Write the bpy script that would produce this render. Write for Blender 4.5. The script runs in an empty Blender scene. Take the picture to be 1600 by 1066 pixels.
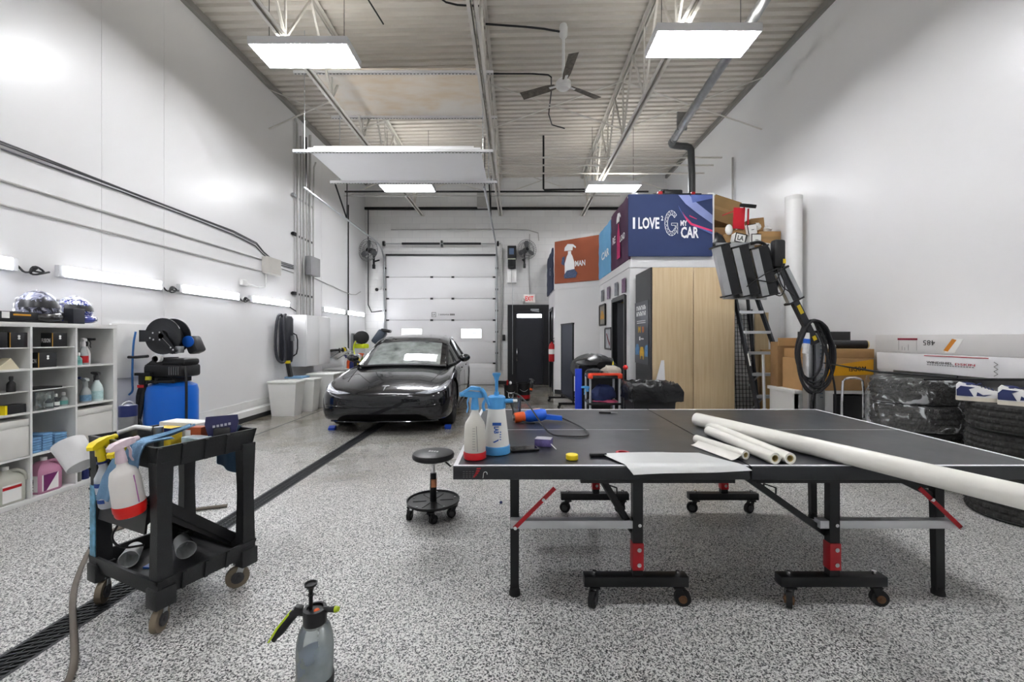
import bpy, bmesh, math, random
from math import sin, cos, pi, radians as R, atan2, sqrt, hypot
from mathutils import Vector as V, Matrix, Euler, Quaternion

SC = bpy.context.scene
COL = SC.collection
random.seed(7)

# ---------------------------------------------------------------- camera, world, exposure
cam_data = bpy.data.cameras.new('camera')
cam_data.sensor_width = 36.0
cam_data.lens = 36.0 * 660 / 1600
cam_data.shift_x = -8 / 1600
cam_data.shift_y = -6 / 1600
cam_data.clip_start = 0.05
cam_data.clip_end = 80
cam = bpy.data.objects.new('camera', cam_data)
COL.objects.link(cam)
cam.location = (0, 0, 1.35)
cam.rotation_euler = (R(90), 0, 0)
SC.camera = cam
w = bpy.data.worlds.new('world')
SC.world = w
w.use_nodes = True
w.node_tree.nodes['Background'].inputs[0].default_value = (0.8, 0.9, 1.0, 1)
w.node_tree.nodes['Background'].inputs[1].default_value = 0.6
SC.view_settings.view_transform = 'Standard'
SC.view_settings.look = 'None'
SC.view_settings.exposure = 2.2
SC.view_settings.gamma = 1.0
SC.view_settings.use_curve_mapping = False
TUBE_POWER = 23.0      # radiance of the ceiling tubes
ADDED_UPLIGHT_POWER = 5.0    # radiance of glow strips added above them to lift the ceiling
STRIP_POWER = 9.0      # radiance of the wall strips
XL, XR, YB, YF = -4.35, 4.30, 12.1, -2.8      # room shell
def ZC(x): return 5.82 + (x - XL) * 0.023      # roof deck falls gently to the left

# ---------------------------------------------------------------- materials
def lin(c):
    if isinstance(c, str):
        c = [int(c[i:i + 2], 16) / 255 for i in (0, 2, 4)]
    return tuple((x / 12.92 if x <= .04045 else ((x + .055) / 1.055) ** 2.4) for x in c)
MATS = {}
def M(name, col, rough=.5, metal=0., var=.06, scale=9., bump=0., bscale=60., emit=0., trans=0., ior=1.45, coat=0., alpha=1., spec=None):
    if name in MATS: return MATS[name]
    m = bpy.data.materials.new(name); m.use_nodes = True
    nt = m.node_tree; N = nt.nodes; L = nt.links; p = N['Principled BSDF']
    c = lin(col)
    p.inputs['Base Color'].default_value = (*c, 1)
    p.inputs['Roughness'].default_value = rough
    p.inputs['Metallic'].default_value = metal
    p.inputs['Transmission Weight'].default_value = trans
    p.inputs['IOR'].default_value = ior
    p.inputs['Coat Weight'].default_value = coat
    p.inputs['Alpha'].default_value = alpha
    if spec is not None: p.inputs['Specular IOR Level'].default_value = spec
    if emit:
        p.inputs['Emission Color'].default_value = (*c, 1)
        p.inputs['Emission Strength'].default_value = emit
    if var or bump:
        t = N.new('ShaderNodeTexCoord')
        n = N.new('ShaderNodeTexNoise'); n.inputs['Scale'].default_value = scale; n.inputs['Detail'].default_value = 3
        L.new(t.outputs['Object'], n.inputs['Vector'])
        if var:
            mx = N.new('ShaderNodeMix'); mx.data_type = 'RGBA'
            mx.inputs[6].default_value = (*[max(0, x * (1 - var * 2)) for x in c], 1)
            mx.inputs[7].default_value = (*[min(1, x * (1 + var)) for x in c], 1)
            L.new(n.outputs['Fac'], mx.inputs[0]); L.new(mx.outputs[2], p.inputs['Base Color'])
        if bump:
            b = N.new('ShaderNodeTexNoise'); b.inputs['Scale'].default_value = bscale; b.inputs['Detail'].default_value = 4
            L.new(t.outputs['Object'], b.inputs['Vector'])
            bp = N.new('ShaderNodeBump'); bp.inputs['Strength'].default_value = bump; bp.inputs['Distance'].default_value = .01
            L.new(b.outputs['Fac'], bp.inputs['Height']); L.new(bp.outputs[0], p.inputs['Normal'])
    MATS[name] = m
    return m
def thin_glass(name, tint, refl=.12, fog=0., rough=.02):
    """single-sided pane: see-through tint plus a mirror share and an optional veil of droplets"""
    m = bpy.data.materials.new(name); m.use_nodes = True
    nt = m.node_tree; N = nt.nodes; L = nt.links
    N.remove(N['Principled BSDF']); out = N['Material Output']
    tr = N.new('ShaderNodeBsdfTransparent'); tr.inputs[0].default_value = (*lin(tint), 1)
    gl = N.new('ShaderNodeBsdfGlossy'); gl.inputs['Roughness'].default_value = rough
    df = N.new('ShaderNodeBsdfDiffuse'); df.inputs[0].default_value = (.62, .68, .65, 1)
    lw = N.new('ShaderNodeLayerWeight'); lw.inputs[0].default_value = refl * 2
    m1 = N.new('ShaderNodeMixShader'); m2 = N.new('ShaderNodeMixShader')
    nz = N.new('ShaderNodeTexNoise'); nz.inputs['Scale'].default_value = 6; nz.inputs['Detail'].default_value = 6
    tc = N.new('ShaderNodeTexCoord'); L.new(tc.outputs['Object'], nz.inputs['Vector'])
    ml = N.new('ShaderNodeMath'); ml.operation = 'MULTIPLY'; ml.inputs[1].default_value = fog * 2
    L.new(nz.outputs['Fac'], ml.inputs[0]); L.new(ml.outputs[0], m1.inputs[0])
    L.new(tr.outputs[0], m1.inputs[1]); L.new(df.outputs[0], m1.inputs[2])
    L.new(lw.outputs['Facing'] if False else lw.outputs['Fresnel'], m2.inputs[0])
    L.new(m1.outputs[0], m2.inputs[1]); L.new(gl.outputs[0], m2.inputs[2])
    L.new(m2.outputs[0], out.inputs['Surface'])
    MATS[name] = m
    return m

WHITE = M('white_paint', 'e6e6e6', .45, var=.02, scale=1.2)
WPLAS = M('white_plastic', 'e4e4e2', .35, var=.03)
LAMIN = M('white_laminate', 'dededc', .35, var=.03, scale=3)
BLACK = M('black_plastic', '1d1d1f', .42, var=.15)
BMET = M('black_metal', '1b1c1e', .38, metal=.3, var=.15)
RUBBER = M('black_rubber', '1a1a1b', .75, var=.2, bump=.3, bscale=90)
STEEL = M('galvanised_steel', 'b9bcbe', .35, metal=.9, var=.1)
CHROME = M('chrome', 'd8d8da', .15, metal=1., var=.03)
ALU = M('aluminium', 'c9cccf', .38, metal=.6, var=.05)
PIPEW = M('grey_conduit_paint', 'b4b3b0', .45, metal=.2, var=.06)
RED = M('red_plastic', 'b8141c', .4, var=.08)
BLUE = M('blue_plastic', '1f63c8', .38, var=.06)
SKY = M('sky_blue_plastic', '4c9bd6', .38, var=.05)
YEL = M('yellow_plastic', 'e8cf1c', .4, var=.05)
ORG = M('orange_plastic', 'e0591c', .45, var=.06)
KRAFT = M('brown_cardboard', 'b08a5c', .8, var=.12, scale=5, bump=.1, bscale=30)
KRAFTD = M('dark_cardboard', '8d6c46', .8, var=.12, scale=5)
CLOTH = M('blue_microfibre', '6f93b4', .95, var=.12, scale=14, bump=.4, bscale=220)
NATUR = M('milky_plastic', 'dcd9cf', .4, var=.04, trans=.12)
GREEN = M('lime_plastic', 'b9d21c', .4, var=.05)
NAVY = M('navy_plastic', '1d2a66', .4, var=.08)
INK = M('black_ink', '161616', .6, var=0)
PAPER = M('white_paper', 'efefec', .7, var=.03)
TIN = M('brushed_tin', '8f9092', .3, metal=1., var=.15)
CLEARP = thin_glass('clear_plastic', 'e6ecee', .18, .12, .08)

# ---------------------------------------------------------------- mesh builder
MW = {}
class B:
    def __init__(s): s.bm = bmesh.new(); s.mats = []; s.k = 0
    def mat(s, m):
        if m not in s.mats: s.mats.append(m)
        s.k = s.mats.index(m); return s
    def face(s, vs):
        try:
            f = s.bm.faces.new(vs); f.material_index = s.k; f.smooth = True; return f
        except ValueError: return None
    def box(s, c, d, rot=None, bev=0.):
        """box by centre and size, rot = Euler degrees or Matrix"""
        m = Matrix.Translation(V(c))
        if rot is not None:
            m = m @ (rot.to_4x4() if isinstance(rot, Matrix) else Euler([R(a) for a in rot]).to_matrix().to_4x4())
        n0 = len(s.bm.verts)
        r = bmesh.ops.create_cube(s.bm, size=1, matrix=m @ Matrix.Diagonal((*d, 1)))
        fs = {f for v in r['verts'] for f in v.link_faces}
        for f in fs: f.material_index = s.k; f.smooth = True
        if bev:
            es = {e for v in r['verts'] for e in v.link_edges}
            o = bmesh.ops.bevel(s.bm, geom=list(es), offset=bev, segments=2, profile=.5, affect='EDGES')
            for f in o['faces']: f.material_index = s.k; f.smooth = True
        return s
    def bx(s, x0, x1, y0, y1, z0, z1, bev=0.):
        return s.box(((x0 + x1) / 2, (y0 + y1) / 2, (z0 + z1) / 2), (abs(x1 - x0), abs(y1 - y0), abs(z1 - z0)), None, bev)
    def bar(s, p0, p1, w, d, up=(0, 0, 1)):
        """rectangular bar between two points"""
        p0, p1 = V(p0), V(p1); z = (p1 - p0).normalized(); u = V(up)
        if abs(z.dot(u)) > .98: u = V((1, 0, 0))
        x = u.cross(z).normalized(); y = z.cross(x)
        m = Matrix((x, y, z)).transposed()
        return s.box((p0 + p1) / 2, (w, d, (p1 - p0).length), m)
    def ring(s, c, x, y, r, n):
        return [s.bm.verts.new(V(c) + x * (r * cos(2 * pi * i / n)) + y * (r * sin(2 * pi * i / n))) for i in range(n)]
    def skin(s, rings, cap0=True, cap1=True, closed=False):
        n = len(rings[0])
        seq = list(zip(rings, rings[1:])) + ([(rings[-1], rings[0])] if closed else [])
        for a, b in seq:
            for i in range(n):
                s.face([a[i], a[(i + 1) % n], b[(i + 1) % n], b[i]])
        if not closed:
            if cap0: s.face(rings[0][::-1])
            if cap1: s.face(rings[-1])
        return s
    def cyl(s, p0, p1, r0, r1=None, n=16, cap=True):
        r1 = r0 if r1 is None else r1
        p0, p1 = V(p0), V(p1); z = (p1 - p0).normalized()
        x = (V((1, 0, 0)) if abs(z.x) < .9 else V((0, 1, 0))).cross(z).normalized(); y = z.cross(x)
        return s.skin([s.ring(p0, x, y, r0, n), s.ring(p1, x, y, r1, n)], cap, cap)
    def tube(s, pts, r, n=8, closed=False, smooth=0):
        pts = [V(p) for p in pts]
        for _ in range(smooth):
            q = []
            m = len(pts)
            if not closed: q.append(pts[0])
            for i in range(m if closed else m - 1):
                a, b = pts[i], pts[(i + 1) % m]
                q += [a * .75 + b * .25, a * .25 + b * .75]
            if not closed: q.append(pts[-1])
            pts = q
        rr = r if isinstance(r, (list, tuple)) else [r] * len(pts)
        rings = []; x = None; m = len(pts)
        for i, p in enumerate(pts):
            if closed: t = pts[(i + 1) % m] - pts[i - 1]
            else: t = pts[min(i + 1, m - 1)] - pts[max(i - 1, 0)]
            t.normalize()
            if x is None: x = (V((0, 0, 1)) if abs(t.z) < .9 else V((1, 0, 0))).cross(t)
            x = (x - t * x.dot(t))
            if x.length < 1e-6: x = V((1, 0, 0)).cross(t)
            x.normalize()
            k = rr[min(int(i * len(rr) / m), len(rr) - 1)] if len(rr) != m else rr[i]
            rings.append(s.ring(p, x, t.cross(x), k, n))
        return s.skin(rings, closed=closed)
    def lathe(s, prof, c=(0, 0, 0), n=24, mat=None, cap=True, fn=None):
        """prof = [(radius, height)], around local z; mat places it"""
        T = Matrix.Translation(V(c)) @ (mat.to_4x4() if mat else Matrix.Identity(4))
        rings = []
        for j, (r, z) in enumerate(prof):
            rings.append([s.bm.verts.new(T @ V((max((r + (fn(i, j) if fn else 0)), 1e-4) * cos(2 * pi * i / n), max((r + (fn(i, j) if fn else 0)), 1e-4) * sin(2 * pi * i / n), z))) for i in range(n)])
        return s.skin(rings, cap, cap)
    def prism(s, pts, d):
        a = [s.bm.verts.new(V(p)) for p in pts]; b = [s.bm.verts.new(V(p) + V(d)) for p in pts]
        n = len(a); s.face(a[::-1]); s.face(b)
        for i in range(n): s.face([a[i], a[(i + 1) % n], b[(i + 1) % n], b[i]])
        return s
    def loft(s, rings, cap=True, closed=False):
        rs = [[s.bm.verts.new(V(p)) for p in r] for r in rings]
        return s.skin(rs, cap, cap, closed)
    def grid(s, rows):
        rs = [[s.bm.verts.new(V(p)) for p in r] for r in rows]
        for a, b in zip(rs, rs[1:]):
            for i in range(len(a) - 1): s.face([a[i], a[i + 1], b[i + 1], b[i]])
        return s
    def ell(s, c, r, n=16, rot=None):
        m = Matrix.Translation(V(c))
        if rot: m = m @ Euler([R(a) for a in rot]).to_matrix().to_4x4()
        r3 = r if isinstance(r, (tuple, list)) else (r, r, r)
        o = bmesh.ops.create_uvsphere(s.bm, u_segments=n, v_segments=max(6, n // 2), radius=1, matrix=m @ Matrix.Diagonal((*r3, 1)))
        for f in {f for v in o['verts'] for f in v.link_faces}: f.material_index = s.k; f.smooth = True
        return s
    def build(s, name, mat=None, parent=None, w=False, sharp=38, kind=None):
        """one mesh object; w: the shapes were given in world space, otherwise in the thing's own space"""
        bm = s.bm
        if w and parent is not None and parent.name in MW:
            bm.transform(MW[parent.name].inverted())
        bmesh.ops.recalc_face_normals(bm, faces=bm.faces)
        me = bpy.data.meshes.new(name); bm.to_mesh(me); bm.free()
        me.set_sharp_from_angle(angle=R(sharp))
        for m in (s.mats or [mat]): me.materials.append(m)
        o = bpy.data.objects.new(name, me); COL.objects.link(o)
        if parent is not None:
            o.parent = parent
            if parent.name in MW: MW[o.name] = MW[parent.name]
        if kind: o['kind'] = kind
        return o
def tag(o, label, cat, group=None):
    o['label'] = label; o['category'] = cat
    if group: o['group'] = group
    return o
def thing(name, label, cat, loc=(0, 0, 0), rz=0., group=None, rot=None):
    o = bpy.data.objects.new(name, None); COL.objects.link(o)
    o.empty_display_size = .1
    o.location = loc; e = rot if rot else (0, 0, rz)
    o.rotation_euler = [R(a) for a in e]
    MW[o.name] = Matrix.Translation(V(loc)) @ Euler([R(a) for a in e]).to_matrix().to_4x4()
    return tag(o, label, cat, group)
def solo(b, name, mat, label, cat, group=None):
    return tag(b.build(name, mat), label, cat, group)
def struct(b, name, mat=None, parent=None):
    return b.build(name, mat, parent, kind=None if parent else 'structure')
def sgroup(name):
    o = bpy.data.objects.new(name, None); COL.objects.link(o); o.empty_display_size = .1; o['kind'] = 'structure'
    MW[o.name] = Matrix.Identity(4); return o
def dup(o, loc=None, rz=None, label=None, group=None, parent=None):
    """copy of a thing together with its parts and sub-parts"""
    c = o.copy(); COL.objects.link(c)
    if parent is not None: c.parent = parent
    for ch in list(o.children): dup(ch, parent=c)
    if loc is not None: c.location = loc
    if rz is not None: c.rotation_euler = (0, 0, R(rz))
    if label: c['label'] = label
    if group: c['group'] = group
    return c

class F:
    """a flat face in space: origin, right and up; writing and marks are laid on it"""
    def __init__(s, o, r, u): s.o = V(o); s.r = V(r).normalized(); s.u = V(u).normalized(); s.n = s.r.cross(s.u)
    def p(s, x, y, z=0.): return s.o + s.r * x + s.u * y + s.n * z
def plate(b, f, pts, t=.0015, off=.0008):
    """thin polygon printed or stuck on the face f"""
    return b.prism([f.p(x, y, off) for x, y in pts], f.n * t)
def rect(b, f, x0, y0, x1, y1, t=.0015, off=.0008):
    return plate(b, f, [(x0, y0), (x1, y0), (x1, y1), (x0, y1)], t, off)
def text(b, f, body, x, y, wd, ht, off=.002, bold=.0, rot=0., mirror=False):
    """letters stretched to a box wd by ht centred on (x, y) of the face f"""
    cu = bpy.data.curves.new('t', 'FONT'); cu.body = body; cu.size = 1; cu.resolution_u = 2
    cu.extrude = 0.; cu.offset = bold
    o = bpy.data.objects.new('t', cu)
    me = bpy.data.meshes.new_from_object(o)
    bpy.data.objects.remove(o); bpy.data.curves.remove(cu)
    xs = [v.co.x for v in me.vertices]; ys = [v.co.y for v in me.vertices]
    if not xs: return b
    cx, cy = (min(xs) + max(xs)) / 2, (min(ys) + max(ys)) / 2
    sx = wd / max(max(xs) - min(xs), 1e-6) * (-1 if mirror else 1); sy = ht / max(max(ys) - min(ys), 1e-6)
    ca, sa = cos(R(rot)), sin(R(rot)); vs = []
    for v in me.vertices:
        lx, ly = (v.co.x - cx) * sx, (v.co.y - cy) * sy
        vs.append(b.bm.verts.new(f.p(x + lx * ca - ly * sa, y + lx * sa + ly * ca, off)))
    for pl in me.polygons:
        b.face([vs[i] for i in pl.vertices])
    bpy.data.meshes.remove(me)
    return b
def rz(a): return Matrix.Rotation(R(a), 3, 'Z')
def ax(d):
    """rotation taking local z to direction d"""
    return V((0, 0, 1)).rotation_difference(V(d).normalized()).to_matrix()
# ================================================================ room shell
def floor_material():
    m = bpy.data.materials.new('flake_epoxy'); m.use_nodes = True
    nt = m.node_tree; N = nt.nodes; L = nt.links; p = N['Principled BSDF']
    tc = N.new('ShaderNodeTexCoord')
    vo = N.new('ShaderNodeTexVoronoi'); vo.inputs['Scale'].default_value = 200; vo.inputs['Randomness'].default_value = 1
    L.new(tc.outputs['Object'], vo.inputs['Vector'])
    sp = N.new('ShaderNodeSeparateColor'); L.new(vo.outputs['Color'], sp.inputs[0])
    n2 = N.new('ShaderNodeTexNoise'); n2.inputs['Scale'].default_value = 95; n2.inputs['Detail'].default_value = 2
    L.new(tc.outputs['Object'], n2.inputs['Vector'])
    ad = N.new('ShaderNodeMath'); ad.operation = 'MULTIPLY_ADD'; ad.inputs[1].default_value = .9; 
    s2 = N.new('ShaderNodeMath'); s2.operation = 'MULTIPLY_ADD'; s2.inputs[1].default_value = 1.1; s2.inputs[2].default_value = -.5
    L.new(n2.outputs['Fac'], s2.inputs[0]); L.new(sp.outputs[0], ad.inputs[0]); L.new(s2.outputs[0], ad.inputs[2])
    cr = N.new('ShaderNodeValToRGB'); cr.color_ramp.interpolation = 'CONSTANT'
    e = cr.color_ramp.elements
    e[0].position = 0; e[0].color = (.018, .018, .02, 1)
    e[1].position = .2; e[1].color = (.11, .11, .11, 1)
    for pos, c in ((.33, (.3, .3, .29)), (.44, (.50, .50, .485)), (.61, (.73, .725, .70))):
        q = e.new(pos); q.color = (*c, 1)
    L.new(ad.outputs[0], cr.inputs[0])
    # dirt: brownish wet drag marks round the car and along the wash bay
    sx = N.new('ShaderNodeSeparateXYZ'); L.new(tc.outputs['Object'], sx.inputs[0])
    mr = N.new('ShaderNodeMapRange'); mr.inputs[1].default_value = 3.2; mr.inputs[2].default_value = 7.2
    wn = N.new('ShaderNodeTexNoise'); wn.inputs['Scale'].default_value = .9; wn.inputs['Detail'].default_value = 4
    L.new(tc.outputs['Object'], wn.inputs['Vector'])
    wa = N.new('ShaderNodeMath'); wa.operation = 'MULTIPLY_ADD'; wa.inputs[1].default_value = 5.; L.new(wn.outputs['Fac'], wa.inputs[0])
    wb = N.new('ShaderNodeMath'); wb.operation = 'SUBTRACT'; wb.inputs[1].default_value = 2.2; L.new(wa.outputs[0], wb.inputs[0])
    L.new(sx.outputs['Y'], wa.inputs[2]); L.new(wb.outputs[0], mr.inputs[0])
    dn = N.new('ShaderNodeTexNoise'); dn.inputs['Scale'].default_value = 1.6; dn.inputs['Detail'].default_value = 6; dn.inputs['Distortion'].default_value = 1.2
    L.new(tc.outputs['Object'], dn.inputs['Vector'])
    dr = N.new('ShaderNodeValToRGB'); dr.color_ramp.elements[0].position = .4; dr.color_ramp.elements[1].position = .68
    L.new(dn.outputs['Fac'], dr.inputs[0])
    dm = N.new('ShaderNodeMath'); dm.operation = 'MULTIPLY'; L.new(mr.outputs[0], dm.inputs[0])
    d2 = N.new('ShaderNodeMath'); d2.operation = 'MULTIPLY_ADD'; d2.inputs[1].default_value = .55; d2.inputs[2].default_value = .5
    L.new(dr.outputs[0], d2.inputs[0]); L.new(d2.outputs[0], dm.inputs[1])
    mx = N.new('ShaderNodeMix'); mx.data_type = 'RGBA'; mx.blend_type = 'MULTIPLY'
    L.new(dm.outputs[0], mx.inputs[0]); L.new(cr.outputs[0], mx.inputs[6]); mx.inputs[7].default_value = (.38, .32, .235, 1)
    L.new(mx.outputs[2], p.inputs['Base Color'])
    rr = N.new('ShaderNodeMapRange'); rr.inputs[3].default_value = .42; rr.inputs[4].default_value = .1
    L.new(mr.outputs[0], rr.inputs[0]); L.new(rr.outputs[0], p.inputs['Roughness'])
    bp = N.new('ShaderNodeBump'); bp.inputs['Strength'].default_value = .12; bp.inputs['Distance'].default_value = .004
    L.new(n2.outputs['Fac'], bp.inputs['Height']); L.new(bp.outputs[0], p.inputs['Normal'])
    return m
def block_material():
    m = bpy.data.materials.new('painted_block'); m.use_nodes = True
    nt = m.node_tree; N = nt.nodes; L = nt.links; p = N['Principled BSDF']
    tc = N.new('ShaderNodeTexCoord'); mp = N.new('ShaderNodeMapping'); mp.inputs['Rotation'].default_value = (R(90), 0, 0)
    L.new(tc.outputs['Object'], mp.inputs[0])
    br = N.new('ShaderNodeTexBrick'); L.new(mp.outputs[0], br.inputs['Vector'])
    br.inputs['Color1'].default_value = (.78, .78, .77, 1); br.inputs['Color2'].default_value = (.74, .74, .73, 1)
    br.inputs['Mortar'].default_value = (.68, .68, .68, 1); br.inputs['Scale'].default_value = 1
    br.inputs['Mortar Size'].default_value = .006; br.inputs['Brick Width'].default_value = .4; br.inputs['Row Height'].default_value = .2
    L.new(br.outputs['Color'], p.inputs['Base Color']); p.inputs['Roughness'].default_value = .5
    bp = N.new('ShaderNodeBump'); bp.inputs['Strength'].default_value = .12; bp.inputs['Distance'].default_value = .003; bp.invert = True
    L.new(br.outputs['Fac'], bp.inputs['Height']); L.new(bp.outputs[0], p.inputs['Normal'])
    return m
WALLM = M('gloss_wall_panel', 'e9e9e9', .32, var=.025, scale=.8)
FLOORM = floor_material()
BLOCK = block_material()
DECKM = M('roof_deck_paint', 'd2ccc2', .6, var=.12, scale=.9)
JOISTM = M('joist_paint', 'd6d2ca', .5, var=.08, scale=4)
KICK = M('black_kick', '26272a', .45, var=.1)
GRATE = M('drain_plastic', '2c2e31', .5, var=.1)

GX0, GX1 = -2.19, -2.03
fl = B()
for x0, x1 in ((XL - .2, GX0), (GX1, XR + .2)): fl.bx(x0, x1, YF - .2, YB + .2, -.15, 0)
fl.bx(GX0, GX1, YF - .2, YB + .2, -.15, -.06)
struct(fl, 'floor', FLOORM)
struct(B().bx(XL - .2, XL, YF, YB, -.15, ZC(XL) + .1), 'wall_left', WALLM)
struct(B().bx(XR, XR + .2, YF, YB, -.15, ZC(XR) + .1), 'wall_right', WALLM)
struct(B().bx(XL - .2, XR + .2, YB, YB + .2, -.15, 6.2), 'wall_back', BLOCK)
struct(B().bx(XL - .2, XR + .2, YF - .2, YF, -.15, 6.2), 'wall_front', WALLM)
# ribbed steel roof deck, ribs run across the hall
prof = []; y = YF
while y < YB:
    prof += [(y, 0.), (y + .085, 0.), (y + .1, .04), (y + .14, .04), (y + .155, 0.)]; y += .155
dk = B(); a = []; 
rows = [[(xx, yy, ZC(xx) + zz) for yy, zz in prof] for xx in (XL - .05, XR + .05)]
top = [[(xx, yy, ZC(xx) + .12) for yy, zz in (prof[0], prof[-1])] for xx in (XL - .05, XR + .05)]
dk.grid(rows); dk.grid(top)
dk.build('ceiling', DECKM, kind='structure', sharp=20)
# white ledge and black kick along the left wall, right-hand floor edge
struct(B().bx(XL, XL + .015, YF, YB, .2, .31), 'trim_1', WPLAS)
struct(B().prism([(XL, YF, .08), (XL + .055, YF, .08), (XL + .055, YF, .17), (XL, YF, .2)], (0, YB - YF, 0)), 'baseboard_left', WPLAS)
struct(B().bx(XL, XL + .045, YF, YB, 0, .08), 'trim_2', KICK)
struct(B().bx(XL, XR, YB - .02, YB, 0, .1), 'baseboard_back', KICK)
struct(B().bx(-3.62, -3.6, 4.6, 11.9, 0, .0015), 'trim_3', M('joint_sealant', '3c3c3a', .6))
# wall panel seams (narrow cover strips)
for i, yy in enumerate((4.42, 5.2, 8.2, 9.4)):
    struct(B().bx(XL, XL + .004, yy, yy + .012, .31, ZC(XL)), 'trim_%d' % (4 + i), WALLM)
struct(B().bx(XL, XL + .06, YF, YB, ZC(XL) - .12, ZC(XL) - .03), 'trim_8', M('edge_angle', '8d8a85', .5))
struct(B().bx(XR - .06, XR, YF, YB, ZC(XR) - .12, ZC(XR) - .03), 'trim_9', MATS['edge_angle'])
struct(B().bx(XL, XR, YB - .07, YB, 4.99, 5.06), 'trim_10', BMET)

# floor drain channel with slotted grate
dr = thing('floor_drain_channel', 'long dark slotted drain grate let into the flake floor', 'drain', (-2.11, 4.5, 0))
b = B()
for x in (GX0 + .008, GX1 - .008): b.bx(x - .008, x + .008, YF, 11.6, -.04, .001)
b.build('rim', GRATE, dr, w=True)
b = B(); y = -.4; 
while y < 11.5:
    for k in range(3):
        xx = GX0 + .025 + k * .042
        b.box((xx + .013, y + .01 + k * .012, -.006), (.05, .009, .012), (0, 0, 28))
    y += .03
b.bx(GX0 + .058, GX0 + .064, YF, 11.6, -.014, 0).bx(GX0 + .1, GX0 + .106, YF, 11.6, -.014, 0)
b.build('grate', GRATE, dr, w=True)

# ---------------------------------------------------------------- overhead door
DX0, DX1, DY = -3.7, -.62, 12.02
SECM = M('door_section', 'e3e3e4', .4, var=.02, scale=1)
door = sgroup('door_1')
hs = 3.66 / 6
for i in range(6):
    z0 = i * hs + .005
    b = B()
    if i == 2:
        for x0, x1 in ((DX0, -3.29), (-2.69, -1.6), (-1.0, DX1)): b.bx(x0, x1, DY - .045, DY, z0, z0 + hs - .008)
        for x0, x1 in ((-3.29, -2.69), (-1.6, -1.0)):
            b.bx(x0, x1, DY - .045, DY, z0, 1.31).bx(x0, x1, DY - .045, DY, 1.60, z0 + hs - .008)
    else: b.bx(DX0, DX1, DY - .045, DY, z0, z0 + hs - .008, .006)
    if i == 0:
        for k in range(5): b.bx(DX0, DX1, DY - .052, DY - .044, .08 + k * .1, .085 + k * .1)
    sec = b.build('door_section', SECM, door)
    if i == 2:
        PANE = M('daylit_pane', 'f4f8ff', .3, emit=.45, var=0)
        for x0, x1 in ((-3.29, -2.69), (-1.6, -1.0)):
            q = B().bx(x0, x1, DY - .03, DY - .02, 1.31, 1.60).build('window_pane', PANE, sec)
            g = B()
            for (u0, u1, v0, v1) in ((x0 - .02, x1 + .02, 1.585, 1.615), (x0 - .02, x1 + .02, 1.295, 1.325), (x0 - .02, x0 + .012, 1.3, 1.61), (x1 - .012, x1 + .02, 1.3, 1.61)):
                g.bx(u0, u1, DY - .055, DY - .03, v0, v1)
            g.build('window_frame', WPLAS, sec)
            g = B()
            for k in range(7): g.bx(x0 + .17 + k * .038, x0 + .19 + k * .038, DY - .034, DY - .03, 1.44, 1.50)
            g.build('window_decal', M('grey_decal', '8e9096', .5), sec)
    if i:
        g = B()
        for x in (-2.42, -1.82):
            g.box((x - .02, DY - .055, z0 - .004), (.035, .02, .05)).box((x + .02, DY - .055, z0 - .004), (.035, .02, .05))
        for x in (DX0 + .03, DX1 - .03): g.box((x, DY - .055, z0 - .004), (.08, .02, .04))
        g.build('hinge', BMET, sec)
g = B(); f = F((0, DY - .046, 0), (1, 0, 0), (0, 0, 1)); z = 1.99
for (x0, y0, x1, y1) in ((-2.42, z + .055, -2.3, z + .065), (-2.42, z - .065, -2.3, z - .055), (-2.42, z - .065, -2.41, z + .065), (-2.31, z - .065, -2.3, z + .065)): rect(g, f, x0, y0, x1, y1)
text(g, f, 'LA', -2.36, z, .07, .055, bold=.01)
g.build('logo_mark', INK, door)
g = B()
rect(g, f, -2.22, z - .03, -2.213, z + .03)
for k in range(8): rect(g, f, -2.18 + k * .033, z - .02, -2.168 + k * .033, z + .02); rect(g, f, -2.165 + k * .033, z - .02 + .012 * (k % 3), -2.158 + k * .033, z - .008 + .012 * (k % 3))
for k in range(4): rect(g, f, -1.9 + k * .034, z - .025, -1.878 + k * .034, z + .025)
g.build('small_lettering', INK, door)
B().bx(DX0 - .02, DX1 + .02, DY - .08, DY - .03, 3.655, 3.70).build('top_rail', BMET, door)
for x, sgn in ((DX0 - .045, 1), (DX1 + .045, -1)):
    b = B()
    b.tube([(x, DY - .1, .02), (x, DY - .1, 3.35), (x, DY - .16, 3.62), (x, DY - .4, 3.83), (x, DY - .75, 3.9), (x, 7.4, 3.98)], .022, 6, smooth=2)
    b.bx(x - .05, x - .02, DY - .05, DY + .05, 0, 3.7)
    b.build('track', STEEL, door)
    b = B()
    for z in (.3, .9, 1.5, 2.1, 2.7, 3.3): b.box((x, DY - .07, z), (.07, .06, .05))
    b.build('track_bracket', BMET, door)
b = B(); b.cyl((DX0 - .1, DY - .1, 3.99), (DX1 + .15, DY - .1, 3.99), .014, n=8); b.build('torsion_shaft', STEEL, door)
b = B(); b.cyl((-3.25, DY - .1, 3.99), (-2.18, DY - .1, 3.99), .032, n=10).cyl((-2.08, DY - .1, 3.99), (-1.02, DY - .1, 3.99), .032, n=10); b.build('spring', BMET, door)
b = B()
for x in (DX0 - .06, DX1 + .08): b.cyl((x - .025, DY - .1, 3.99), (x + .025, DY - .1, 3.99), .075, n=14)
b.box((-2.13, DY - .06, 3.99), (.05, .1, .18))
b.build('cable_drum', BMET, door)
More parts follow.
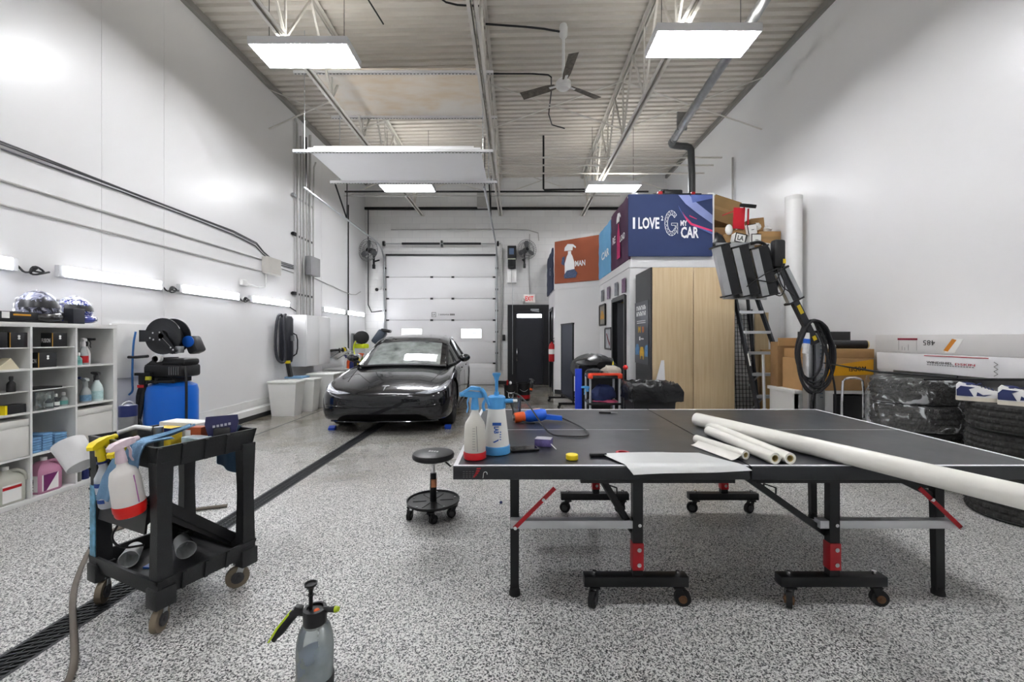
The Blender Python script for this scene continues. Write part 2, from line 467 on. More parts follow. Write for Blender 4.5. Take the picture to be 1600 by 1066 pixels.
# track hangers from the roof
for x in (DX0 - .045, DX1 + .045):
    b = B().bar((x, 7.5, 3.98), (x, 7.5, 4.9), .03, .012).bar((x, 9.3, 3.95), (x, 9.3, 4.9), .03, .012).bar((x, 9.3, 3.95), (x, 8.7, 4.5), .03, .012)
    b.build('track_hanger', BMET, door)

# ---------------------------------------------------------------- black exit door
d2 = sgroup('door_2')
DKD = M('black_door_paint', '2a2c33', .32, var=.06, scale=3)
b = B().bx(-.27, -.04, 11.98, 12.1, 0, 2.27).bx(.74, .92, 11.98, 12.1, 0, 2.27).bx(-.04, .74, 11.98, 12.1, 2.1, 2.27)
b.build('door_frame', M('black_frame_paint', '1e1f22', .35, var=.08), d2)
sl = B().bx(-.04, .74, 12.03, 12.08, .015, 1.90).bx(-.04, .74, 12.03, 12.08, 2.01, 2.1).bx(-.04, 0, 12.03, 12.08, 1.9, 2.01).bx(.7, .74, 12.03, 12.08, 1.9, 2.01).build('door_slab', DKD, d2)
B().bx(0, .7, 12.045, 12.06, 1.91, 2.0).build('lit_transom_slit', M('lit_slit', 'f0f2ff', .3, emit=3., var=0), sl)
B().tube([(.0, 12.03, 1.02), (-.0, 11.94, 1.02), (0, 11.94, 0.68), (0, 12.03, .68)], .014, 8, smooth=1).build('door_handle', CHROME, sl)
B().box((.5, 12.0, 2.13), (.24, .05, .05)).bar((.42, 11.98, 2.1), (.62, 11.93, 2.07), .03, .02).build('door_closer', ALU, sl)
# ================================================================ roof steel
JX = (-2.71, -.47, 1.86)
def joist(x):
    g = sgroup('roof_joist')
    zt, zb = ZC(x) - .03, 4.82
    b = B()
    for s in (-1, 1):
        b.bx(x + s * .012, x + s * .06, YF, YB, zt - .008, zt).bx(x + s * .012, x + s * .02, YF, YB, zt - .06, zt)
    b.build('top_chord', JOISTM, g)
    b = B()
    for s in (-1, 1):
        b.bx(x + s * .012, x + s * .06, YF, YB, zb, zb + .008).bx(x + s * .012, x + s * .02, YF, YB, zb, zb + .06)
    b.build('bottom_chord', JOISTM, g)
    b = B(); y = YF + .3; up = False; st = .62
    while y + st < YB:
        z0, z1 = (zb + .03, zt - .03) if not up else (zt - .03, zb + .03)
        b.bar((x, y, z0), (x, y + st, z1), .03, .022)
        if up: b.bar((x, y + st, zb + .03), (x, y + st, zt - .03), .025, .02)
        up = not up; y += st
    b.build('web', JOISTM, g)
for x in JX: joist(x)
def bridging(y):
    g = sgroup('joist_bridging')
    xs = [XL, *JX, XR]
    b = B()
    for a, c in zip(xs, xs[1:]):
        b.bar((a, y, 5.0), (c, y, ZC(c) - .12), .035, .008).bar((a, y + .02, ZC(a) - .12), (c, y + .02, 5.0), .035, .008)
    b.build('cross_brace', JOISTM, g)
bridging(7.4); bridging(10.9); bridging(1.6)

# ================================================================ high-bay tube lights (the hall's main lamps)
TUBE = M('lit_tube', 'fbfcff', .3, emit=TUBE_POWER, var=0)
UPL = M('added_uplight', 'fbfaf6', .3, emit=ADDED_UPLIGHT_POWER, var=0)
HOUS = M('fixture_white', 'dfe0e2', .4, var=.03)
REFL = M('fixture_reflector', 'f2f2f2', .25, metal=.3, var=0)
def highbay(x0, y0, z, label):
    SCL = lambda b: (b.bm.transform(Matrix.Diagonal((.93, .93, 1, 1))), b)[1]
    t = thing('high_bay_light', label, 'ceiling light', (x0 + .567, y0 + .205, z), 0, 'hanging four-tube lights')
    b = B()
    b.bx(-.61, .61, -.24, .24, .07, .085)
    b.prism([(-.61, -.24, .07), (-.61, -.245, -.005), (-.61, -.235, -.005), (-.61, -.23, .07)], (1.22, 0, 0))
    b.prism([(-.61, .24, .07), (-.61, .245, -.005), (-.61, .235, -.005), (-.61, .23, .07)], (1.22, 0, 0))
    for s in (-1, 1): b.bx(s * .61 - .006, s * .61 + .006, -.24, .24, -.005, .085)
    b.bx(-.5, .5, -.07, .07, .085, .13)
    SCL(b).build('housing', HOUS, t)
    b = B()
    for k in range(4):
        y = -.165 + k * .11
        b.prism([(-.6, y - .052, .02), (-.6, y - .03, .06), (-.6, y + .03, .06), (-.6, y + .052, .02), (-.6, y + .05, .018), (-.6, y + .028, .055), (-.6, y - .028, .055), (-.6, y - .05, .018)], (1.2, 0, 0))
    SCL(b).build('reflector', REFL, t)
    for k in range(4):
        y = -.165 + k * .11
        SCL(B().cyl((-.58, y, .026), (.58, y, .026), .014, n=10)).build('tube', TUBE, t)
    for s in (-1, 1): B().cyl((s * .45, 0, .085), (s * .45, 0, ZC(x0 + .567 + s * .45) - z), .004, n=5).build('hanger_wire', BMET, t)
    for s in (-1, 1): SCL(B().bx(-.58, .58, s * .16 - .045, s * .16 + .045, .085, .092)).build('added_uplight', UPL, t)  # up-facing glow strips, added on the housing to brighten the roof deck
    return t
highbay(-3.09, 4.86, 4.72, 'four-tube hanging light above the plywood sheet, at the left wall side')
highbay(1.525, 4.6, 4.68, 'four-tube hanging light beside the round metal duct')
highbay(-2.96, 9.04, 4.61, 'four-tube hanging light under the white hanging panel near the overhead door')
highbay(1.525, 9.04, 4.61, 'four-tube hanging light above the blue fabric banner')
highbay(-3.02, .42, 4.7, 'four-tube hanging light above the cart and cube shelf at the front of the hall')
highbay(1.525, .42, 4.7, 'four-tube hanging light above the table-tennis table at the front of the hall')

# ================================================================ two-tier hanging rack of channel struts
ST = M('white_strut', 'e4e4e4', .4, var=.03)
def strut(x0, x1, y, z):
    b = B()
    b.bx(x0, x1, y - .02, y - .016, z - .02, z + .02).bx(x0, x1, y + .016, y + .02, z - .02, z + .02).bx(x0, x1, y - .02, y + .02, z - .02, z - .016)
    n = int((x1 - x0) / .05)
    q = B()
    for i in range(n): q.bx(x0 + .012 + i * .05, x0 + .04 + i * .05, y - .007, y + .007, z - .022, z - .0195)
    return b, q
SLOT = M('strut_slot', '2b2b2b', .6, var=0)
rk = thing('hanging_rack', 'two-tier rack of slotted white struts hung from the roof joists', 'rack', (-1.8, 6.6, 4.0))
for y, z in ((6.02, 4.0), (7.22, 4.0), (6.03, 5.13), (7.26, 5.13)):
    b, q = strut(-3.19, -.34, y, z)
    s = b.build('strut', ST, rk, w=True); q.build('slot', SLOT, s, w=True)
for x in (-3.03, -.49):
    for y in (6.02, 7.22): B().cyl((x, y, 3.96), (x, y, 5.72), .006, n=6).build('hanger_rod', STEEL, rk, w=True)
WOOD = bpy.data.materials.new('weathered_plywood'); WOOD.use_nodes = True
def woodify(m, c1, c2, sc, rough, stretch, blot=None):
    m.use_nodes = True
    nt = m.node_tree; N = nt.nodes; L = nt.links; p = N['Principled BSDF']
    tc = N.new('ShaderNodeTexCoord'); mp = N.new('ShaderNodeMapping'); mp.inputs['Scale'].default_value = stretch
    L.new(tc.outputs['Object'], mp.inputs[0])
    n = N.new('ShaderNodeTexNoise'); n.inputs['Scale'].default_value = sc; n.inputs['Detail'].default_value = 6
    L.new(mp.outputs[0], n.inputs['Vector'])
    cr = N.new('ShaderNodeValToRGB'); cr.color_ramp.elements[0].position = .35; cr.color_ramp.elements[1].position = .65
    cr.color_ramp.elements[0].color = (*lin(c1), 1); cr.color_ramp.elements[1].color = (*lin(c2), 1)
    L.new(n.outputs['Fac'], cr.inputs[0]); o = cr.outputs[0]
    if blot:
        b = N.new('ShaderNodeTexNoise'); b.inputs['Scale'].default_value = 1.3; b.inputs['Detail'].default_value = 5
        L.new(tc.outputs['Object'], b.inputs['Vector'])
        c2r = N.new('ShaderNodeValToRGB'); c2r.color_ramp.elements[0].position = .42; c2r.color_ramp.elements[1].position = .56
        L.new(b.outputs['Fac'], c2r.inputs[0])
        mx = N.new('ShaderNodeMix'); mx.data_type = 'RGBA'; L.new(c2r.outputs[0], mx.inputs[0])
        L.new(o, mx.inputs[6]); mx.inputs[7].default_value = (*lin(blot), 1); o = mx.outputs[2]
    L.new(o, p.inputs['Base Color']); p.inputs['Roughness'].default_value = rough
    return m
woodify(WOOD, 'd9c7ae', 'e0d6c8', 3, .7, (1, 3, 1), 'e2ddd5')
BIRCH = woodify(bpy.data.materials.new('pale_birch'), 'baa380', 'c4b08d', 2.5, .5, (14, 14, .7))
solo(B().bx(-2.95, -.55, 6.0, 7.3, 5.152, 5.172), 'plywood_sheet', WOOD, 'stained plywood sheet lying across the upper struts of the hanging rack', 'board')
solo(B().bx(-2.98, -.52, 6.0, 7.28, 4.022, 4.045), 'board', M('white_board', 'f8f8f8', .4, var=.01), 'white board lying across the lower struts of the hanging rack', 'board')
solo(B().bx(-2.9, -.62, 6.02, 6.9, 4.046, 4.075), 'foam_board', M('foam_board_white', 'f2f2f2', .6, var=.02), 'shorter white panel stacked on top of the white hanging board', 'board')

# ================================================================ ceiling fan
cf = thing('ceiling_fan', 'dusty three-blade ceiling fan on a white downrod', 'fan', (.68, 6.2, 5.06))
zc = ZC(.68) - 5.06
B().cyl((0, 0, .05), (0, 0, zc - .05), .022, n=10).lathe([(.03, zc - .2), (.06, zc - .16), (.06, zc - .04), (.05, zc)], n=14).build('downrod', WPLAS, cf)
B().lathe([(.02, -.075), (.08, -.065), (.11, -.03), (.11, .03), (.07, .07), (.03, .085)], n=20).build('motor_housing', WPLAS, cf)
FANB = M('dusty_blade', '6d665d', .7, var=.45, scale=18)
for a in (-85, 32, 153):
    d = V((cos(R(a)), sin(R(a)), 0)); s = V((-d.y, d.x, 0)); up = V((0, 0, 1))
    b = B(); rings = []
    for r, w in ((.13, .04), (.25, .06), (.5, .065), (.68, .07)):
        e = s * w + up * w * .25
        rings.append([d * r + e, d * r + e + up * .006, d * r - e + up * .006, d * r - e])
    b.loft(rings); bl = b.build('blade', FANB, cf)
    B().bar(d * .09, d * .22, .05, .008).build('blade_iron', WPLAS, bl)

# ================================================================ round duct
du = thing('round_metal_duct', 'round galvanised duct running under the roof, dropping onto the office roof', 'duct', (2.7, 6.4, 4.8))
DUC = M('duct_metal', '9fa0a0', .35, metal=.8, var=.2, scale=12)
B().cyl((2.66, 4.4, 5.96), (2.66, 4.4, 5.08), .09, n=16).build('riser', DUC, du, w=True)
B().tube([(2.66, 4.4, 5.08), (2.68, 4.55, 4.98), (2.68, 6.0, 4.87), (2.73, 7.35, 4.8)], .062, 14, smooth=1).build('straight_run', DUC, du, w=True)
B().tube([(2.73, 7.3, 4.8), (2.74, 7.55, 4.8), (2.9, 7.62, 4.8), (3.1, 7.64, 4.8), (3.16, 7.64, 4.72), (3.16, 7.64, 2.7)], .062, 14, smooth=1).build('elbow', M('dark_duct', '5b5c5d', .4, metal=.7, var=.15), du, w=True)
B().box((2.73, 7.0, 4.93), (.16, .03, .3)).build('strap', DUC, du, w=True)

# ================================================================ rods and pipes under the roof
for y, x0, lab in ((8.35, -.5, 'nearest white rod laid across the joists above the office'), (8.72, -.48, 'middle white rod laid across the joists above the office'), (9.15, -.5, 'farthest white rod laid across the joists above the office')):
    solo(B().cyl((x0, y, 4.9), (4.05, y, 4.9), .018, n=8), 'hanging_rod', JOISTM, lab, 'rod', 'white rods under the roof')
solo(B().tube([(4.26, 8.35, 4.9), (4.26, 8.35, 4.85), (4.26, 8.35, 2.7)], .02, 8), 'conduit', PIPEW, 'thin grey pipe running down the right wall behind the brown carton', 'pipe')
solo(B().tube([(-4.2, 10.3, 4.9), (3.2, 10.3, 4.9)], .022, 8), 'sprinkler_pipe', BMET, 'dark pipe crossing the hall under the far roof', 'pipe')
solo(B().tube([(-4.2, 10.25, 4.78), (2.5, 10.25, 4.78)], .016, 8), 'conduit', PIPEW, 'white pipe just below the dark cross pipe', 'pipe')
solo(B().tube([(.6, 9.6, 5.93), (.6, 9.6, 4.72), (.62, 9.6, 4.7), (2.3, 9.6, 4.72)], .022, 8), 'gas_pipe', BMET, 'black pipe with a square drop left of the far light', 'pipe')
solo(B().box((-.95, 11.9, 5.2), (.35, .2, .4)), 'junction_box', PIPEW, 'grey metal box high above the overhead door', 'box')
solo(B().tube([(-3.6, 12.06, 4.42), (-.5, 12.06, 4.44), (.6, 12.06, 4.4), (.62, 12.04, 4.1)], .014, 6, smooth=1), 'conduit', PIPEW, 'thin pipe along the back wall above the door springs', 'pipe')
solo(B().tube([(-.47, 5.6, 5.74), (-.9, 5.6, 5.76), (-1.05, 5.45, 5.77), (-1.5, 3.2, 5.78), (-1.7, 1.6, 5.8)], .012, 6, smooth=1), 'conduit', BMET, 'dark conduit bending along the roof deck left of the middle joist', 'pipe')
solo(B().tube([(.66, 6.2, 5.83), (.3, 6.1, 5.82), (-.45, 6.0, 5.8)], .014, 6, smooth=1), 'conduit', BMET, 'dark conduit feeding the ceiling fan', 'pipe')
solo(B().tube([(-1.9, 6.0, 5.8), (-2.3, 3.2, 5.79)], .012, 6), 'conduit', BMET, 'dark straight conduit on the roof deck above the plywood sheet', 'pipe')
solo(B().tube([(-.45, 7.1, 5.78), (.5, 7.1, 5.78), (.6, 7.1, 5.7), (.62, 8.6, 5.7), (1.0, 8.9, 5.75)], .013, 6, smooth=1), 'conduit', BMET, 'dark conduit stepping along the roof deck behind the fan', 'pipe')

# ================================================================ left wall: strip lights, cords, conduits
STRIP = M('lit_strip', 'f8f9ff', .3, emit=STRIP_POWER, var=0)
DIFF = M('strip_diffuser', 'f3f4fa', .35, emit=2.2, var=0)
SL = ((2.5, 'wall strip light above the black tray and orange-striped carton on the cube shelf'), (4.0, 'wall strip light above the hose reel and the cube shelf\'s right end'), (5.42, 'wall strip light right of the hose reel'),
      (6.86, 'wall strip light just left of the wall vacuum'), (9.42, 'wall strip light right of the conduit column'), (10.75, 'wall strip light nearest the back corner'))
for i, (y0, lab) in enumerate(SL):
    t = thing('wall_strip_light', lab, 'wall light', (XL, y0 + .56, 1.975), 0, 'strip lights along the left wall')
    B().bx(0, .045, -.59, .59, -.055, .055, .006).build('housing', HOUS, t)
    B().bx(.045, .06, -.54, .54, -.052, .052, .005).build('diffuser', DIFF, t)
    for z in (-.03, .03): B().cyl((.058, -.53, z), (.058, .53, z), .012, n=8).build('tube', STRIP, t)
    if i < 5:
        y = y0 + 1.16
        if i == 3:
            pts = [(XL + .02, y + .0, 1.93), (XL + .02, y + .35, 1.83)]
        elif i == 4: pts = [(XL + .02, y, 1.96), (XL + .03, y + .1, 1.92), (XL + .02, y + .15, 1.97)]
        else:
            pts = [(XL + .02, y - .0, 1.97), (XL + .05, y + .04, 1.9), (XL + .07, y + .14, 1.99), (XL + .05, y + .05, 1.94), (XL + .06, y + .2, 1.93), (XL + .04, y + .1, 2.0), (XL + .05, y + .06, 1.89), (XL + .03, y + .24, 1.95)]
        B().tube(pts, .009, 6, smooth=2).build('power_cord', BLACK, t, w=True)
def wallpipe(pts, r, lab, m=PIPEW): solo(B().tube([(XL + .012 + dx, y, z) for dx, y, z in pts], r, 6, smooth=1), 'conduit', m, lab, 'pipe', 'conduits on the left wall')
for k, (dz, sag) in enumerate(((2.93, .02), (2.97, .0), (2.99, -.02))):
    wallpipe([(.01 * k, YF, dz), (.01 * k, 3.5, dz), (.01 * k, 5.0, dz + sag), (.01 * k, 6.9, dz - .02), (.01 * k, 7.3, dz - .2 - .02 * k), (.01 * k, 7.65, dz - .26), (0, 8.2, 2.68 + .03 * k)], .008, ['lowest grey wire of the sagging bundle along the left wall', 'middle grey wire of the sagging bundle along the left wall', 'topmost grey wire of the sagging bundle along the left wall'][k], M('wire_grey', '5c5c5e', .5))
wallpipe([(0, YF, 2.67), (0, 7.18, 2.67)], .011, 'upper straight conduit running into the grey wall box')
wallpipe([(0, YF, 2.455), (0, 7.18, 2.47)], .011, 'lower straight conduit running into the grey wall box')
wallpipe([(0, 7.6, 2.62), (0, 8.2, 2.6)], .01, 'short conduit leaving the grey wall box towards the pipe column')
wallpipe([(0, 9.0, 2.62), (0, 10.4, 2.5), (0.02, 11.2, 2.45), (.04, 11.6, 2.6)], .01, 'curved conduit from the pipe column to the wall fan')
wallpipe([(0, 7.3, 2.45), (0, 7.3, 2.24), (0, 7.25, 2.2), (0, 6.75, 2.2)], .012, 'short white bent pipe hanging below the grey wall box', WPLAS)
t = thing('wall_junction_box', 'square beige metal box on the left wall where conduits meet', 'box', (XL, 7.39, 2.59))
B().bx(0, .11, -.2, .2, -.14, .14, .006).build('box_body', M('beige_metal', 'c4c1ba', .4, var=.04), t)
B().bx(.11, .116, -.19, .19, -.13, .13).build('box_cover', MATS['beige_metal'], t)
solo(B().bx(XL, XL + .05, 6.62, 6.74, 2.17, 2.26, .008), 'wall_outlet', WPLAS, 'small white outlet under the beige wall box', 'outlet')
for k, y in enumerate((8.28, 8.4, 8.52, 8.64, 8.78, 8.92)):
    zt = (5.6, 5.3, 5.66, 5.2, 5.5, 5.0)[k]
    solo(B().tube([(XL + .045, y, 1.78), (XL + .045, y, zt - .1), (XL + .045 + .05 * (k % 3), y - .1, zt)], .017 if k % 2 else .024, 8, smooth=1), 'conduit', PIPEW, ['first', 'second', 'third', 'fourth', 'fifth', 'sixth'][k] + ' upright conduit from the left in the pipe column above the white cabinet', 'pipe', 'upright conduits on the left wall')
for z, lab in ((2.2, 'lowest'), (3.35, 'middle'), (4.1, 'upper')):
    solo(B().bx(XL, XL + .015, 8.12, 9.0, z - .02, z + .02).bx(XL + .015, XL + .06, 8.12, 8.22, z - .03, z + .03), 'pipe_clamp', BMET if z < 4 else STEEL, lab + ' strut clamp holding the upright conduits to the left wall', 'bracket', 'clamps on the pipe column')
solo(B().bx(XL + .06, XL + .18, 8.55, 8.95, 2.62, 3.0, .006), 'disconnect_box', M('grey_box', '9a9a9b', .4, metal=.2), 'grey box in the middle of the pipe column', 'box')
solo(B().tube([(XL + .015, 10.85, 4.75), (XL + .015, 10.85, .95), (XL + .03, 10.86, .75)], .016, 8), 'conduit', BMET, 'thin dark pipe down the left wall near the back corner', 'pipe')
solo(B().tube([(XL + .1, 12.05, 5.0), (XL + .1, 12.05, 2.95), (XL + .1, 12.05, 2.05), (XL + .5, 12.04, 2.1)], .014, 8, smooth=1), 'conduit', BMET, 'dark pipe down the back corner to the camera', 'pipe')
# ================================================================ office box at the back right
OH = 2.63
OW = M('office_white', 'e4e4e4', .45, var=.02, scale=1)
off = B()
def pane(b, p, q, z0, z1, th=.1):
    """upright slab from p to q, thickness to its right-hand side"""
    p, q = V((*p, 0)), V((*q, 0)); d = (q - p).normalized(); n = V((-d.y, d.x, 0)) * th
    b.prism([p + V((0, 0, z0)), q + V((0, 0, z0)), q + n + V((0, 0, z0)), p + n + V((0, 0, z0))], (0, 0, z1 - z0))
A_, B_, C_, D_, E_ = (.9, YB), (.9, 10.1), (1.84, 9.4), (1.84, 6.9), (XR, 6.9)
pane(off, A_, (.9, 11.5), 0, OH); pane(off, (.9, 10.5), B_, 0, OH); pane(off, (.9, 11.5), (.9, 10.5), 2.1, OH)
pane(off, B_, C_, 0, OH)
pane(off, C_, (1.84, 8.08), 0, OH); pane(off, (1.84, 7.1), (1.84, 6.905), 0, OH); pane(off, (1.84, 8.08), (1.84, 7.1), 2.06, OH)
pane(off, (1.845, 6.9), E_, 0, OH)
struct(off, 'wall_office', OW)
rf = B().prism([(.92, YB, OH), (.92, 10.12, OH), (1.86, 9.42, OH), (1.86, 6.92, OH), (XR, 6.92, OH), (XR, YB, OH)], (0, 0, .03))
struct(rf, 'ceiling_office', OW)
tr = B()
for p, q in ((A_, B_), (B_, C_), (C_, D_), (D_, E_)): pane(tr, p, q, OH - .14, OH + .05, -.015)
struct(tr, 'trim_11', OW)
kb = B()
for p, q in ((B_, C_), (C_, (1.84, 8.12)), (D_, E_)): pane(kb, p, q, 0, .1, -.012)
struct(kb, 'baseboard_office', KICK)
# doorway in the side wall (black frame, door ajar, store room behind)
d3 = sgroup('door_3')
FRM = MATS['black_frame_paint']
b = B().bx(1.80, 1.96, 8.0, 8.08, 0, 2.06).bx(1.80, 1.96, 7.1, 7.16, 0, 2.06).bx(1.80, 1.96, 7.16, 8.0, 2.0, 2.08)
b.build('door_frame', FRM, d3)
sl = B().box((2.22, 7.78, 1.0), (.74, .045, 1.98), (0, 0, -28)).build('door_slab', DKD, d3)
B().ell((2.0, 7.78, 1.0), .035, 10).cyl((2.0, 7.78, 1.0), (2.03, 7.86, 1.0), .02, n=8).build('door_handle', CHROME, sl)
struct(B().bx(2.95, 3.0, 6.95, 9.5, 0, 2.6).bx(1.9, 3.0, 8.6, 8.64, 0, 2.6), 'wall_storeroom', M('yellow_wall', 'c9a93e', .6))
sh = thing('store_shelf', 'narrow dark shelf of bottles just inside the side doorway', 'shelf', (2.5, 7.5, 0))
b = B()
for z in (.3, .75, 1.12): b.bx(2.35, 2.85, 7.0, 7.42, z, z + .02)
for x in (2.36, 2.84):
    for y in (7.01, 7.41): b.bx(x - .01, x + .01, y - .01, y + .01, 0, 1.4)
b.build('frame', BMET, sh, w=True)
for k, (z, c) in enumerate(((1.14, YEL), (.77, NATUR), (.32, NATUR))):
    for j in range(2):
        solo(B().lathe([(.05, 0), (.05, .13), (.02, .18), (.02, .2)], (2.42 + .14 * j, 7.33, z), 12), 'storage_bottle', c, ('yellow', 'pale upper', 'pale lower')[k] + ' bottle on the store shelf inside the side doorway, ' + ('first' if j == 0 else 'second') + ' in its row', 'bottle', 'bottles in the store room')
d4 = sgroup('door_4')
B().bx(.87, 1.0, 11.42, 11.5, 0, 2.1).bx(.87, 1.0, 10.5, 10.58, 0, 2.1).bx(.87, 1.0, 10.58, 11.42, 2.03, 2.1).build('door_frame', FRM, d4)
B().bx(.93, .97, 10.58, 11.42, .01, 2.03).build('door_slab', DKD, d4)

# ---------------------------------------------------------------- fabric banners round the office roof
def fabric(name, col):
    m = M(name, col, .75, var=.08, scale=1.5); return m
def banner(label, p, q, z0, z1, m, marks):
    """fabric panel hung between two roof corners, p left and q right as seen from the hall"""
    t = thing('fabric_banner', label, 'banner', (*p, z0))
    P, Q = V((*p, 0)), V((*q, 0)); d = (Q - P); L = d.length; d.normalize(); n = V((d.y, -d.x, 0))
    b = B(); nx, nz = 22, 12; fr = []; bk = []
    for j in range(nz + 1):
        v = j / nz; rf, rb = [], []
        for i in range(nx + 1):
            u = i / nx
            off = .006 * sin(u * 17 + v * 5) * (.4 + .6 * sin(pi * u)) + .004 * sin(v * 23 - u * 9)
            pt = P + d * (u * L) + V((0, 0, z0 + v * (z1 - z0)))
            rf.append(pt + n * (.012 + off)); rb.append(pt - n * (.02 - off))
        fr.append(rf); bk.append(rb[::-1])
    b.grid(fr); b.grid(bk)
    for a, c in ((fr[0], bk[0][::-1]), (fr[-1], bk[-1][::-1])): b.grid([a, c])
    b.grid([[r[0] for r in fr], [r[-1] for r in bk]]); b.grid([[r[-1] for r in fr], [r[0] for r in bk]])
    b.build('fabric', m, t, w=True)
    marks(t, F(P + V((0, 0, z0)) + n * .024, d, (0, 0, 1)), L, z1 - z0)
    fb = B().bar(P - n * .04 + V((0, 0, z1 - .03)), Q - n * .04 + V((0, 0, z1 - .03)), .03, .03)
    for X in (P + d * .03, Q - d * .03): fb.bar(X - n * .04 + V((0, 0, z0)), X - n * .04 + V((0, 0, z1)), .03, .03)
    fb.build('support_frame', WPLAS, t, w=True)
    return t
LW = M('print_white', 'f4f4f4', .7, var=0)
def bottle_shape(b, f, cx, y0, h, w, sk=.0, off=.0008, body=True):
    """printed outline of a trigger spray bottle"""
    pts = [(-.5, 0), (.5, 0), (.5, .42), (.3, .62), (.16, .70), (.16, .78), (-.16, .78), (-.16, .70), (-.3, .62), (-.5, .42)]
    if body: plate(b, f, [(cx + x * w + sk * y * h, y0 + y * h) for x, y in pts], off=off)
    hd = [(-.55, .80), (.30, .79), (.34, .90), (.62, .84), (.66, .88), (.36, .97), (-.2, 1.0), (-.5, .9)]
    if sk == 0: plate(b, f, [(cx + x * w, y0 + y * h) for x, y in hd], off=off)
def mk_blue(t, f, L, H):
    b = B()
    text(b, f, 'I', .085, H * .53, .036, .185, bold=.03); text(b, f, 'LOVE', .325, H * .53, .34, .19, bold=.03)
    text(b, f, '2', .54, H * .61, .035, .075, bold=.02)
    text(b, f, 'MY', .89, H * .53, .11, .09, bold=.03); text(b, f, 'CAR', .985, H * .38, .29, .185, bold=.03)
    # faceted outline letter
    cx, cy = .69, H * .53; o = []; i_ = []
    for k in range(13):
        a = R(40 + k * 23.5)
        o.append((cx + .11 * cos(a), cy + .205 * sin(a))); i_.append((cx + .062 * cos(a), cy + .135 * sin(a)))
    def line(p, q, w=.006):
        d = V((q[0] - p[0], q[1] - p[1])); d.normalize(); n = V((-d.y, d.x)) * w / 2
        plate(b, f, [(p[0] + n.x, p[1] + n.y), (p[0] - n.x, p[1] - n.y), (q[0] - n.x, q[1] - n.y), (q[0] + n.x, q[1] + n.y)])
    for k in range(12):
        line(o[k], o[k + 1]); line(i_[k], i_[k + 1]); line(o[k], i_[k + 1], .004); line(i_[k], o[k + 1], .004)
    e = [(cx + .1, cy - .17), (cx + .1, cy), (cx + .0, cy), (cx + .0, cy - .035), (cx + .06, cy - .035), (cx + .06, cy - .1)]
    for k in range(5): line(e[k], e[k + 1])
    line(o[0], i_[0]); line((cx + .1, cy), (cx + .06, cy - .1), .004); line((cx + .1, cy - .1), (cx + .06, cy - .035), .004); line((cx + .1, cy - .17), (cx + .06, cy - .08), .004)
    b.build('lettering', LW, t, w=True)
    b = B()
    plate(b, f, [(.80, H * .985), (.98, H * .985), (1.05, H * .9), (L - .01, H * .66), (L - .01, H * .52), (1.12, H * .68), (.92, H * .84)], .001, .0005)
    b.build('car_print_light', M('print_lilac', '8f9bd0', .7, var=.25, scale=2), t, w=True)
    b = B()
    plate(b, f, [(1.0, H * .985), (L - .01, H * .985), (L - .01, H * .93), (1.03, H * .86)], .001, .0006)
    plate(b, f, [(.80, H * .82), (.86, H * .7), (.96, H * .56), (L - .01, H * .38), (L - .01, H * .35), (1.0, H * .5), (.9, H * .62), (.82, H * .76)], .001, .0006)
    b.build('car_print_shade', M('print_blue_mid', '5a6db0', .7, var=.2), t, w=True)
    b = B()
    plate(b, f, [(.86, H * .72), (.9, H * .66), (1.02, H * .53), (L - .01, H * .42), (L - .01, H * .39), (1.0, H * .5), (.93, H * .58)], .001, .0012)
    plate(b, f, [(.98, H * .66), (1.1, H * .6), (1.1, H * .59), (.98, H * .64)], .001, .0012)
    b.build('car_print_tail_light', M('print_pink', 'd8386c', .7, var=.1), t, w=True)
banner('blue fabric banner with white I LOVE MY CAR lettering above the wardrobe', (1.80, 6.84), (3.16, 6.84), 2.66, 3.66, fabric('navy_fabric', '2b3a64'), mk_blue)
def mk_purple(t, f, L, H):
    b = B(); bottle_shape(b, f, L * .5, H * .12, H * .78, .26, body=False)
    text(b, f, 'RE', L * .24, H * .5, .22, .13, off=.004, bold=.03); text(b, f, 'LOAD', L * .73, H * .42, .34, .11, off=.004, bold=.03)
    b.build('lettering', LW, t, w=True)
    b = B(); bottle_shape(b, f, L * .5, H * .12, H * .76, .24, sk=1e-6, off=-.0012); b.build('bottle_print', M('print_magenta', 'd0246e', .7, var=.2, scale=20), t, w=True)
banner('purple fabric banner with a pink spray bottle print on the office roof', (1.82, 8.12), (1.82, 6.86), 2.62, 3.66, fabric('purple_fabric', '4c2446'), mk_purple)
def mk_sky(t, f, L, H):
    b = B(); text(b, f, 'CAR', L * .62, H * .42, L * .62, .16, bold=.03); b.build('lettering', LW, t, w=True)
banner('light blue fabric banner reading CAR between the orange and purple ones', (1.82, 9.34), (1.82, 8.16), 2.62, 3.62, fabric('sky_fabric', '6fb0dc'), mk_sky)
def mk_orange(t, f, L, H):
    b = B(); bottle_shape(b, f, L * .36, H * .12, H * .78, .26)
    text(b, f, 'MAN', L * .6, H * .42, .26, .13, bold=.03)
    b.build('lettering', LW, t, w=True)
    b = B()
    plate(b, f, [(L * .24, H * .1), (L * .5, H * .1), (L * .54, H * .2), (L * .47, H * .3), (L * .3, H * .28), (L * .23, H * .18)], .001, .0026)
    plate(b, f, [(L * .17, H * .45), (L * .24, H * .4), (L * .25, H * .62), (L * .19, H * .6)], .001, .0026)
    b.build('foam_print', M('print_foam', '4b5a7c', .7, var=.8, scale=40), t, w=True)
banner('orange fabric banner with a white spray bottle print on the angled office wall', (.9, 10.07), (1.82, 9.37), 2.62, 3.62, fabric('orange_fabric', 'a25638'), mk_orange)
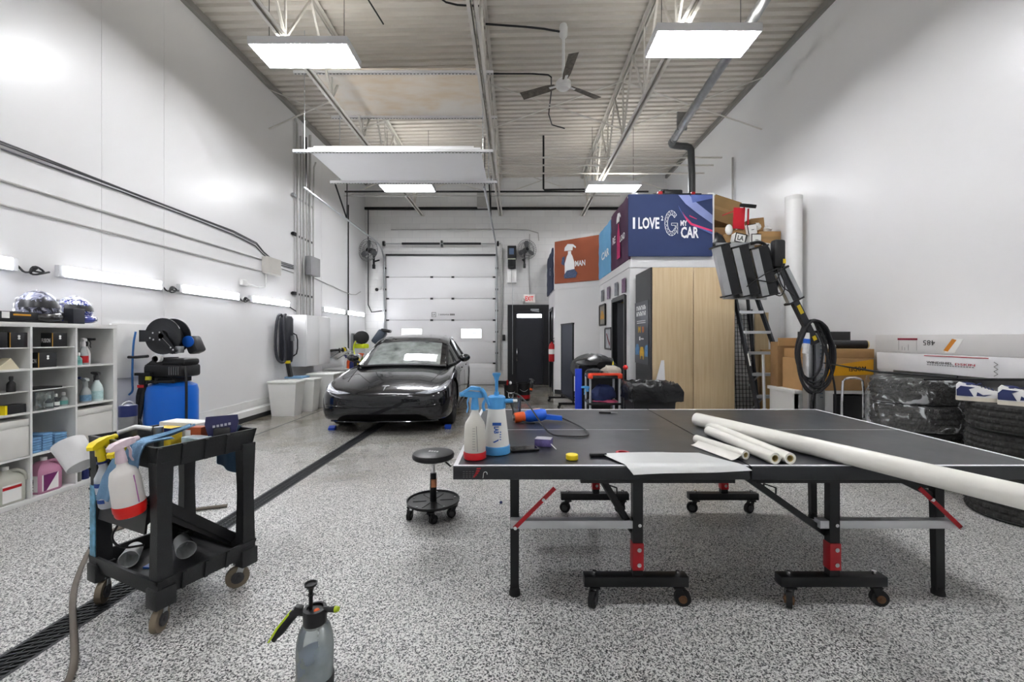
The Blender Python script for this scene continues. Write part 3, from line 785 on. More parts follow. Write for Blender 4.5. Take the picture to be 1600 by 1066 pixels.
banner('dark navy fabric banner at the far left end of the office roof', (.86, 12.0), (.86, 10.16), 2.5, 3.5, fabric('dark_navy_fabric', '26304c'), lambda t, f, L, H: text(B(), f, 'G', L * .7, H * .5, .3, .2, bold=.03).build('lettering', M('print_grey', '8d94a6', .7), t, w=True))

# ---------------------------------------------------------------- pictures on the side wall
for k, (y, c) in enumerate(((9.0, '7d8287'), (8.4, '8e7a93'), (7.75, '85888f'), (7.2, '7f5d7d'))):
    t = thing('small_print', ['small grey print farthest from the doorway, high on the office wall', 'small mauve print left of the doorway, high on the office wall', 'small grey print above the left edge of the doorway', 'small purple print above the right edge of the doorway'][k], 'print', (1.815, y, 2.23), 0, 'small prints above the side doorway')
    B().bx(-.004, .0, -.12, .12, -.12, .12).build('sheet', M('print_' + c, c, .5, var=.6, scale=16), t)
for y, z, h, wd, c1, lab in ((9.0, 1.82, .42, .58, 'b08a3e', 'framed yellow car picture high on the office side wall'), (8.42, 1.32, .41, .56, 'c9ccd2', 'framed pale picture with a dark red stroke beside the doorway')):
    t = thing('framed_picture', lab, 'picture', (1.83, y, z))
    g = B(); 
    for s in (-1, 1): g.bx(-.03, 0, s * wd / 2 - .02, s * wd / 2 + .02, -h / 2, h / 2).bx(-.03, 0, -wd / 2, wd / 2, s * h / 2 - .018, s * h / 2 + .018)
    g.build('frame', BMET, t)
    B().bx(-.016, -.008, -wd / 2, wd / 2, -h / 2, h / 2).build('print', M('pic_' + c1, c1 if c1[0] == 'c' else '8b8578', .3, var=.4, scale=7), t)
    f = F((-.017, wd / 2, -h / 2), (0, -1, 0), (0, 0, 1)); g = B()
    if c1[0] == 'b':
        plate(g, f, [(.1, .12), (.48, .12), (.5, .2), (.4, .24), (.36, .3), (.2, .3), (.15, .22), (.09, .2)])
        g.build('car_shape', M('print_amber', 'd29a2c', .5, var=.3, scale=30), t)
    else:
        plate(g, f, [(.1, .3), (.16, .32), (.42, .12), (.46, .16), (.44, .06), (.36, .09)])
        g.build('stroke_shape', M('print_maroon', '7d2438', .5, var=.2), t)

# ---------------------------------------------------------------- wardrobe
wd = thing('wardrobe', 'tall birch-front wardrobe with black side panels against the office', 'wardrobe', (2.545, 6.46, 0))
b = B().bx(1.93, 1.95, 6.1, 6.87, 0, 2.36).bx(3.14, 3.16, 6.12, 6.87, 0, 2.36).bx(1.95, 3.14, 6.12, 6.87, 2.33, 2.36).bx(1.95, 3.14, 6.84, 6.87, 0, 2.33).bx(1.95, 3.14, 6.14, 6.84, 0, .07)
b.build('carcass', M('black_panel', '28292c', .4, var=.08), wd, w=True)
for x0, x1 in ((1.953, 2.54), (2.548, 3.138)):
    B().bx(x0, x1, 6.095, 6.118, .03, 2.355, .002).build('door', BIRCH, wd, w=True)
t = thing('poster', 'dark poster with white heading and small coloured cars on the wardrobe side', 'poster', (1.928, 6.55, 1.4))
B().bx(-.004, 0, -.35, .35, -.46, .50).build('sheet', M('poster_dark', '3a3c46', .3, var=.1), t)
f = F((-.0045, .35, -.46), (0, -1, 0), (0, 0, 1))
b = B()
for j, (y, n, h) in enumerate(((.83, 8, .07), (.74, 8, .07))):
    for k in range(n):
        x = .1 + k * .062
        rect(b, f, x, y, x + .018, y + h); rect(b, f, x + .018, y + h * (.4 if (k + j) % 2 else .7), x + .05, y + h * (.6 if (k + j) % 2 else .95)); 
        if (k * 3 + j) % 4: rect(b, f, x + .034, y, x + .05, y + h * .6)
for j, y in enumerate((.655, .625)):
    for k in range(14): rect(b, f, .13 + k * .032, y, .152 + k * .032, y + .012)
rect(b, f, .25, .36, .31, .42); 
for k in range(5): rect(b, f, .34 + k * .03, .375, .36 + k * .03, .395)
b.build('small_lettering', LW, t)
b = B(); plate(b, f, [(.2, .48), (.23, .48), (.23, .54), (.26, .5), (.29, .54), (.29, .48), (.32, .48), (.32, .58), (.29, .58), (.26, .54), (.23, .58), (.2, .58)])
plate(b, f, [(.3, .07), (.34, .07), (.34, .12), (.44, .12), (.44, .07), (.48, .07), (.5, .18), (.45, .26), (.33, .26), (.28, .18)], .001, .002)
b.build('yellow_car_print', M('print_yellow', 'd9a928', .5, var=.2, scale=30), t)
b = B(); plate(b, f, [(.4, .5), (.45, .47), (.5, .5), (.5, .57), (.4, .57)]); b.build('badge_print', M('print_orange', 'c8743a', .5, var=.3, scale=40), t)
b = B(); plate(b, f, [(.04, .13), (.24, .13), (.25, .23), (.2, .3), (.1, .3), (.04, .22)]); plate(b, f, [(.54, .12), (.68, .12), (.68, .3), (.56, .28), (.53, .2)]); b.build('blue_car_print', M('print_car_blue', '5c93c4', .5, var=.4, scale=30), t)

# ---------------------------------------------------------------- fittings of the back wall
t = thing('exit_sign', 'white exit sign with red letters above the black door', 'sign', (.35, 12.06, 2.45))
B().bx(-.16, .16, -.04, .04, -.11, .11, .008).build('sign_box', M('exit_face', 'f3ece8', .4, emit=.04, var=0), t)
text(B(), F((0, -.042, 0), (1, 0, 0), (0, 0, 1)), 'EXIT', 0, 0, .23, .13, bold=.02).build('lettering', M('exit_red', 'd81414', .5, emit=.1, var=0), t)
solo(B().tube([(.35, 12.07, 2.56), (.35, 12.07, 3.7), (.36, 12.07, 4.3)], .012, 6), 'conduit', PIPEW, 'thin conduit rising from the exit sign', 'pipe')
def wallfan(x, y, z, r, rz_, lab):
    t = thing('wall_fan', lab, 'fan', (x, y, z), rz_)
    g = B(); n = 30
    for k in range(n):
        a = 2 * pi * k / n; c, s = cos(a), sin(a)
        g.tube([(.06 * c, -.11, .06 * s), (r * .7 * c, -.1, r * .7 * s), (r * c, -.04, r * s), (r * .8 * c, .05, r * .8 * s), (.1 * c, .07, .1 * s)], .0035, 4)
    for rr, yy in ((.06, -.11), (r * .7, -.1), (r, -.04), (r * .8, .05)):
        g.tube([(rr * cos(2 * pi * k / 28), yy, rr * sin(2 * pi * k / 28)) for k in range(28)], .006, 5, closed=True)
    g.build('cage', M('fan_wire', '77787a', .4, metal=.6), t)
    for a in (90, 210, 330):
        d = V((cos(R(a)), 0, sin(R(a)))); s = V((-d.z, 0, d.x)); b = B(); rings = []
        for q, wd in ((.12, .2), (.45, .42), (.75, .46), (.9, .25)):
            e = s * (wd * r / 2); u = V((0, .05, 0)) * wd
            rings.append([d * q * r + e + u, d * q * r + e + u + V((0, .006, 0)), d * q * r - e - u + V((0, .006, 0)), d * q * r - e - u])
        b.loft(rings); b.build('blade', M('fan_blade', '5d5e60', .4, metal=.3), t)
    B().lathe([(.02, -.1), (.05, -.08), (.06, 0), (.08, .06), (.08, .2), (.04, .24)], mat=Matrix.Rotation(R(-90), 3, 'X'), n=16).build('motor', BMET, t)
    B().bar((0, .2, 0), (0, .2, -.38), .04, .04).bar((0, .2, -.28), (0, .42, -.2), .04, .04).box((0, .2, -.42), (.06, .06, .12)).build('bracket', BMET, t)
    return t
wallfan(-4.05, 11.55, 3.73, .31, -20, 'round wall fan in the back left corner beside the door track')
wallfan(.26, 11.72, 3.78, .27, 15, 'round wall fan on the back wall beside the door motor')
t = thing('door_operator', 'black door motor on the back wall right of the overhead door', 'motor', (-.14, 11.9, 3.6))
B().bx(-.13, .12, -.16, .16, -.06, .3, .02).build('motor_case', BLACK, t)
B().bx(-.12, .1, -.17, .16, -.3, -.07, .01).build('gear_case', BMET, t)
B().bx(-.08, .05, -.175, -.16, .05, .22).build('motor_plate', M('motor_blue', '5c6f8c', .4), t)
B().bx(-.12, .1, -.176, -.165, -.09, -.06).build('trim_strip', M('pale_strip', 'c9cdb8', .4), t)
t = thing('control_box', 'white control box below the door motor', 'box', (-.15, 12.0, 3.08))
B().bx(-.13, .13, -.08, .1, -.19, .19, .008).build('box_body', WPLAS, t); B().bx(-.006, .0, -.084, -.08, -.19, .19).build('seam', BMET, t)
solo(B().tube([(-.13, 11.93, 3.3), (-.13, 11.93, .3)], .008, 5), 'hoist_chain', STEEL, 'thin hoist chain hanging beside the black door', 'chain')
solo(B().tube([(-.42, 12.05, 3.9), (-.42, 12.05, 2.4), (-.47, 12.05, 1.2), (-.47, 12.05, .4)], .02, 6), 'conduit', PIPEW, 'grey conduit on the back wall between overhead door and black door', 'pipe')
solo(B().bx(-.42, -.34, 12.02, 12.08, 1.25, 1.42, .006), 'door_button', BLACK, 'small black push-button station left of the black door', 'switch')
t = thing('security_camera', 'small white dome camera in the back left corner', 'camera', (-3.98, 12.0, 2.72))
B().bx(-.06, .1, .0, .09, -.01, .06, .01).build('mount', WPLAS, t); B().ell((0, -.02, -.02), .05, 12).build('lens_dome', BLACK, t)
solo(B().box((.19, 12.04, 2.38), (.07, .08, .14), None, .02), 'door_sensor', PIPEW, 'small grey sensor left of the exit sign', 'sensor')
t = thing('fire_extinguisher', 'red fire extinguisher hung at the angled office corner', 'extinguisher', (.84, 10.25, 1.0))
B().lathe([(.02, -.25), (.07, -.24), (.075, -.2), (.075, .12), (.06, .18), (.025, .21), (.025, .24)], n=18).build('cylinder', RED, t)
B().lathe([(.0765, -.06), (.0765, .06)], n=18, cap=False).build('label_band', PAPER, t)
B().box((0, 0, .26), (.05, .04, .05)).bar((-.02, -.02, .28), (.06, -.06, .33), .02, .012).bar((-.02, -.02, .26), (.06, -.06, .27), .02, .012).build('valve', BMET, t)
B().tube([(.03, 0, .25), (.1, -.02, .2), (.09, -.03, .0), (.085, -.03, -.15)], .012, 6, smooth=2).build('hose', BLACK, t)
# ================================================================ electric saloon car, nose to the camera
PAINT = M('dark_grey_car_paint', '1d1e22', .2, metal=.55, var=.04, scale=3, coat=1.)
GLASSW = thin_glass('wet_windscreen', '9fb5a9', .16, .34, .03)
GLASSS = thin_glass('side_glass', '4a5654', .2, .05, .02)
ROOFG = M('black_roof_glass', '1c1d20', .12, var=.05, coat=1.)
TRIMB = M('black_car_trim', '141416', .35, var=.05)
LENS = M('headlight_lens', 'ccd0d8', .1, metal=.4, var=.3, scale=25, coat=1.)
TYREM = M('car_tyre', '161617', .7, var=.15)
CABIN = M('cabin_dark', '232427', .7, var=.1)

def smoothed(build_fn, level, cutters=()):
    """body shell: control cage, subdivided, wheel openings cut out; returns a finished mesh builder"""
    b = B(); build_fn(b)
    bmesh.ops.recalc_face_normals(b.bm, faces=b.bm.faces)
    me = bpy.data.meshes.new('shell'); b.bm.to_mesh(me); b.bm.free()
    o = bpy.data.objects.new('shell', me); COL.objects.link(o)
    m = o.modifiers.new('s', 'SUBSURF'); m.levels = level; m.render_levels = level
    tmp = []
    for c in cutters:
        cb = B(); cb.cyl(*c[:2], c[2], n=40)
        bmesh.ops.recalc_face_normals(cb.bm, faces=cb.bm.faces)
        cm = bpy.data.meshes.new('cut'); cb.bm.to_mesh(cm); cb.bm.free()
        co = bpy.data.objects.new('cut', cm); COL.objects.link(co); tmp.append(co)
        q = o.modifiers.new('b', 'BOOLEAN'); q.operation = 'DIFFERENCE'; q.object = co; q.solver = 'EXACT'
    dg = bpy.context.evaluated_depsgraph_get(); dg.update()
    out = bpy.data.meshes.new_from_object(o.evaluated_get(dg))
    r = B(); r.bm.from_mesh(out); 
    for f in r.bm.faces: f.smooth = True; f.material_index = 0
    for t in (o, *tmp):
        d = t.data; bpy.data.objects.remove(t); bpy.data.meshes.remove(d)
    bpy.data.meshes.remove(out)
    return r
#            y     xw    zb    zsh   zhe   zc
STN = [(0.00, .52, .30, .50, .535, .545),
       (0.03, .70, .225, .545, .575, .585),
       (0.10, .82, .18, .60, .615, .625),
       (0.25, .895, .165, .665, .668, .680),
       (0.50, .915, .16, .735, .732, .755),
       (0.84, .922, .16, .795, .782, .815),
       (1.15, .924, .16, .835, .825, .855),
       (1.42, .924, .16, .865, .855, .885),
       (2.20, .924, .16, .885, .885, .895),
       (3.10, .924, .16, .905, .905, .915),
       (3.85, .920, .18, .925, .935, .945),
       (4.30, .89, .22, .935, .955, .965),
       (4.58, .82, .28, .90, .92, .93),
       (4.70, .70, .36, .80, .82, .825)]
def body_cage(b):
    rings = []
    for y, xw, zb, zsh, zhe, zc in STN:
        h = zsh - zb
        half = [(0, zb), (.55 * xw, zb), (.93 * xw, zb + .02), (xw * .985, zb + .12 * h), (xw, zb + .40 * h), (xw, zb + .62 * h), (xw * .985, zb + .86 * h), (xw * .93, zsh), (xw * .82, zsh + .006), (xw * .70, zhe - .012), (xw * .45, zc - .006), (0, zc)]
        rings.append([(x, y, z) for x, z in half] + [(-x, y, z) for x, z in half[-2:0:-1]])
    b.loft(rings)
ca = thing('car', 'dark grey wet electric saloon car facing the camera', 'car', (-1.84, 5.75, 0), 2.4)
WR, FA, RA = .335, .845, 3.72
body = smoothed(body_cage, 3, [((s * .62, y, WR + .005), (s * 1.1, y, WR + .005), .375) for s in (-1, 1) for y in (FA, RA)])
body.mats = [PAINT]
body.build('body', PAINT, ca, sharp=50)

# greenhouse
GH = [(1.28, .74, .875, .70, .878), (1.50, .79, .885, .685, 1.005), (1.80, .825, .89, .655, 1.165), (1.99, .835, .891, .638, 1.25), (2.16, .84, .893, .622, 1.312),
      (2.40, .845, .897, .605, 1.365), (2.75, .845, .905, .595, 1.392), (3.10, .84, .912, .59, 1.375), (3.50, .82, .925, .58, 1.305), (3.90, .78, .94, .56, 1.165), (4.28, .70, .958, .54, .98)]
def gh(i, u):
    """point on the cabin skin: station i, u in 0..1 across from left belt to right belt"""
    y, xb, zb, xt, zt = GH[i]
    pts = [(-xb, zb), (-(xb * .55 + xt * .45), zb + (zt - zb) * .42), (-xt - .012, zt - .05 * min(1, (zt - zb) * 5)), (-xt * .86, zt - .006), (-xt * .45, zt + .012), (0, zt + .018)]
    pts = pts + [(-x, z) for x, z in pts[-2::-1]]
    k = int(round(u * 10)); return V((pts[k][0], y, pts[k][1]))
n = len(GH)
ws = B(); ws.grid([[gh(i, u / 10) for u in range(3, 8)] for i in range(0, 4)]); ws.build('windscreen', GLASSW, ca)
rf = B(); rf.grid([[gh(i, u / 10) for u in range(3, 8)] for i in range(3, 9)]); rf.build('roof', ROOFG, ca)
rw = B(); rw.grid([[gh(i, u / 10) for u in range(3, 8)] for i in range(8, n)]); rw.build('rear_window', GLASSS, ca)
for s in (0, 1):
    us = (0, 1, 2) if s == 0 else (10, 9, 8)
    g = B(); g.grid([[gh(i, u / 10) for u in us] for i in range(0, n)]); sw = g.build('side_windows', GLASSS, ca)
    g = B()
    g.grid([[gh(i, u / 10) for u in ((2, 3) if s == 0 else (8, 7))] for i in range(0, n)])
    e = -.012 if s == 0 else .012
    g.tube([gh(i, us[2] / 10) for i in range(n)], .026, 8, smooth=1)
    g.build('roof_rail', PAINT, ca)
    g = B(); g.tube([gh(i, us[0] / 10) + V((0, 0, .004)) for i in range(n)], .018, 6, smooth=1)
    for i in (5, 8): g.tube([gh(i, us[0] / 10) , gh(i, us[1] / 10), gh(i, us[2] / 10)], .03, 6)
    g.build('window_pillars', TRIMB, ca)
b = B(); b.tube([gh(0, u / 10) for u in range(2, 9)], .022, 6); b.build('wiper_cowl', TRIMB, ca)
b = B(); b.tube([gh(3, u / 10) + V((0, .01, .0)) for u in range(2, 9)], .018, 6); b.build('header_strip', TRIMB, ca)
# cabin interior seen through the glass
b = B().bx(-.68, .68, 1.5, 1.75, .86, .97, .04); b.build('dashboard', CABIN, ca)
for x in (-.37, .37):
    b = B().box((x, 2.65, .95), (.5, .14, .42), (-12, 0, 0), .05).box((x, 2.72, 1.21), (.26, .09, .15), (-12, 0, 0), .035); b.build('front_seat', CABIN, ca)
b = B().box((0, 3.55, .98), (1.2, .14, .26), (-15, 0, 0), .05)
for x in (-.4, 0, .4): b.box((x, 3.6, 1.13), (.24, .08, .1), None, .03)
b.build('rear_seat', CABIN, ca)
b = B(); b.lathe([(.185, -.014), (.2, 0), (.185, .014), (.17, 0)], (.37, 2.02, .98), 24, ax((0, -.9, .35)), cap=False).box((.37, 2.02, .98), (.3, .03, .08), (-20, 0, 0)); b.build('steering_wheel', CABIN, ca)
b = B().box((.0, 2.02, 1.235), (.2, .02, .06), None, .01); b.build('inner_mirror', CABIN, ca)
B().box((.25, 2.0, 1.19), (.30, .012, .085), (-62, 0, 0)).build('sun_shade', M('pale_visor', 'b8c4cc', .6), ca)

# projecting marks onto the curved nose: front surface depth at (x, z)
def nose(x, z):
    """distance of the nose skin from the bumper tip, found by ray casting the finished body"""
    return 0
bodyo = [o for o in ca.children if o.name.startswith('body')][0]
from mathutils.bvhtree import BVHTree
_bm = bmesh.new(); _bm.from_mesh(bodyo.data); BV = BVHTree.FromBMesh(_bm); _bm.free()
def front(x, z):
    h = BV.ray_cast(V((x, -1, z)), V((0, 1, 0)))
    return h[0], h[1]
def topp(x, y):
    h = BV.ray_cast(V((x, y, 3)), V((0, 0, -1)))
    return h[0], h[1]
def sidep(s, y, z):
    h = BV.ray_cast(V((s * 3, y, z)), V((-s, 0, 0)))
    return h[0], h[1]
def patch(name, poly, mat, lift=.006, n=14, fn=front, res=None):
    """thin skin laid on the body, outline poly in (a, b) of the projector fn"""
    xs = [p[0] for p in poly]; zs = [p[1] for p in poly]
    def inside_cols(x):
        c = []
        for (x0, z0), (x1, z1) in zip(poly, poly[1:] + poly[:1]):
            if (x0 <= x < x1) or (x1 <= x < x0): c.append(z0 + (z1 - z0) * (x - x0) / (x1 - x0))
        return (min(c), max(c)) if len(c) > 1 else None
    b = B(); lo, hi = min(xs) + 1e-4, max(xs) - 1e-4; cols = []
    for i in range(n + 1):
        x = lo + (hi - lo) * i / n; c = inside_cols(x)
        if not c: continue
        col = []
        for j in range(6):
            h = fn(x, c[0] + (c[1] - c[0]) * j / 5)
            if h[0] is None: col = None; break
            col.append(h)
        if col: cols.append(col)
    b.grid([[h[0] + h[1] * lift for h in c] for c in cols])
    b.grid([[h[0] - h[1] * .004 for h in c][::-1] for c in cols])
    for e in (0, -1): b.grid([[c[e][0] + c[e][1] * lift for c in cols], [c[e][0] - c[e][1] * .004 for c in cols]])
    for e in (0, -1): b.grid([[h[0] + h[1] * lift for h in cols[e]], [h[0] - h[1] * .004 for h in cols[e]]])
    return b.build(name, mat, ca)
for s in (-1, 1):
    side = lambda p: [(s * x, z) for x, z in p]
    hl = patch('headlight', side([(.44, .575), (.62, .565), (.80, .60), (.868, .655), (.872, .70), (.84, .715), (.78, .665), (.66, .61), (.54, .595)]), LENS, .008, 20)
    patch('headlight_lamp', side([(.60, .58), (.76, .612), (.83, .66), (.84, .675), (.74, .628), (.62, .594)]), M('daytime_lamp', 'f0f2fa', .1, metal=.3, var=0, coat=1.), .012, 12)
    patch('air_slot', side([(.79, .27), (.86, .33), (.893, .47), (.878, .51), (.85, .46), (.80, .36)]), TRIMB, .004, 10)
patch('lower_intake', [(-.64, .205), (.64, .205), (.60, .245), (.50, .295), (-.50, .295), (-.60, .245)], M('intake_black', '050506', .9, var=0, spec=.1), .009, 22)
patch('front_lip', [(-.74, .186), (.74, .186), (.74, .2), (-.74, .2)], PAINT, .02, 22)
patch('bumper_crease', [(-.76, .40), (-.5, .35), (.5, .35), (.76, .40), (.5, .385), (-.5, .385)], PAINT, .022, 22)
b = B(); b.tube([front(x, .372 + .06 * (x / .78) ** 2)[0] + V((0, -.004, 0)) for x in [-.78 + 1.56 * i / 24 for i in range(25)]], .011, 8); b.build('bumper_ridge', PAINT, ca)
patch('hood_gap', [(-.62, .568), (-.4, .548), (0, .542), (.4, .548), (.62, .568), (.4, .555), (0, .549), (-.4, .555)], TRIMB, .0025, 22)
em = B(); h0 = topp(0, .10)
EMB = M('emblem_chrome', 'd0d2d6', .2, metal=1., var=0)
patch('emblem_bar', [(-.052, .660), (-.03, .668), (.03, .668), (.052, .660), (.03, .653), (-.03, .653)], EMB, .006, 10)
patch('emblem_stem', [(-.013, .652), (.013, .652), (.005, .607), (-.005, .607)], EMB, .006, 6)
for s in (-1, 1):
    g = B()
    for k in range(9):
        pass
    pts = []
    for k in range(12):
        y = .42 + k * .08; h = topp(s * (.60 + .012 * k), y)
        if h[0]: pts.append(h[0] + V((0, 0, .001)))
    g.tube(pts, .006, 6); g.build('hood_crease', PAINT, ca)
    # mirrors
    m = B()
    m.ell((s * .975, 1.72, .985), (.105, .075, .07), 16, (0, s * -8, 0)); mo = m.build('door_mirror', PAINT, ca)
    B().bar((s * .84, 1.68, .90), (s * .93, 1.70, .95), .05, .035).build('mirror_arm', TRIMB, mo)
    # door lines and handles on the flanks
    g = B()
    for y in (1.42, 2.42, 3.3):
        pts = [sidep(s, y, z)[0] for z in (.3, .4, .5, .6, .7, .8, .86)]
        g.tube([p + V((s * -.002, 0, 0)) for p in pts if p], .005, 5)
    g.build('door_gap', TRIMB, ca)
    for y in (2.18, 3.05):
        p = sidep(s, y, .79)[0]; B().box(p, (.02, .2, .025), None, .006).build('door_handle', PAINT, ca)
    B().bx(s * .90, s * .925, 1.25, 3.3, .17, .20, .008).build('sill_strip', TRIMB, ca)
RIM = M('dark_alloy', '4a4b50', .3, metal=.8, var=.1)
def car_wheel(x, y, s):
    w_ = B()
    T = Matrix.Rotation(R(90), 3, 'Y')
    w_.lathe([(.235, -.1), (.30, -.11), (.325, -.10), (.333, -.06), (.335, 0), (.333, .06), (.325, .10), (.30, .11), (.235, .1)], (x, y, WR), 40, T)
    wo = w_.build('wheel', TYREM, ca)
    r = B(); o = s * .085
    r.lathe([(.24, -.10), (.245, .0), (.24, .10), (.225, .10), (.22, 0), (.225, -.1)], (x, y, WR), 32, T, cap=False)
    r.cyl((x + o - s * .03, y, WR), (x + o + s * .012, y, WR), .06, .045, n=16)
    for k in range(10):
        a = 2 * pi * k / 10 + .1
        r.bar((x + o, y + .04 * cos(a), WR + .04 * sin(a)), (x + o + s * .01, y + .232 * cos(a + .12), WR + .232 * sin(a + .12)), .026, .02, (1, 0, 0))
    r.cyl((x, y, WR), (x + s * .02, y, WR), .21, n=24)
    r.build('rim', RIM, wo)
    return wo
for y in (FA, RA):
    for s in (-1, 1): car_wheel(s * .79, y, s)
b = B().bx(-.62, .62, .35, 4.3, .15, .30); b.build('underbody', TRIMB, ca)
mw = MW[ca.name]
for s, lab in ((-1, 'bright blue block in front of the car wheel on the wall side'), (1, 'bright blue block in front of the car wheel on the table side')):
    p = mw @ V((s * .84, .43, 0))
    t = thing('wheel_chock', lab, 'chock', p, 2.4, 'blue blocks at the front wheels')
    B().prism([(-.045, -.02, 0), (-.045, .06, 0), (-.045, .06, .055), (-.045, .02, .055), (-.045, -.02, .03)], (.09, 0, 0)).build('block', M('chock_blue', '1747b8', .5, var=.1), t)
# ================================================================ folding table-tennis table
TT = bpy.data.materials.new('scuffed_table_top'); TT.use_nodes = True
nt = TT.node_tree; N = nt.nodes; L = nt.links; p = N['Principled BSDF']
tc = N.new('ShaderNodeTexCoord'); mp = N.new('ShaderNodeMapping'); mp.inputs['Scale'].default_value = (2.2, 34, 1); mp.inputs['Rotation'].default_value = (0, 0, R(6))
L.new(tc.outputs['Object'], mp.inputs[0])
n1 = N.new('ShaderNodeTexNoise'); n1.inputs['Scale'].default_value = 4; n1.inputs['Detail'].default_value = 6; L.new(mp.outputs[0], n1.inputs['Vector'])
c1 = N.new('ShaderNodeValToRGB'); c1.color_ramp.elements[0].position = .63; c1.color_ramp.elements[1].position = .72
c1.color_ramp.elements[0].color = (*lin('26292f'), 1); c1.color_ramp.elements[1].color = (*lin('4c4f55'), 1)
L.new(n1.outputs['Fac'], c1.inputs[0]); L.new(c1.outputs[0], p.inputs['Base Color'])
n2 = N.new('ShaderNodeTexNoise'); n2.inputs['Scale'].default_value = 3; n2.inputs['Detail'].default_value = 4; L.new(tc.outputs['Object'], n2.inputs['Vector'])
m1 = N.new('ShaderNodeMapRange'); m1.inputs[3].default_value = .22; m1.inputs[4].default_value = .42; L.new(n2.outputs['Fac'], m1.inputs[0]); L.new(m1.outputs[0], p.inputs['Roughness'])
TBL = M('table_black_steel', '17181a', .4, metal=.2, var=.1)
APR = M('table_apron_black', '212327', .35, var=.06)
LINE = M('table_line_white', 'e2e3e6', .5, var=.04)
TR = M('table_red', 'b01420', .35, var=.08)
tt = thing('table_tennis_table', 'black folding table-tennis table on castor bases, used as a workbench', 'table', (1.08, 2.7, 0))
TX0, TX1, TXM, TY0, TY1, TZ = -.293, 2.45, 1.068, 1.935, 3.46, .76
for x0, x1, out in ((TX0, TXM - .004, 0), (TXM + .004, TX1, 1)):
    top = B().bx(x0, x1, TY0, TY1, TZ - .018, TZ - .001).build('tabletop', TT, tt, w=True)
    b = B().bx(x0, x1, TY0, TY0 + .02, TZ - .001, TZ).bx(x0, x1, TY1 - .02, TY1, TZ - .001, TZ)
    e = x0 if out == 0 else x1 - .02
    b.bx(e, e + .02, TY0 + .02, TY1 - .02, TZ - .001, TZ)
    if out == 0: b.bx(x0 + .02, x1 - .22, 2.695, 2.699, TZ - .001, TZ - .0002)
    else: b.bx(x0 + .12, x1 - .02, 2.695, 2.699, TZ - .001, TZ - .0002)
    b.build('white_line', LINE, top, w=True)
    b = B()
    ch = .012
    f0, f1 = x0, x1
    b.bx(f0, f1, TY0 - .006, TY0 + .02, TZ - .062, TZ - .004, .004).bx(f0, f1, TY1 - .02, TY1 + .006, TZ - .062, TZ - .004, .004)
    for x in (f0, f1 - .02): b.bx(x, x + .02, TY0 + .02, TY1 - .02, TZ - .06, TZ - .018)
    ap = b.build('apron', APR, tt, w=True)
    q0, q1 = (.3, 1.03) if out == 0 else (1.13, 1.9)
    B().bx(q0, q1, TY0 + .06, TY0 + .1, TZ - .1, TZ - .018).bx(q0, q1, TY1 - .1, TY1 - .06, TZ - .1, TZ - .018).build('under_rail', TBL, tt, w=True)
f = F((TX0, TY0 - .0065, TZ - .06), (1, 0, 0), (0, 0, 1))
g = B()
for k, (x, y) in enumerate(((.107, .047), (.104, .036), (.10, .026), (.095, .017), (.09, .009))):
    plate(g, f, [(x, y), (x + .018 - k * .002, y), (x + .021 - k * .002, y + .006), (x + .003, y + .006)])
g.build('red_marks', TR, tt, w=True)
g = B()
for y in (.035, .025, .016, .009):
    for k in range(4): rect(g, f, .045 + k * .014, y, .054 + k * .014, y + .002)
g.build('grey_marks', M('mark_grey', '5a5a5e', .5), tt, w=True)
g = B(); pts = []
for k in range(9):
    a = R(200 - k * 27); pts.append((.148 + .0085 * cos(a), .026 + .0095 * sin(a)))
pts = [(.137, .007), (.1385, .016)] + pts[1:]
for a, c in zip(pts, pts[1:]): g.bar(f.p(*a, .001), f.p(*c, .001), .0035, .002)
g.build('racket_logo', LINE, tt, w=True)
f = F((1.07, TY0 - .0065, TZ - .06), (1, 0, 0), (0, 0, 1))
g = B(); text(g, f, 'HEAD', 1.285, .034, .085, .014, bold=.02); g.build('logo_lettering', LINE, tt, w=True)
for x in (.3, 1.5):
    pass
def castor(parent, x, y, a, top=.1, r=.038, tyre=RUBBER, fork=BMET, rusty=False):
    c, s = cos(R(a)), sin(R(a)); o = V((x - .022 * c, y - .022 * s, r)); n = V((-s, c, 0))
    wh = B().cyl(o - n * .013, o + n * .013, r, n=18).build('castor', tyre, parent, w=True)
    g = B()
    for k in (-1, 1): g.bar(o + n * .018 * k, V((x, y, top - .012)) + n * .018 * k, .03, .004, n)
    g.bx(x - .026, x + .026, y - .026, y + .026, top - .014, top - .006).cyl((x, y, top - .008), (x, y, top + .004), .01, n=8)
    g.build('fork', fork, wh, w=True)
    B().cyl(o - n * .0215, o + n * .0215, r * .55, r * .5, n=12).cyl(o - n * .025, o + n * .025, r * .2, n=8).build('hub', M('rust', '6a4a30', .7, var=.3) if rusty else M('hub_grey', '3a3a3c', .5), wh, w=True)
    return wh
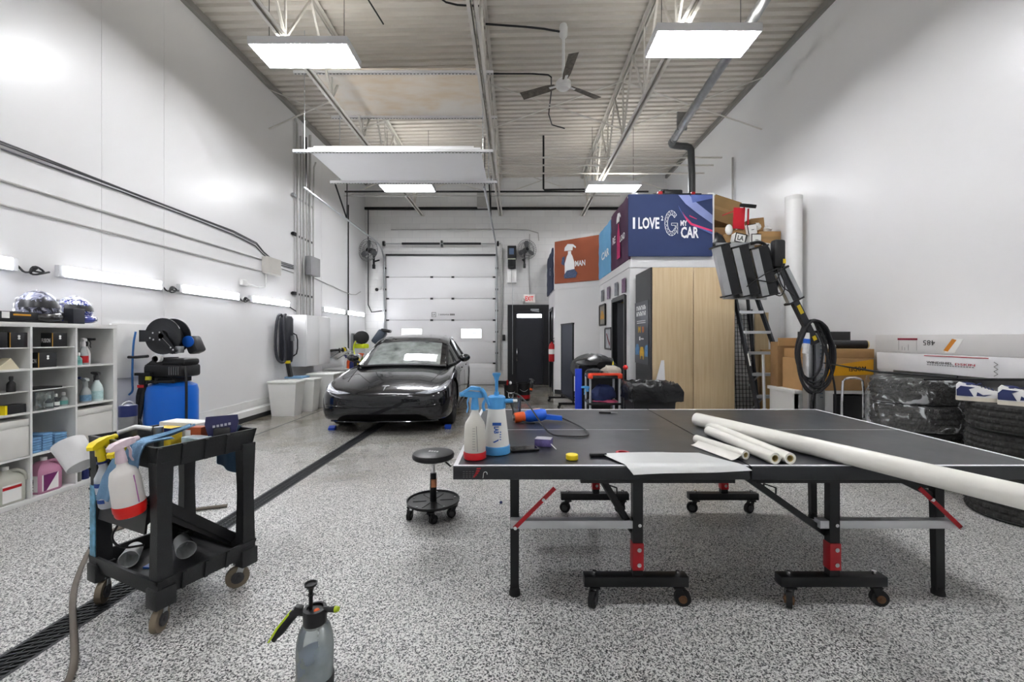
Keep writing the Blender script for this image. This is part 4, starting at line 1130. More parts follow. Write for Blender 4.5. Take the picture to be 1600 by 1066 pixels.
for sx_, px, lx, b0, b1 in ((0, .604, -.013, .335, .855), (1, 1.588, 2.2, 1.315, 1.845)):
    for y in (2.13, 3.25):
        near = y < 2.5
        B().bx(px - .025, px + .025, y - .02, y + .02, .15, TZ - .1).build('post', TBL, tt, w=True)
        g = B().bx(px - .028, px + .028, y - .026, y + .026, .185, .32, .003); sl = g.build('red_sleeve', TR, tt, w=True)
        g = B()
        for z in (.215, .29): g.cyl((px + .004, y - .032, z), (px + .004, y - .024, z), .011, n=10)
        g.build('bolt', CHROME, sl, w=True)
        B().cyl((px + .008, y - .026, .41), (px + .008, y - .018, .41), .009, n=10).build('bolt', CHROME, tt, w=True)
        ba = B().bx(b0, b1, y - .03, y + .03, .105, .155, .003).build('castor_beam', TBL, tt, w=True)
        for x in (b0 + .055, b1 - .045): B().cyl((x, y, .155), (x, y, .172), .011, n=8).build('nut', CHROME, ba, w=True)
        castor(tt, b0 + .055, y, 60 if near else -20, .105, .04, rusty=near and sx_)
        castor(tt, b1 - .045, y, 170 if near else 20, .105, .04, rusty=near)
        # outer folding leg
        ly = 2.22 if near else 3.16
        b = B(); b.loft([[(lx + dx * .022 + (.012 if sx_ else 0), ly + dy * .016, .03) for dx, dy in ((-1, -1), (1, -1), (1, 1), (-1, 1))], [(lx + dx * .024, ly + dy * .02, TZ - .03) for dx, dy in ((-1, -1), (1, -1), (1, 1), (-1, 1))]])
        lg = b.build('folding_leg', TBL, tt, w=True)
        B().lathe([(.03, 0), (.03, .012), (.024, .035), (.024, .045)], (lx + (.012 if sx_ else 0), ly, 0), 14).build('foot', RUBBER, lg, w=True)
        ax0, ax1 = (lx - .02, px) if not sx_ else (px - .07, lx + .04)
        B().bx(ax0, ax1, y + .03 - .045, y + .055 - .045 + .02, .39, .43, .002).build('cross_bar', M('silver_bar', 'd5d7da', .35, metal=.3, var=.05), tt, w=True)
        q = (lx + .0, lx + .2) if not sx_ else (lx + .01, lx - .2)
        g = B().bar((q[0], y - .03, .40), (q[1], y - .03, .60), .02, .006, (0, 1, 0)); br = g.build('red_brace', TR, tt, w=True)
        g = B()
        for u in (.02, .72): g.cyl((q[0] + (q[1] - q[0]) * u, y - .042, .40 + .2 * u), (q[0] + (q[1] - q[0]) * u, y - .03, .40 + .2 * u), .009, n=8)
        g.build('rivet', CHROME, br, w=True)
        i0 = .40 if not sx_ else 1.10
        g = B().bar((px, y + .03, .34), (i0, y - .06 if near else y, TZ - .08), .022, .03)
        mx_, mz = px + (i0 - px) * .68, .34 + (TZ - .42) * .68
        g.bar((mx_ - .03, y - .03, mz + .02), (mx_ - .03, y - .03, mz + .05), .006, .006).bar((mx_ + .03, y - .03, mz), (mx_ + .03, y - .03, mz + .03), .006, .006).bar((mx_ - .03, y - .03, mz + .05), (mx_ + .03, y - .03, mz + .03), .006, .006)
        g.build('diagonal_brace', TBL, tt, w=True)
    B().bx(lx - .02, lx + .02, 2.2, 3.2, TZ - .075, TZ - .05).build('leg_tie', TBL, tt, w=True)
if True:
    B().bar((1.85, 2.2, TZ - .08), (2.18, 2.22, .52), .02, .03).build('diagonal_brace', TBL, tt, w=True)

# ---------------------------------------------------------------- things on the table
def trig_head(b, c, a, s, col=None):
    """trigger sprayer head on a neck at c, nozzle towards angle a (degrees), scale s"""
    d = V((cos(R(a)), sin(R(a)), 0)); n = V((-d.y, d.x, 0)); u = V((0, 0, 1)); c = V(c)
    def ringp(t, z, w, h): return [c + d * t * s + n * k * w * s + u * (z + m * h) * s for k, m in ((-1, -1), (1, -1), (1, 1), (-1, 1))]
    b.loft([ringp(-.035, .035, .011, .006), ringp(-.02, .04, .015, .012), ringp(.02, .045, .014, .013), ringp(.048, .046, .011, .010), ringp(.052, .046, .008, .007)])
    b.cyl(c, c + u * .03 * s, .016 * s, .013 * s, n=12)
    b.cyl(c + d * .05 * s + u * .046 * s, c + d * .066 * s + u * .046 * s, .010 * s, n=10)
    b.loft([ringp(.026, .034, .009, .004), ringp(.034, .012, .008, .003), ringp(.030, -.012, .007, .003), ringp(.036, -.03, .006, .003)])
t = thing('trigger_spray_bottle', 'off-white spray bottle with sky blue trigger and red base cap on the table corner', 'spray bottle', (-.206, 2.06, TZ))
B().lathe([(.05, .03), (.053, .04), (.052, .12), (.05, .16), (.046, .175), (.026, .205), (.018, .225), (.017, .24)], n=28).build('bottle_body', NATUR, t)
B().lathe([(.05, 0), (.0545, .004), (.0555, .03), (.052, .036)], n=28).build('base_cap', M('cap_red', 'c01820', .35), t)
g = B()
for k in range(9):
    z = .055 + k * .0125; r = .0528
    g.box((r * sin(R(0)), -r - .0003, z), (.013, .001, .002))
g.build('scale_marks', M('scale_grey', '9c9a94', .5), t)
B().cyl((.018, -.0505, .045), (.012, -.049, .165), .0012, n=5).build('dip_tube', M('tube_grey', '7a7a78', .5), t)
b = B(); b.cyl((0, 0, .238), (0, 0, .262), .021, .019, n=16); trig_head(b, (0, 0, .262), 205, 1.15); 
b.loft([[(-.07, -.02, .315), (-.07, .02, .315), (-.07, .02, .32), (-.07, -.02, .32)], [(-.02, -.024, .335), (-.02, .024, .335), (-.02, .024, .35), (-.02, -.024, .35)], [(.03, -.014, .33), (.03, .014, .33), (.03, .014, .345), (.03, -.014, .345)]])
b.tube([(.03, 0, .335), (.045, 0, .32), (.055, -.0, .29), (.07, 0, .255)], [.012, .011, .009, .006], 8, smooth=1)
b.build('trigger_head', SKY, t)

t = thing('pressure_sprayer', 'white pump sprayer with blue pump handle and blue foot on the table', 'sprayer', (-.105, 2.16, TZ))
B().lathe([(.064, .035), (.064, .05), (.055, .13), (.047, .20), (.043, .232)], n=28).build('tank', M('sprayer_white', 'ecebe6', .35, var=.02), t)
B().lathe([(.066, 0), (.070, .003), (.068, .04), (.064, .042)], n=28).build('foot', SKY, t)
b = B(); b.lathe([(.046, .228), (.047, .24), (.045, .285), (.036, .292)], n=24)
b.cyl((.04, -.01, .265), (.085, -.02, .268), .011, n=10)
b.tube([(-.04, 0, .28), (-.06, -.01, .27), (-.07, -.01, .24), (-.062, -.01, .215)], .008, 8, smooth=1); b.build('pump_head', SKY, t)
B().cyl((.085, -.02, .268), (.105, -.024, .269), .007, n=8).build('nozzle', WPLAS, t)
b = B(); b.cyl((0, 0, .29), (0, 0, .372), .0085, n=10).cyl((0, 0, .29), (0, 0, .31), .013, n=10).lathe([(.01, .368), (.014, .385), (.02, .395), (.022, .402), (.02, .407)], n=18); b.build('pump_handle', SKY, t)
PB = M('print_cobalt', '1f56a8', .5, var=0)
f = F((.004, -.0672, .05), (1, .0, 0), (0, .105, 1))
g = B(); rect(g, f, -.022, .10, .022, .114, t=.006, off=-.003); text(g, f, 'LAB', -.002, .078, .034, .024, off=.003, bold=.04, rot=-90); 
plate(g, f, [(-.02, .02), (.0, .028), (.01, .034), (.008, .026), (-.012, .016)], t=.004, off=0)
for k in range(4): rect(g, f, .014, .03 + k * .012, .022, .034 + k * .012, off=.0)
g.build('printed_marks', PB, t)

b = thing('plastic_cup', 'clear plastic cup near the far left of the table', 'cup', (-.005, 3.04, TZ))
B().lathe([(.028, .002), (.036, .13), (.038, .15), (.0365, .15), (.034, .13), (.026, .004)], n=22).build('cup_wall', CLEARP, b)
t = thing('heat_gun', 'blue heat gun with orange nozzle and looping black cable on the table', 'heat gun', (.12, 2.92, TZ), 0)
HB = M('gun_blue', '1d5fd0', .35, var=.05)
b = B(); b.lathe([(.03, -.09), (.042, -.07), (.043, .03), (.036, .06)], (.02, .03, .045), 20, ax((1, .18, .08)))
b.loft([[(.03, .02, .02), (.03, .05, .02), (.03, .05, .06), (.03, .02, .06)], [(.11, .0, .018), (.11, .035, .018), (.11, .035, .05), (.11, 0, .05)], [(.19, -.02, .016), (.19, .015, .016), (.19, .015, .045), (.19, -.02, .045)]])
b.build('gun_body', HB, t)
B().lathe([(.034, -.16), (.036, -.10), (.03, -.085)], (.02, .03, .045), 18, ax((1, .18, .08))).build('nozzle_guard', ORG, t)
B().lathe([(.02, -.175), (.02, -.15)], (.02, .03, .045), 16, ax((1, .18, .08))).build('nozzle_tube', TIN, t)
B().box((.015, .03, .088), (.05, .02, .004), (0, -4, 10), .001).build('side_label', M('gun_label', 'd9b0a8', .5), t)
cp = [(.19, 0, .03), (.24, -.02, .012), (.30, -.2, .008), (.32, -.38, .006), (.27, -.44, .006), (.16, -.43, .006), (.08, -.42, .01), (.03, -.30, .05), (-.03, -.16, .13), (-.10, .0, .19), (-.16, .07, .20), (-.17, .06, .12), (-.13, .02, .04), (-.08, -.02, .006), (.0, -.05, .006)]
B().tube(cp, .0048, 8, smooth=3).build('cable', BLACK, t)
t = thing('phone', 'black smartphone lying near the sprayer on the table', 'phone', (.035, 2.21, TZ), 12)
B().box((0, 0, .006), (.15, .075, .012), None, .004).build('case', BLACK, t)
B().box((0, 0, .0122), (.135, .064, .001)).build('screen', M('dark_glass', '0c0c0e', .08, var=0), t)
t = thing('small_carton', 'small purple and white carton with a thin stick on the table', 'box', (.145, 2.30, TZ), -14)
B().box((0, 0, .02), (.09, .065, .04), None, .002).build('carton', M('carton_purple', '6a5f9a', .45, var=.4, scale=30), t)
B().box((0, 0, .0405), (.086, .06, .001)).build('top_face', M('carton_grey', 'b9bac2', .4, var=.2), t)
B().cyl((.04, -.025, .02), (.08, -.075, .004), .0025, n=6).build('stick', PAPER, t)
solo(B().lathe([(.026, 0), (.029, .003), (.029, .022), (.026, .025)], (.265, 2.04, TZ), 24, fn=lambda i, j: .0008 * (i % 2)), 'bottle_cap', YEL, 'bright yellow round cap on the table', 'cap')
t = thing('utility_knife', 'dark folding knife beside a red ring on the table', 'knife', (.42, 2.09, TZ), 8)
B().box((-.02, 0, .009), (.085, .028, .018), None, .006).build('handle', BLACK, t)
B().box((.055, .0, .008), (.075, .022, .01), None, .003).build('metal_head', TIN, t)
solo(B().lathe([(.022, 0), (.034, 0), (.034, .012), (.022, .012)], (.53, 2.12, TZ + .001), 24, cap=False), 'tape_roll', M('tape_red', 'd02a3c', .4), 'small red tape ring behind the paper sheet on the table', 'tape')
t = thing('craft_knife', 'slim black knife near the back edge of the table', 'knife', (.68, 3.27, TZ), -10)
B().box((0, 0, .006), (.09, .014, .012), None, .003).build('handle', BLACK, t); B().box((.07, .0, .006), (.05, .02, .005)).build('blade', STEEL, t)
solo(B().lathe([(.008, 0), (.012, .01), (.008, .02)], (.18, 3.36, TZ), 10), 'suction_tip', NAVY, 'tiny dark blue tip at the table\'s back left', 'tip')
# curled translucent sheet over the front edge
sh = B(); rows = []
for j in range(9):
    v = j / 8; row = []
    for i in range(17):
        u = i / 16
        xl, xr = .42 + .10 * (1 - v), 1.06 - .16 * v
        x = xl + (xr - xl) * u; y = 1.905 + v * .19 - .02 * (1 - u) * (1 - v)
        z = TZ + .006 + .016 * v * v * (1 - abs(u - .6)) + .002 * sin(u * 7)
        if y < TY0: z -= (TY0 - y) * .6
        row.append((x, y, z))
    rows.append(row)
sh.grid(rows); sh.grid([[(x, y, z - .0012) for x, y, z in r][::-1] for r in rows])
solo(sh, 'film_sheet', M('film_white', 'e3e5e4', .35, var=.03, trans=.25), 'curled translucent white sheet hanging over the front table edge', 'sheet')
FILM = M('film_roll', 'eceae2', .3, var=.02, trans=.05)
CORE = M('card_core', 'd2bd83', .7, var=.1)
def roll(p0, p1, r, lab, hole=True, flap=0):
    p0, p1 = V(p0), V(p1); d = p1 - p0; t = thing('film_roll', lab, 'roll', p0, 0, 'white film rolls on the table')
    m = ax(d); Ln = d.length
    B().lathe([(r * .62, 0), (r, 0), (r, Ln), (r * .62, Ln), (r * .62, Ln * .5), (r * .62, 0)], (0, 0, 0), 28, m, cap=False).build('film', FILM, t)
    B().lathe([(r * .5, .003), (r * .618, .003), (r * .618, Ln - .003), (r * .5, Ln - .003), (r * .5, .003)], (0, 0, 0), 24, m, cap=False).build('core', CORE, t)
    if flap:
        n = d.normalized(); s = V((n.y, -n.x, 0)) * flap
        g = B(); q = []
        for k in range(7):
            a = k / 6; q.append([n * (Ln * .12) + s * (.9 * r + a * .05) + V((0, 0, -r + .002 + (1 - a) ** 2 * r)), n * (Ln * .98) + s * (.9 * r + a * .06) + V((0, 0, -r + .002 + (1 - a) ** 2 * r))])
        g.grid(q); g.grid([[x - V((0, 0, .001)) for x in r_] for r_ in q]); g.build('loose_edge', FILM, t)
    return t
roll((1.195, 2.81, TZ + .044), (1.915, .965, TZ + .044), .043, 'longest and thickest white film roll, hanging over the front edge of the table', flap=0)
roll((1.225, 2.70, TZ + .028), (1.265, 1.955, TZ + .028), .0265, 'thin white film roll lying against the long roll on the table', flap=1)
roll((1.150, 2.54, TZ + .028), (1.195, 1.955, TZ + .028), .0265, 'middle thin white film roll of the three short ones on the table')
roll((1.0, 2.36, TZ + .023), (1.10, 2.03, TZ + .023), .0215, 'shortest white film roll, leftmost on the table', flap=1)
# ================================================================ utility cart and its load
CN, CA = V((-1.63, 1.92, 0)), 66.0          # near corner, direction of the long right-hand edge
CL, CWD, CH = .43, .575, .85                  # right-hand edge, front edge, height
cx = CN + V((cos(R(CA)), sin(R(CA)), 0)) * CL / 2 + V((-sin(R(CA)), cos(R(CA)), 0)) * CWD / 2
CARTM = M('cart_black', '232426', .5, var=.2, scale=14, bump=.15, bscale=120)
ct = thing('utility_cart', 'black two-shelf plastic service cart on castors', 'cart', (cx.x, cx.y, 0), CA)
# own space: x along the right-hand edge (away), y to the left
hx, hy = CL / 2, CWD / 2
def tray(z, h, name):
    b = B()
    b.bx(-hx, hx, -hy, hy, z, z + .014, .004)
    for s in (-1, 1):
        b.prism([(s * hx, -hy, z), (s * hx, hy, z), (s * (hx + .018), hy + .018, z + h), (s * (hx + .018), -hy - .018, z + h)], (-s * .014, 0, 0))
        b.prism([(-hx, s * hy, z), (hx, s * hy, z), (hx + .018, s * (hy + .018), z + h), (-hx - .018, s * (hy + .018), z + h)], (0, -s * .014, 0))
    for s in (-1, 1):
        for k in range(-1, 3):
            x = -.12 + k * .1
            b.box((x, s * (hy + .012), z + h * .5), (.016, .014, h * .96), (s * -9, 0, 0))
    return b.build(name, CARTM, ct)
tray(.745, .105, 'top_tray'); tray(.16, .085, 'bottom_tray')
for sx in (-1, 1):
    for sy in (-1, 1):
        b = B(); x, y = sx * (hx - .02), sy * (hy - .02)
        b.loft([[(x + dx * .034, y + dy * .034, .15) for dx, dy in ((-1, -1), (1, -1), (1, 1), (-1, 1))], [(x + dx * .028, y + dy * .028, .5) for dx, dy in ((-1, -1), (1, -1), (1, 1), (-1, 1))], [(x + dx * .034, y + dy * .034, .775) for dx, dy in ((-1, -1), (1, -1), (1, 1), (-1, 1))]])
        b.box((x, y, .16), (.085, .085, .09), None, .006)
        po = b.build('corner_post', CARTM, ct)
        if sx == -1 and sy == 1:
            g = B()
            for k in range(5): g.box((x - .002, y + .03, .28 + k * .1), (.07, .012, .008))
            g.build('post_rib', CARTM, po)
            B().box((x - .034, y, .42), (.004, .05, .36)).build('post_sticker', M('sticker_sky', '6fb4d6', .4, var=.5, scale=25), po)
mw = MW[ct.name]
for sx, sy, a in ((-1, -1, 102), (1, -1, 35), (-1, 1, 112), (1, 1, 40)):
    p = mw @ V((sx * (hx - .03), sy * (hy - .03), 0))
    castor(ct, p.x, p.y, a, .135, .056, M('castor_tan', '7b6f5e', .7, var=.2), STEEL)
def on_cart(x, y, z): return mw @ V((x, y, z))
ZT = .76
# a flat black tote tipped into the space between the shelves
tb = thing('plastic_tote', 'black plastic tote lying tipped between the two cart shelves', 'tote', on_cart(0, .06, .30), CA)
b = B()
b.prism([(-.205, -.245, .30), (-.205, .165, .30), (.185, .165, -.055), (.185, -.245, -.055)], (-.008, 0, -.012))
b.prism([(-.205, -.245, .30), (-.205, .165, .30), (-.222, .175, .135), (-.222, -.245, .135)], (.010, 0, 0))
for y in (-.245, .157): b.prism([(-.205, y, .30), (.185, y, -.055), (.165, y, -.085), (-.17, y, .20), (-.215, y, .17)], (0, .008, 0))
b.build('tote_body', M('tote_black', '19191b', .38, var=.1), tb)
b = B()
for y in (-.255, .155): b.bar((-.205, y + .01, .30), (.185, y + .01, -.055), .022, .045)
b.build('rim', MATS['tote_black'], tb)
B().tube([(-.16, .12, .1), (-.19, .14, .03), (-.17, .08, -.02), (-.1, .02, -.02)], .006, 6, smooth=2).build('strap', BLACK, tb)
# clear cups and bottle on the bottom shelf
def cup_lying(x, y, z, a, r, h, lab):
    t = thing('plastic_beaker', lab, 'cup', on_cart(x, y, z + r), CA + a)
    m = Matrix.Rotation(R(90), 3, 'Y')
    B().lathe([(.001, 0), (r * .82, 0), (r, h), (r * .95, h), (r * .78, .006), (.001, .006)], mat=m, n=26).build('cup_wall', M('cup_frost', 'f4f6f7', .3, var=.02), t)
    return t
cup_lying(-.07, .235, .175, -125, .042, .13, 'frosted cup lying at the left edge of the cart\'s bottom shelf')
cup_lying(.08, .1, .175, -110, .045, .15, 'larger frosted cup lying behind the other on the cart\'s bottom shelf')
solo(B().box(on_cart(-.08, .02, .178), (.05, .09, .008), (0, 0, CA + 20)), 'glove', BLUE, 'scrap of dark blue cloth on the cart\'s bottom shelf', 'cloth')
# spray bottles hanging on the front rim
def hung_bottle(x, lab, bodym, label, yellow, tilt=10, s=1.0, zoff=0, out=0):
    p = on_cart(x[0], x[1], x[2])
    t = thing('hung_spray_bottle', lab, 'spray bottle', p, 0, 'spray bottles hanging on the cart', rot=(0, tilt, CA + 180 + 0))
    r = .043 * s
    B().lathe([(r * .9, -.20 * s), (r, -.19 * s), (r, -.08 * s), (r * .92, -.05 * s), (r * .55, -.02 * s), (.016 * s, .0), (.0155 * s, .02 * s)], n=26).build('bottle_body', bodym, t)
    return t, r
NB = M('bottle_frost', 'dbe2ea', .32, var=.03, trans=.25)
PRB = M('print_royal', '2b4fa0', .5, var=.05)
def yellow_trigger(t, a=0):
    b = B(); b.cyl((0, 0, .018), (0, 0, .028), .021, n=16); b.build('collar', NAVY, t)
    b = B(); b.cyl((0, 0, .028), (0, 0, .06), .016, .015, n=14); trig_head(b, (0, 0, .058), a, 1.35); b.build('trigger_head', YEL, t)
    d = V((cos(R(a)), sin(R(a)), 0)); B().cyl(d * .055 + V((0, 0, .12)), d * .1 + V((0, 0, .12)), .014, .009, n=12).build('nozzle', NAVY, t)
def band_marks(t, r, z0):
    f = F((0, -r - .0005, z0), (1, 0, 0), (0, 0, 1)); g = B()
    for (x0, y0, x1, y1) in ((-.02, .085, .004, .105), (-.02, .05, .0, .054), (-.02, .035, -.004, .039), (-.016, 0, .014, .02)): rect(g, f, x0, y0, x1, y1, .002, -.002)
    g2 = B()
    for k in range(36):
        a = 2 * pi * k / 36
        if k % 12 < 5:
            for (q0, q1) in ((.0, .018), (.028, .033), (.04, .044), (.08, .1)):
                g2.box(((r + .0005) * cos(a), (r + .0005) * sin(a), z0 + (q0 + q1) / 2), (.002, r * .165, q1 - q0), (0, 0, math.degrees(a)))
    g.bm.free(); g2.build('label_lettering', PRB, t)
t, r = hung_bottle((-.255, .10, .725), 'frosted spray bottle with yellow trigger, leftmost hanging on the cart', NB, None, True, 8)
yellow_trigger(t, 205); band_marks(t, r, -.17)
t, r = hung_bottle((-.262, -.10, .715), 'blue-printed spray bottle with yellow trigger, half behind a blue cloth on the cart', M('bottle_bluish', 'b7c4da', .32, var=.05), None, True, 8)
yellow_trigger(t, 205); band_marks(t, r, -.17)
t = thing('pink_spray_bottle', 'white spray bottle with pink trigger and red base hanging on the cart\'s near corner', 'spray bottle', on_cart(-.276, -.195, .565), rot=(0, 8, CA + 180))
B().lathe([(.056, .025), (.058, .04), (.056, .14), (.05, .18), (.045, .195), (.022, .215), (.017, .235)], n=28).build('bottle_body', M('bottle_white', 'eeeae6', .35, var=.02), t)
B().lathe([(.052, -.01), (.056, .0), (.056, .012), (.058, .012), (.0595, .018), (.0595, .04), (.057, .046)], n=28).build('base_cap', M('cap_scarlet', 'dc1a14', .35), t)
B().cyl((-.012, .0575, .05), (-.012, .052, .175), .002, n=6).build('dip_stripe', M('stripe_mauve', 'b55fae', .5), t)
b = B(); b.cyl((0, 0, .232), (0, 0, .262), .021, .019, n=16); trig_head(b, (0, 0, .26), 190, 1.2); b.build('trigger_head', M('trigger_pink', 'e8d3dc', .35, var=.08), t)
# white beaker hooked on the left end
t = thing('white_beaker', 'white plastic beaker hanging upside down at the cart\'s left end', 'cup', (-2.29, 2.19, .74))
B().lathe([(.001, .07), (.058, .07), (.061, .073), (.068, -.075), (.065, -.075), (.056, .062), (.001, .062)], n=30, mat=ax((.635, -.135, -.75))).build('cup_wall', M('beaker_white', 'e9e9ea', .35, var=.02), t)
# blue cloths
def cloth(pts_rows, lab, name='microfibre_cloth', m=CLOTH):
    b = B(); b.grid(pts_rows)
    b.grid([[V(p) + V((.002, .002, -.005)) for p in r][::-1] for r in pts_rows])
    return solo(b, name, m, lab, 'cloth', 'blue microfibre cloths')
rows = []
for j in range(12):
    v = j / 11; row = []
    for i in range(9):
        u = i / 8
        path = [(.0, -.14, .90), (-.08, -.13, .875), (-.17, -.12, .86), (-.235, -.11, .862), (-.27, -.09, .80), (-.305, -.065, .70), (-.318, -.05, .61)]
        k = v * 6; a = int(min(k, 5)); q = k - a
        x, y, z = [path[a][c] * (1 - q) + path[a + 1][c] * q for c in range(3)]
        wdt = .05 + .07 * v
        row.append(on_cart(x + .006 * sin(u * 9 + v * 4), y + (u - .5) * wdt, z + .006 * sin(u * 12 + v * 7)))
    rows.append(row)
cloth(rows, 'long blue cloth draped over the cart\'s front rim between the spray bottles')
rows = []
for j in range(10):
    v = j / 9; row = []
    for i in range(8):
        u = i / 7; path = [(-.12, -.14, .865), (-.2, -.15, .866), (-.238, -.16, .86), (-.255, -.165, .82), (-.262, -.17, .76)]
        k = v * 4; a = int(min(k, 3)); q = k - a
        x, y, z = [path[a][c] * (1 - q) + path[a + 1][c] * q for c in range(3)]
        row.append(on_cart(x, y + (u - .5) * (.16 - .06 * v), z + .004 * sin(u * 11 + v * 3)))
    rows.append(row)
cloth(rows, 'small blue cloth folded over the cart\'s near corner')
rows = []
for j in range(11):
    v = j / 10; row = []
    for i in range(12):
        u = i / 11
        path = [(.17, .79), (.215, .862), (.248, .852), (.254, .74), (.256, .60)]
        k = v * 4; a = int(min(k, 3)); q = k - a
        x, z = [path[a][c] * (1 - q) + path[a + 1][c] * q for c in range(2)]
        row.append(on_cart(x + .012 * sin(u * 9) * v, -.06 + (u - .5) * .27 + .02 * v, z - .04 * (1 - u) * v * v))
    rows.append(row)
cloth(rows, 'dark blue cloth hanging down behind the cart below its far rim', m=M('navy_microfibre', '43607c', .95, var=.15, scale=14, bump=.4, bscale=220))
rows = []
for j in range(7):
    v = j / 6; row = []
    for i in range(6):
        u = i / 5; path = [(.205, -.03, .80), (.225, -.03, .862), (.2, -.02, .875), (.17, -.02, .80)]
        k = v * 3; a = int(min(k, 2)); q = k - a
        x, y, z = [path[a][c] * (1 - q) + path[a + 1][c] * q for c in range(3)]
        row.append(on_cart(x, y + (u - .5) * .11, z + .004 * sin(u * 8)))
    rows.append(row)
cloth(rows, 'pale blue cloth hooked over the cart\'s far rim beside the lamp head')
# goods in the top tray
t = thing('thermos_bottle', 'steel thermos with dark blue lid standing in the cart\'s top tray', 'bottle', on_cart(-.10, .235, ZT), CA)
B().lathe([(.036, 0), (.038, .004), (.038, .17), (.036, .174)], n=26).build('steel_body', TIN, t)
B().lathe([(.0385, .172), (.0385, .225), (.036, .23)], n=26).build('lid', NAVY, t)
B().tube([(.022, 0, .228), (.022, 0, .24), (0, 0, .252), (-.022, 0, .24), (-.022, 0, .228)], .004, 6, smooth=1).build('loop', WPLAS, t)
def tray_box(name, x, y, z, d, a, m, lab, extra=None, cat='box'):
    t = thing(name, lab, cat, on_cart(x, y, z), CA + a)
    B().box((0, 0, d[2] / 2), d, None, .003).build('carton', m, t)
    if extra:
        for mm, c, dd in extra: B().box(c, dd).build('printed_band', mm, t)
    return t
tray_box('white_carton', .12, .13, ZT, (.10, .26, .115), 12, M('carton_white', 'e8e6e0', .5, var=.05), 'long white carton at the back of the cart\'s top tray')
tray_box('blue_yellow_carton', .03, .125, ZT, (.06, .12, .10), 8, M('carton_cyan', 'e9c936', .45, var=.1), 'yellow carton with dark blue stripe in the cart\'s top tray', [(MATS.get('navy_plastic'), (0, 0, .085), (.0615, .1215, .028))])
tray_box('orange_carton', .07, -.06, ZT, (.05, .09, .11), 18, M('carton_rust', 'b4552c', .5, var=.35, scale=20), 'small rust-orange carton in the cart\'s top tray', [(PAPER, (0, .03, .07), (.0515, .03, .05))])
tray_box('pale_carton', .03, -.13, ZT, (.07, .13, .07), 5, M('carton_pale', 'c3d3dc', .5, var=.1), 'pale blue flat carton in the cart\'s top tray')
tray_box('green_sheet', -.07, -.14, ZT, (.1, .14, .012), -10, M('green_card', '9fc79a', .6, var=.2), 'thin green and white card in the cart\'s top tray', cat='card')
solo(B().tube([on_cart(-.16, .19, .86), on_cart(-.11, .14, .885), on_cart(-.06, .10, .868)], .012, 10), 'applicator', WPLAS, 'white stick with blue tip resting on the yellow triggers', 'tool')
solo(B().cyl(on_cart(-.1, -.05, ZT), on_cart(-.1, -.05, ZT + .14), .02, n=16), 'steel_tin', TIN, 'slim steel tube standing behind the draped cloth on the cart', 'tube')
t = thing('work_lamp', 'dark blue square work lamp tilted on the cart\'s far right rim', 'lamp', on_cart(.12, -.19, .825), rot=(-15, 0, 34))
b = B(); b.loft([[(-.055, -.02, -.02), (.055, -.02, -.02), (.055, .03, -.02), (-.055, .03, -.02)], [(-.075, -.03, .06), (.075, -.03, .06), (.075, .04, .06), (-.075, .04, .06)], [(-.07, -.03, .10), (.07, -.03, .10), (.07, .035, .10), (-.07, .035, .10)]]); b.build('lamp_case', M('lamp_navy', '2a2a55', .35, var=.1), t)
g = B(); 
for k in range(5): g.box((-.035 + k * .017, -.032, .045 + .002 * k), (.011, .012, .012))
g.build('lamp_buttons', M('button_grey', 'b5b5c0', .4), t)
B().box((0, -.03, .01), (.075, .05, .05), None, .012).build('lamp_foot', BLACK, t)

# hose on the floor, bottom left
solo(B().tube([(-1.66, 1.45, .014), (-1.74, 1.665, .014), (-2.02, 1.924, .014), (-2.33, 2.21, .014), (-2.62, 2.56, .014), (-2.83, 2.865, .014), (-2.7, 3.2, .014), (-2.3, 3.35, .014)], .013, 10, smooth=3), 'floor_hose', M('hose_taupe', '6e665c', .6, var=.15), 'grey-brown hose lying across the floor grate beside the cart', 'hose')

# ---------------------------------------------------------------- pump sprayer on the floor in front
t = thing('pump_sprayer', 'clear pump sprayer with black head and lime handle standing on the floor', 'sprayer', (-.775, 1.62, 0))
LIQ = M('grey_liquid', '7787a3', .15, var=.05)
CLB = thin_glass('sprayer_shell', 'f2f5f8', .12, .42, .1)
B().lathe([(.062, .035), (.066, .05), (.067, .16), (.064, .20), (.055, .235), (.042, .258)], n=36, cap=False).build('bottle', CLB, t)
B().lathe([(.058, .04), (.0625, .055), (.063, .14), (.001, .14)], n=32).build('liquid', LIQ, t)
B().lathe([(.060, 0), (.067, .004), (.069, .05), (.066, .056)], n=36).build('base', BLACK, t)
B().tube([(.01, 0, .25), (.02, .0, .12), (.03, 0, .05)], .003, 6).build('dip_tube', WPLAS, t)
b = B(); b.lathe([(.042, .25), (.0425, .30), (.041, .312), (.03, .314), (.03, .306), (.001, .306)], n=32)
b.cyl((.035, 0, .305), (.052, -.004, .308), .011, n=12).cyl((.05, -.004, .308), (.082, -.010, .313), .009, .012, n=12)
b.build('head', BLACK, t)
B().cyl((.082, -.010, .313), (.095, -.012, .315), .0115, .009, n=12).build('nozzle', GREEN, t)
b = B(); b.cyl((-.016, 0, .30), (-.016, 0, .385), .0075, n=10).lathe([(.008, .375), (.012, .39), (.022, .398), (.024, .407), (.02, .408), (.016, .401), (.001, .40)], (-.016, 0, 0), 22).cyl((-.016, 0, .36), (-.016, 0, .364), .012, n=12); b.build('pump_rod', BLACK, t)
b = B(); b.tube([(-.03, 0, .292), (-.065, .0, .298), (-.085, -.0, .285), (-.115, -.01, .245), (-.148, -.02, .2)], [.014, .014, .017, .016, .009], 10, smooth=1).box((-.062, 0, .31), (.03, .024, .02), (0, 12, 0), .004); b.build('handle', BLACK, t)
